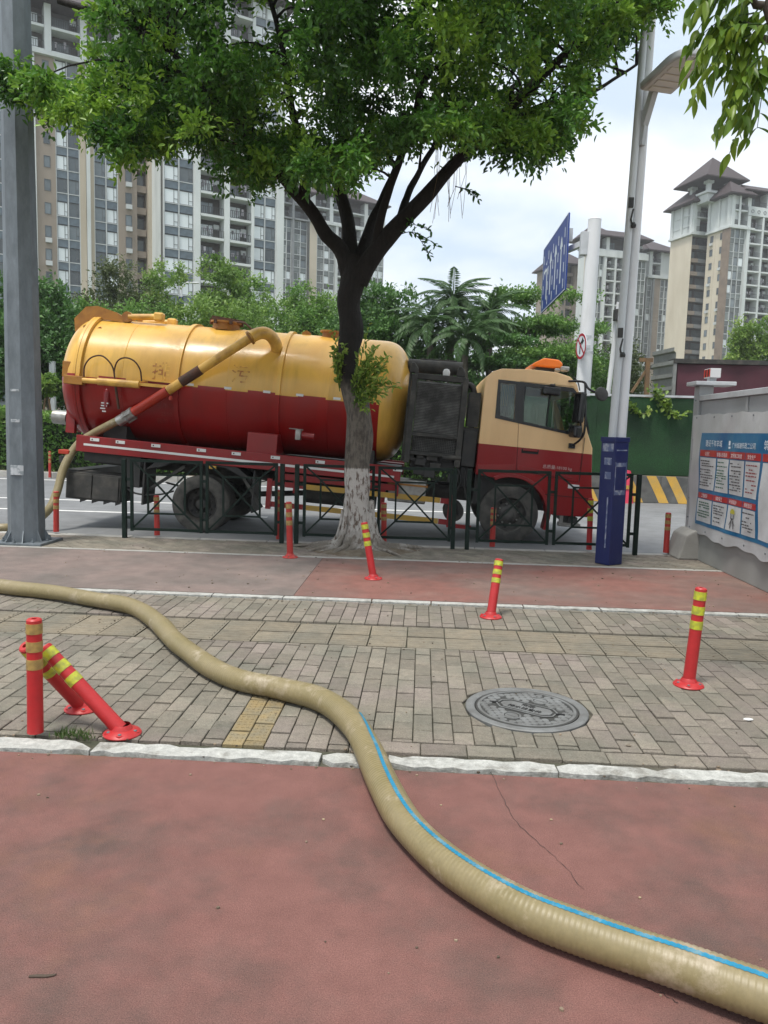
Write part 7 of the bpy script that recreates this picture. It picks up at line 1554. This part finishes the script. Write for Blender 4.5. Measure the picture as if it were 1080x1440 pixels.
# cream flank with small windows
wtot = LYB; facade(E1.e, rot_left(E1, wtot), [(0, wtot*.40, 'punched', 'cream'), (wtot*.41, wtot*.92, 'punched', 'cream')], zE, nE, fr)
sbox(E1.e, I4, .02, .30, .04, wtot*.078, zE, zc1, 'brownband', 'wall'); sbox(E1.e, I4, 1.95, xe1, 1.95, wtot, 0, zc1, 'cream', 'wall'); sbox(E1.e, I4, 0, xe1, 0, wtot, 0, zE-.07, 'cream', 'wall')
sbox(E1.e, I4, -.5, 6.5, -.5, wtot+.3, zc1+.01, zc1+.5, 'white', 'cornice')
xg = eb[1][1]
facade(E1.e, I4, [(0, .9, 'pier', 'white'), (.95, xg*.5-.3, 'balcony', 'white'), (xg*.5-.25, xg*.5+.25, 'pier', 'white'), (xg*.5+.3, xg-.1, 'balcony', 'white')], zc1+.55, 2, 3.3)
facade(E1.e, rot_left(E1, wtot), [(0, .7, 'pier', 'white'), (.75, wtot*.48, 'solid', 'white'), (wtot*.49, wtot*.54, 'pier', 'white'), (wtot*.55, wtot-.85, 'solid', 'white'), (wtot-.8, wtot, 'pier', 'white')], zc1+.55, 2, 3.3)
sbox(E1.e, I4, 1.95, xg, 1.95, wtot, zc1+.52, zc1+7.2, 'white', 'wall'); hip(E1.e, I4, -.3, xg, -.3, wtot, zc1+7.4, 4.0, 1.3)
zf = zc1+4.2; sbox(E1.e, I4, xg+.02, xe1, 1.95, wtot+4, zc1-.0, zf, 'white', 'wall')
facade(E1.e, I4, [(a, b_, k, c) for a, b_, k, c in eb[2:-1]], zc1+.02, 1, fr); sbox(E1.e, I4, xg+.1, xe1, -.4, 1.9, zc1+fr+.1, zc1+fr+2.0, 'white', 'frieze')
b = MB()
for k in range(9): b.lathe([(.42, 0), (.42, .06), (.28, .06), (.28, 0)], 14, Matrix.Translation((xg+1.2+k*1.7, -.41, zc1+fr+1.05)) @ Matrix.Rotation(R(90), 4, 'X'), caps=False)
put('frieze_ring', b.mesh('frieze_ring', FC['grey']), E1.e, I4)
facade(E1.e, Matrix.Translation((0, .6, 0)), [(xg+.3, xg+1.3, 'pier', 'white'), (xg+1.4, xg+5.5, 'balcony', 'white'), (xg+5.6, xg+6.4, 'pier', 'white'), (xg+6.5, xe1-4, 'balcony', 'white')], zc1+fr+2.05, 1, 3.6)
sbox(E1.e, I4, xg+.3, xe1, 2.6, wtot+4, zf+.02, zc1+fr+5.6, 'grey', 'wall'); hip(E1.e, I4, xg, xe1, .4, wtot+4, zc1+fr+5.8, 3.0, 1.0, ridge=.6)
# cupola
cx, cy = xg*.45, wtot*.75
zt_ = zc1+10.0; xq0, zq = E1.s_(1018, 262, cy); xq1, _ = E1.s_(990, 262, cy); qx0, qx1 = xq1, xq0; zq1 = E1.s_(1005, 262, cy)[1]; zq2 = E1.s_(1005, 255, cy)[1]
wq_ = 7.2; qx0 = E1.s_(995, 275, cy)[0]; ztop = E1.s_(1018, 253.5, cy)[1]; zap = E1.s_(1019, 229, cy+3.6)[1]+.8
sbox(E1.e, I4, qx0, qx0+wq_, cy, cy+wq_, zc1+7, ztop-3.2, 'white', 'cupola_base'); sbox(E1.e, I4, qx0-.4, qx0+wq_+.4, cy-.4, cy+wq_+.4, ztop-3.2, ztop-2.7, 'white', 'cupola_cornice')
for ax_ in (.8, wq_-.8):
    for ay_ in (.8, wq_-.8): put('cupola_column', MB().prism([(-.45, -.45), (.45, -.45), (.45, .45), (-.45, .45)], 'Z', ztop-2.69, ztop-.9).prism([(-.8, -.8), (.8, -.8), (.8, .8), (-.8, .8)], 'Z', ztop-.89, ztop-.3).mesh('cupola_column', FC['white']), E1.e, Matrix.Translation((qx0+ax_, cy+ay_, 0)))
hip(E1.e, I4, qx0, qx0+wq_, cy, cy+wq_, ztop, zap-ztop, 2.3, 'cupola_roof')
# second wing set back to the left, blank cream flank and dark recess
F1 = Tower('apartment_tower', 967.5, 420, 190, RA, 'cream tower wing with wide blank flank and dark balconies left of the cupola')
zf1 = F1.s_(967, 329)[1]; wF = F1.t_(938, 420)[0]; zF = zf1-nE*fr; xr1 = F1.s_(993, 420)[0]
facade(F1.e, I4, [(.05, xr1*.5-.1, 'recess', 'brown'), (xr1*.5, xr1+1.0, 'recess', 'grey')], zF, nE, fr)
sbox(F1.e, I4, 0, .04, -.0, wF, 0, zf1, 'cream', 'wall'); sbox(F1.e, I4, .05, xr1+6, 1.95, wF, 0, zf1, 'cream', 'wall'); sbox(F1.e, I4, .05, xr1+1, 0, 1.9, 0, zF-.01, 'cream', 'wall')
sbox(F1.e, I4, -.5, xr1, -.4, wF+.3, zf1+.01, zf1+.5, 'white', 'cornice')
facade(F1.e, I4, [(0, .8, 'pier', 'white'), (.85, xr1*.6, 'balcony', 'white'), (xr1*.61, xr1+.5, 'balcony', 'white')], zf1+.55, 2, 3.3)
facade(F1.e, rot_left(F1, wF), [(0, .8, 'pier', 'white'), (.85, wF*.46, 'solid', 'white'), (wF*.47, wF*.53, 'pier', 'white'), (wF*.54, wF-.85, 'solid', 'white'), (wF-.8, wF, 'pier', 'white')], zf1+.55, 2, 3.3)
b = MB()
for z in (zf1+2.2, zf1+4.6): b.b2(-.12, .0, .9, wF-.9, z, z+.25)
put('trim', b.mesh('trim', FC['white']), F1.e, I4); sbox(F1.e, I4, 1.95, xr1+6, 1.95, wF, zf1+.52, zf1+7.2, 'white', 'wall'); hip(F1.e, I4, -.3, xr1+6, -.3, wF, zf1+7.4, 5.6, 1.4, ridge=.2)
# third tower, dark glass
G1 = Tower('apartment_tower', 913, 420, 215, RA, 'dark glazed apartment tower with two maroon roofs between the lamp poles and the cream wing')
zg1 = G1.s_(925, 392)[1]; nG = 12; zG = zg1-nG*fr; gb = bays(G1, 440, [(908, 914, 'glass1c', 'g'), (914.5, 917, 'pier', 'grey'), (917.5, 926, 'solid', 'brown'), (926.5, 932, 'glass1c', 'g'), (932.5, 941, 'glass2cb', 'g'), (941.5, 950, 'solid', 'grey')])
facade(G1.e, I4, gb, zG, nG, fr); x0, x1 = gb[0][0], gb[-1][1]; sbox(G1.e, I4, x0, x1, 1.95, 15, 0, zg1, 'dkgrey', 'wall'); sbox(G1.e, I4, x0, x1, 0, 1.9, 0, zG-.05, 'dkgrey', 'wall'); sbox(G1.e, I4, x0-.3, x1+.3, -.5, .5, zg1+.01, zg1+.5, 'white', 'cornice')
facade(G1.e, I4, [(x0, x0+1, 'pier', 'white'), (x0+1.05, x0+3.5, 'balcony', 'white'), (x0+3.55, x0+4.4, 'pier', 'white'), (x0+4.45, x1-2, 'solid', 'white'), (x1-1.95, x1, 'pier', 'white')], zg1+.55, 2, 3.2); sbox(G1.e, I4, x0, x1, 1.95, 15, zg1+.52, zg1+7, 'white', 'wall'); hip(G1.e, I4, x0, x1, -.3, 15, zg1+7.1, 4.4, 1.3, ridge=.3)
zz1 = G1.s_(925, 347, 6)[1]; zz0 = G1.s_(925, 363, 6)[1]; c0 = G1.s_(918, 355, 6)[0]; sbox(G1.e, I4, c0, c0+6.5, 6, 12.5, zg1+7, zz0-2.6, 'white', 'cupola_base')
for ax_ in (.8, 5.7): put('cupola_column', MB().b2(-.5, .5, -.5, .5, zz0-2.59, zz0-.3).mesh('cupola_column', FC['white']), G1.e, Matrix.Translation((c0+ax_, 6.8, 0)))
hip(G1.e, I4, c0, c0+6.5, 6, 12.5, zz0, zz1-zz0+1.5, 1.6, 'cupola_roof')
# fourth tower behind the sign mast
H1 = Tower('apartment_tower', 815, 420, 205, RA, 'apartment tower behind the white sign mast, with balcony grid and small pyramid roof')
zh1 = H1.s_(850, 361)[1]; nH = 11; zH = zh1-nH*fr
hb = bays(H1, 430, [(836, 845, 'glass2cb', 'g'), (845.5, 849, 'pier', 'white'), (849.5, 860, 'balcony', 'white'), (860.5, 863, 'pier', 'white'), (863.5, 872, 'balcony', 'white'), (872.5, 875, 'pier', 'white'), (875.5, 889, 'balcony', 'white'), (889.5, 893, 'pier', 'white'), (893.5, 905, 'glass2cc', 'g')]); x0 = H1.s_(824, 430)[0]
hb = [(x0, hb[0][0]-.03, 'punched', 'cream')]+hb
facade(H1.e, I4, hb, zH, nH, fr); x1 = hb[-1][1]; sbox(H1.e, I4, x0, x1, 1.95, 5, 0, zh1, 'white', 'wall'); sbox(H1.e, I4, x0, x1, 0, 1.9, 0, zH-.06, 'white', 'wall'); sbox(H1.e, I4, x0-.3, x1+.3, -.5, .5, zh1+.01, zh1+1.6, 'white', 'frieze')
facade(H1.e, Matrix.Translation((0, .3, 0)), [(x0, x0+1, 'pier', 'white'), (x0+1.05, x0+5, 'balcony', 'white'), (x0+5.05, x0+6, 'pier', 'white'), (x0+6.05, x1-5, 'balcony', 'white'), (x1-4.95, x1-4, 'pier', 'white'), (x1-3.95, x1, 'balcony', 'white')], zh1+1.65, 1, 3.3); sbox(H1.e, I4, x0, x1, 2.3, 5, zh1+.02, zh1+5.1, 'grey', 'wall'); hip(H1.e, I4, x0, x1, 0, 5, zh1+5.2, 2.2, 1.2, ridge=.8)
zr0, zr1 = H1.s_(840, 333, 6)[1], H1.s_(845, 319, 6)[1]; c0 = H1.s_(828, 335, 6)[0]; sbox(H1.e, I4, c0+.6, c0+7, 6, 12.5, zh1+5.1, zr0-2.5, 'white', 'cupola_base')
for ax_ in (1.2, 6.2): put('cupola_column', MB().b2(-.5, .5, -.5, .5, zr0-2.49, zr0-.3).mesh('cupola_column', FC['white']), H1.e, Matrix.Translation((c0+ax_, 6.8, 0)))
hip(H1.e, I4, c0+.3, c0+7.3, 6, 12.5, zr0, zr1-zr0+1.2, 1.8, 'cupola_roof')
# brown block just left of it, seen under the lane sign
K1 = Tower('apartment_tower', 790, 440, 225, RA, 'brown apartment block peeking out below the blue lane sign')
zk = K1.s_(800, 372)[1]; nK = 10; zK = zk-nK*fr; kb_ = bays(K1, 430, [(786, 795, 'punched', 'brown'), (795.5, 805, 'recess', 'brown'), (805.5, 823, 'punched', 'brown')]); facade(K1.e, I4, kb_, zK, nK, fr); sbox(K1.e, I4, kb_[0][0], kb_[-1][1], 1.95, 14, 0, zk, 'brown', 'wall'); sbox(K1.e, I4, kb_[0][0], kb_[-1][1], 0, 1.9, 0, zK-.01, 'brown', 'wall'); hip(K1.e, I4, kb_[0][0], kb_[-1][1], 0, 14, zk+.2, 4.5, 1.2, ridge=.4)

# ================================================================== HAZE
hm = bpy.data.materials.new('haze'); hm.use_nodes = True; hn = hm.node_tree; hn.nodes.remove(hn.nodes['Principled BSDF'])
pv = hn.nodes.new('ShaderNodeVolumePrincipled'); pv.inputs['Color'].default_value = (.93, .95, .97, 1); pv.inputs['Density'].default_value = .0005; pv.inputs['Anisotropy'].default_value = .2
hn.links.new(pv.outputs[0], hn.nodes['Material Output'].inputs['Volume'])
hz_ = MB().b2(-1510, 1510, -310, 2510, -1.3, 96).build('haze', hm); tag(hz_, kind='stuff')
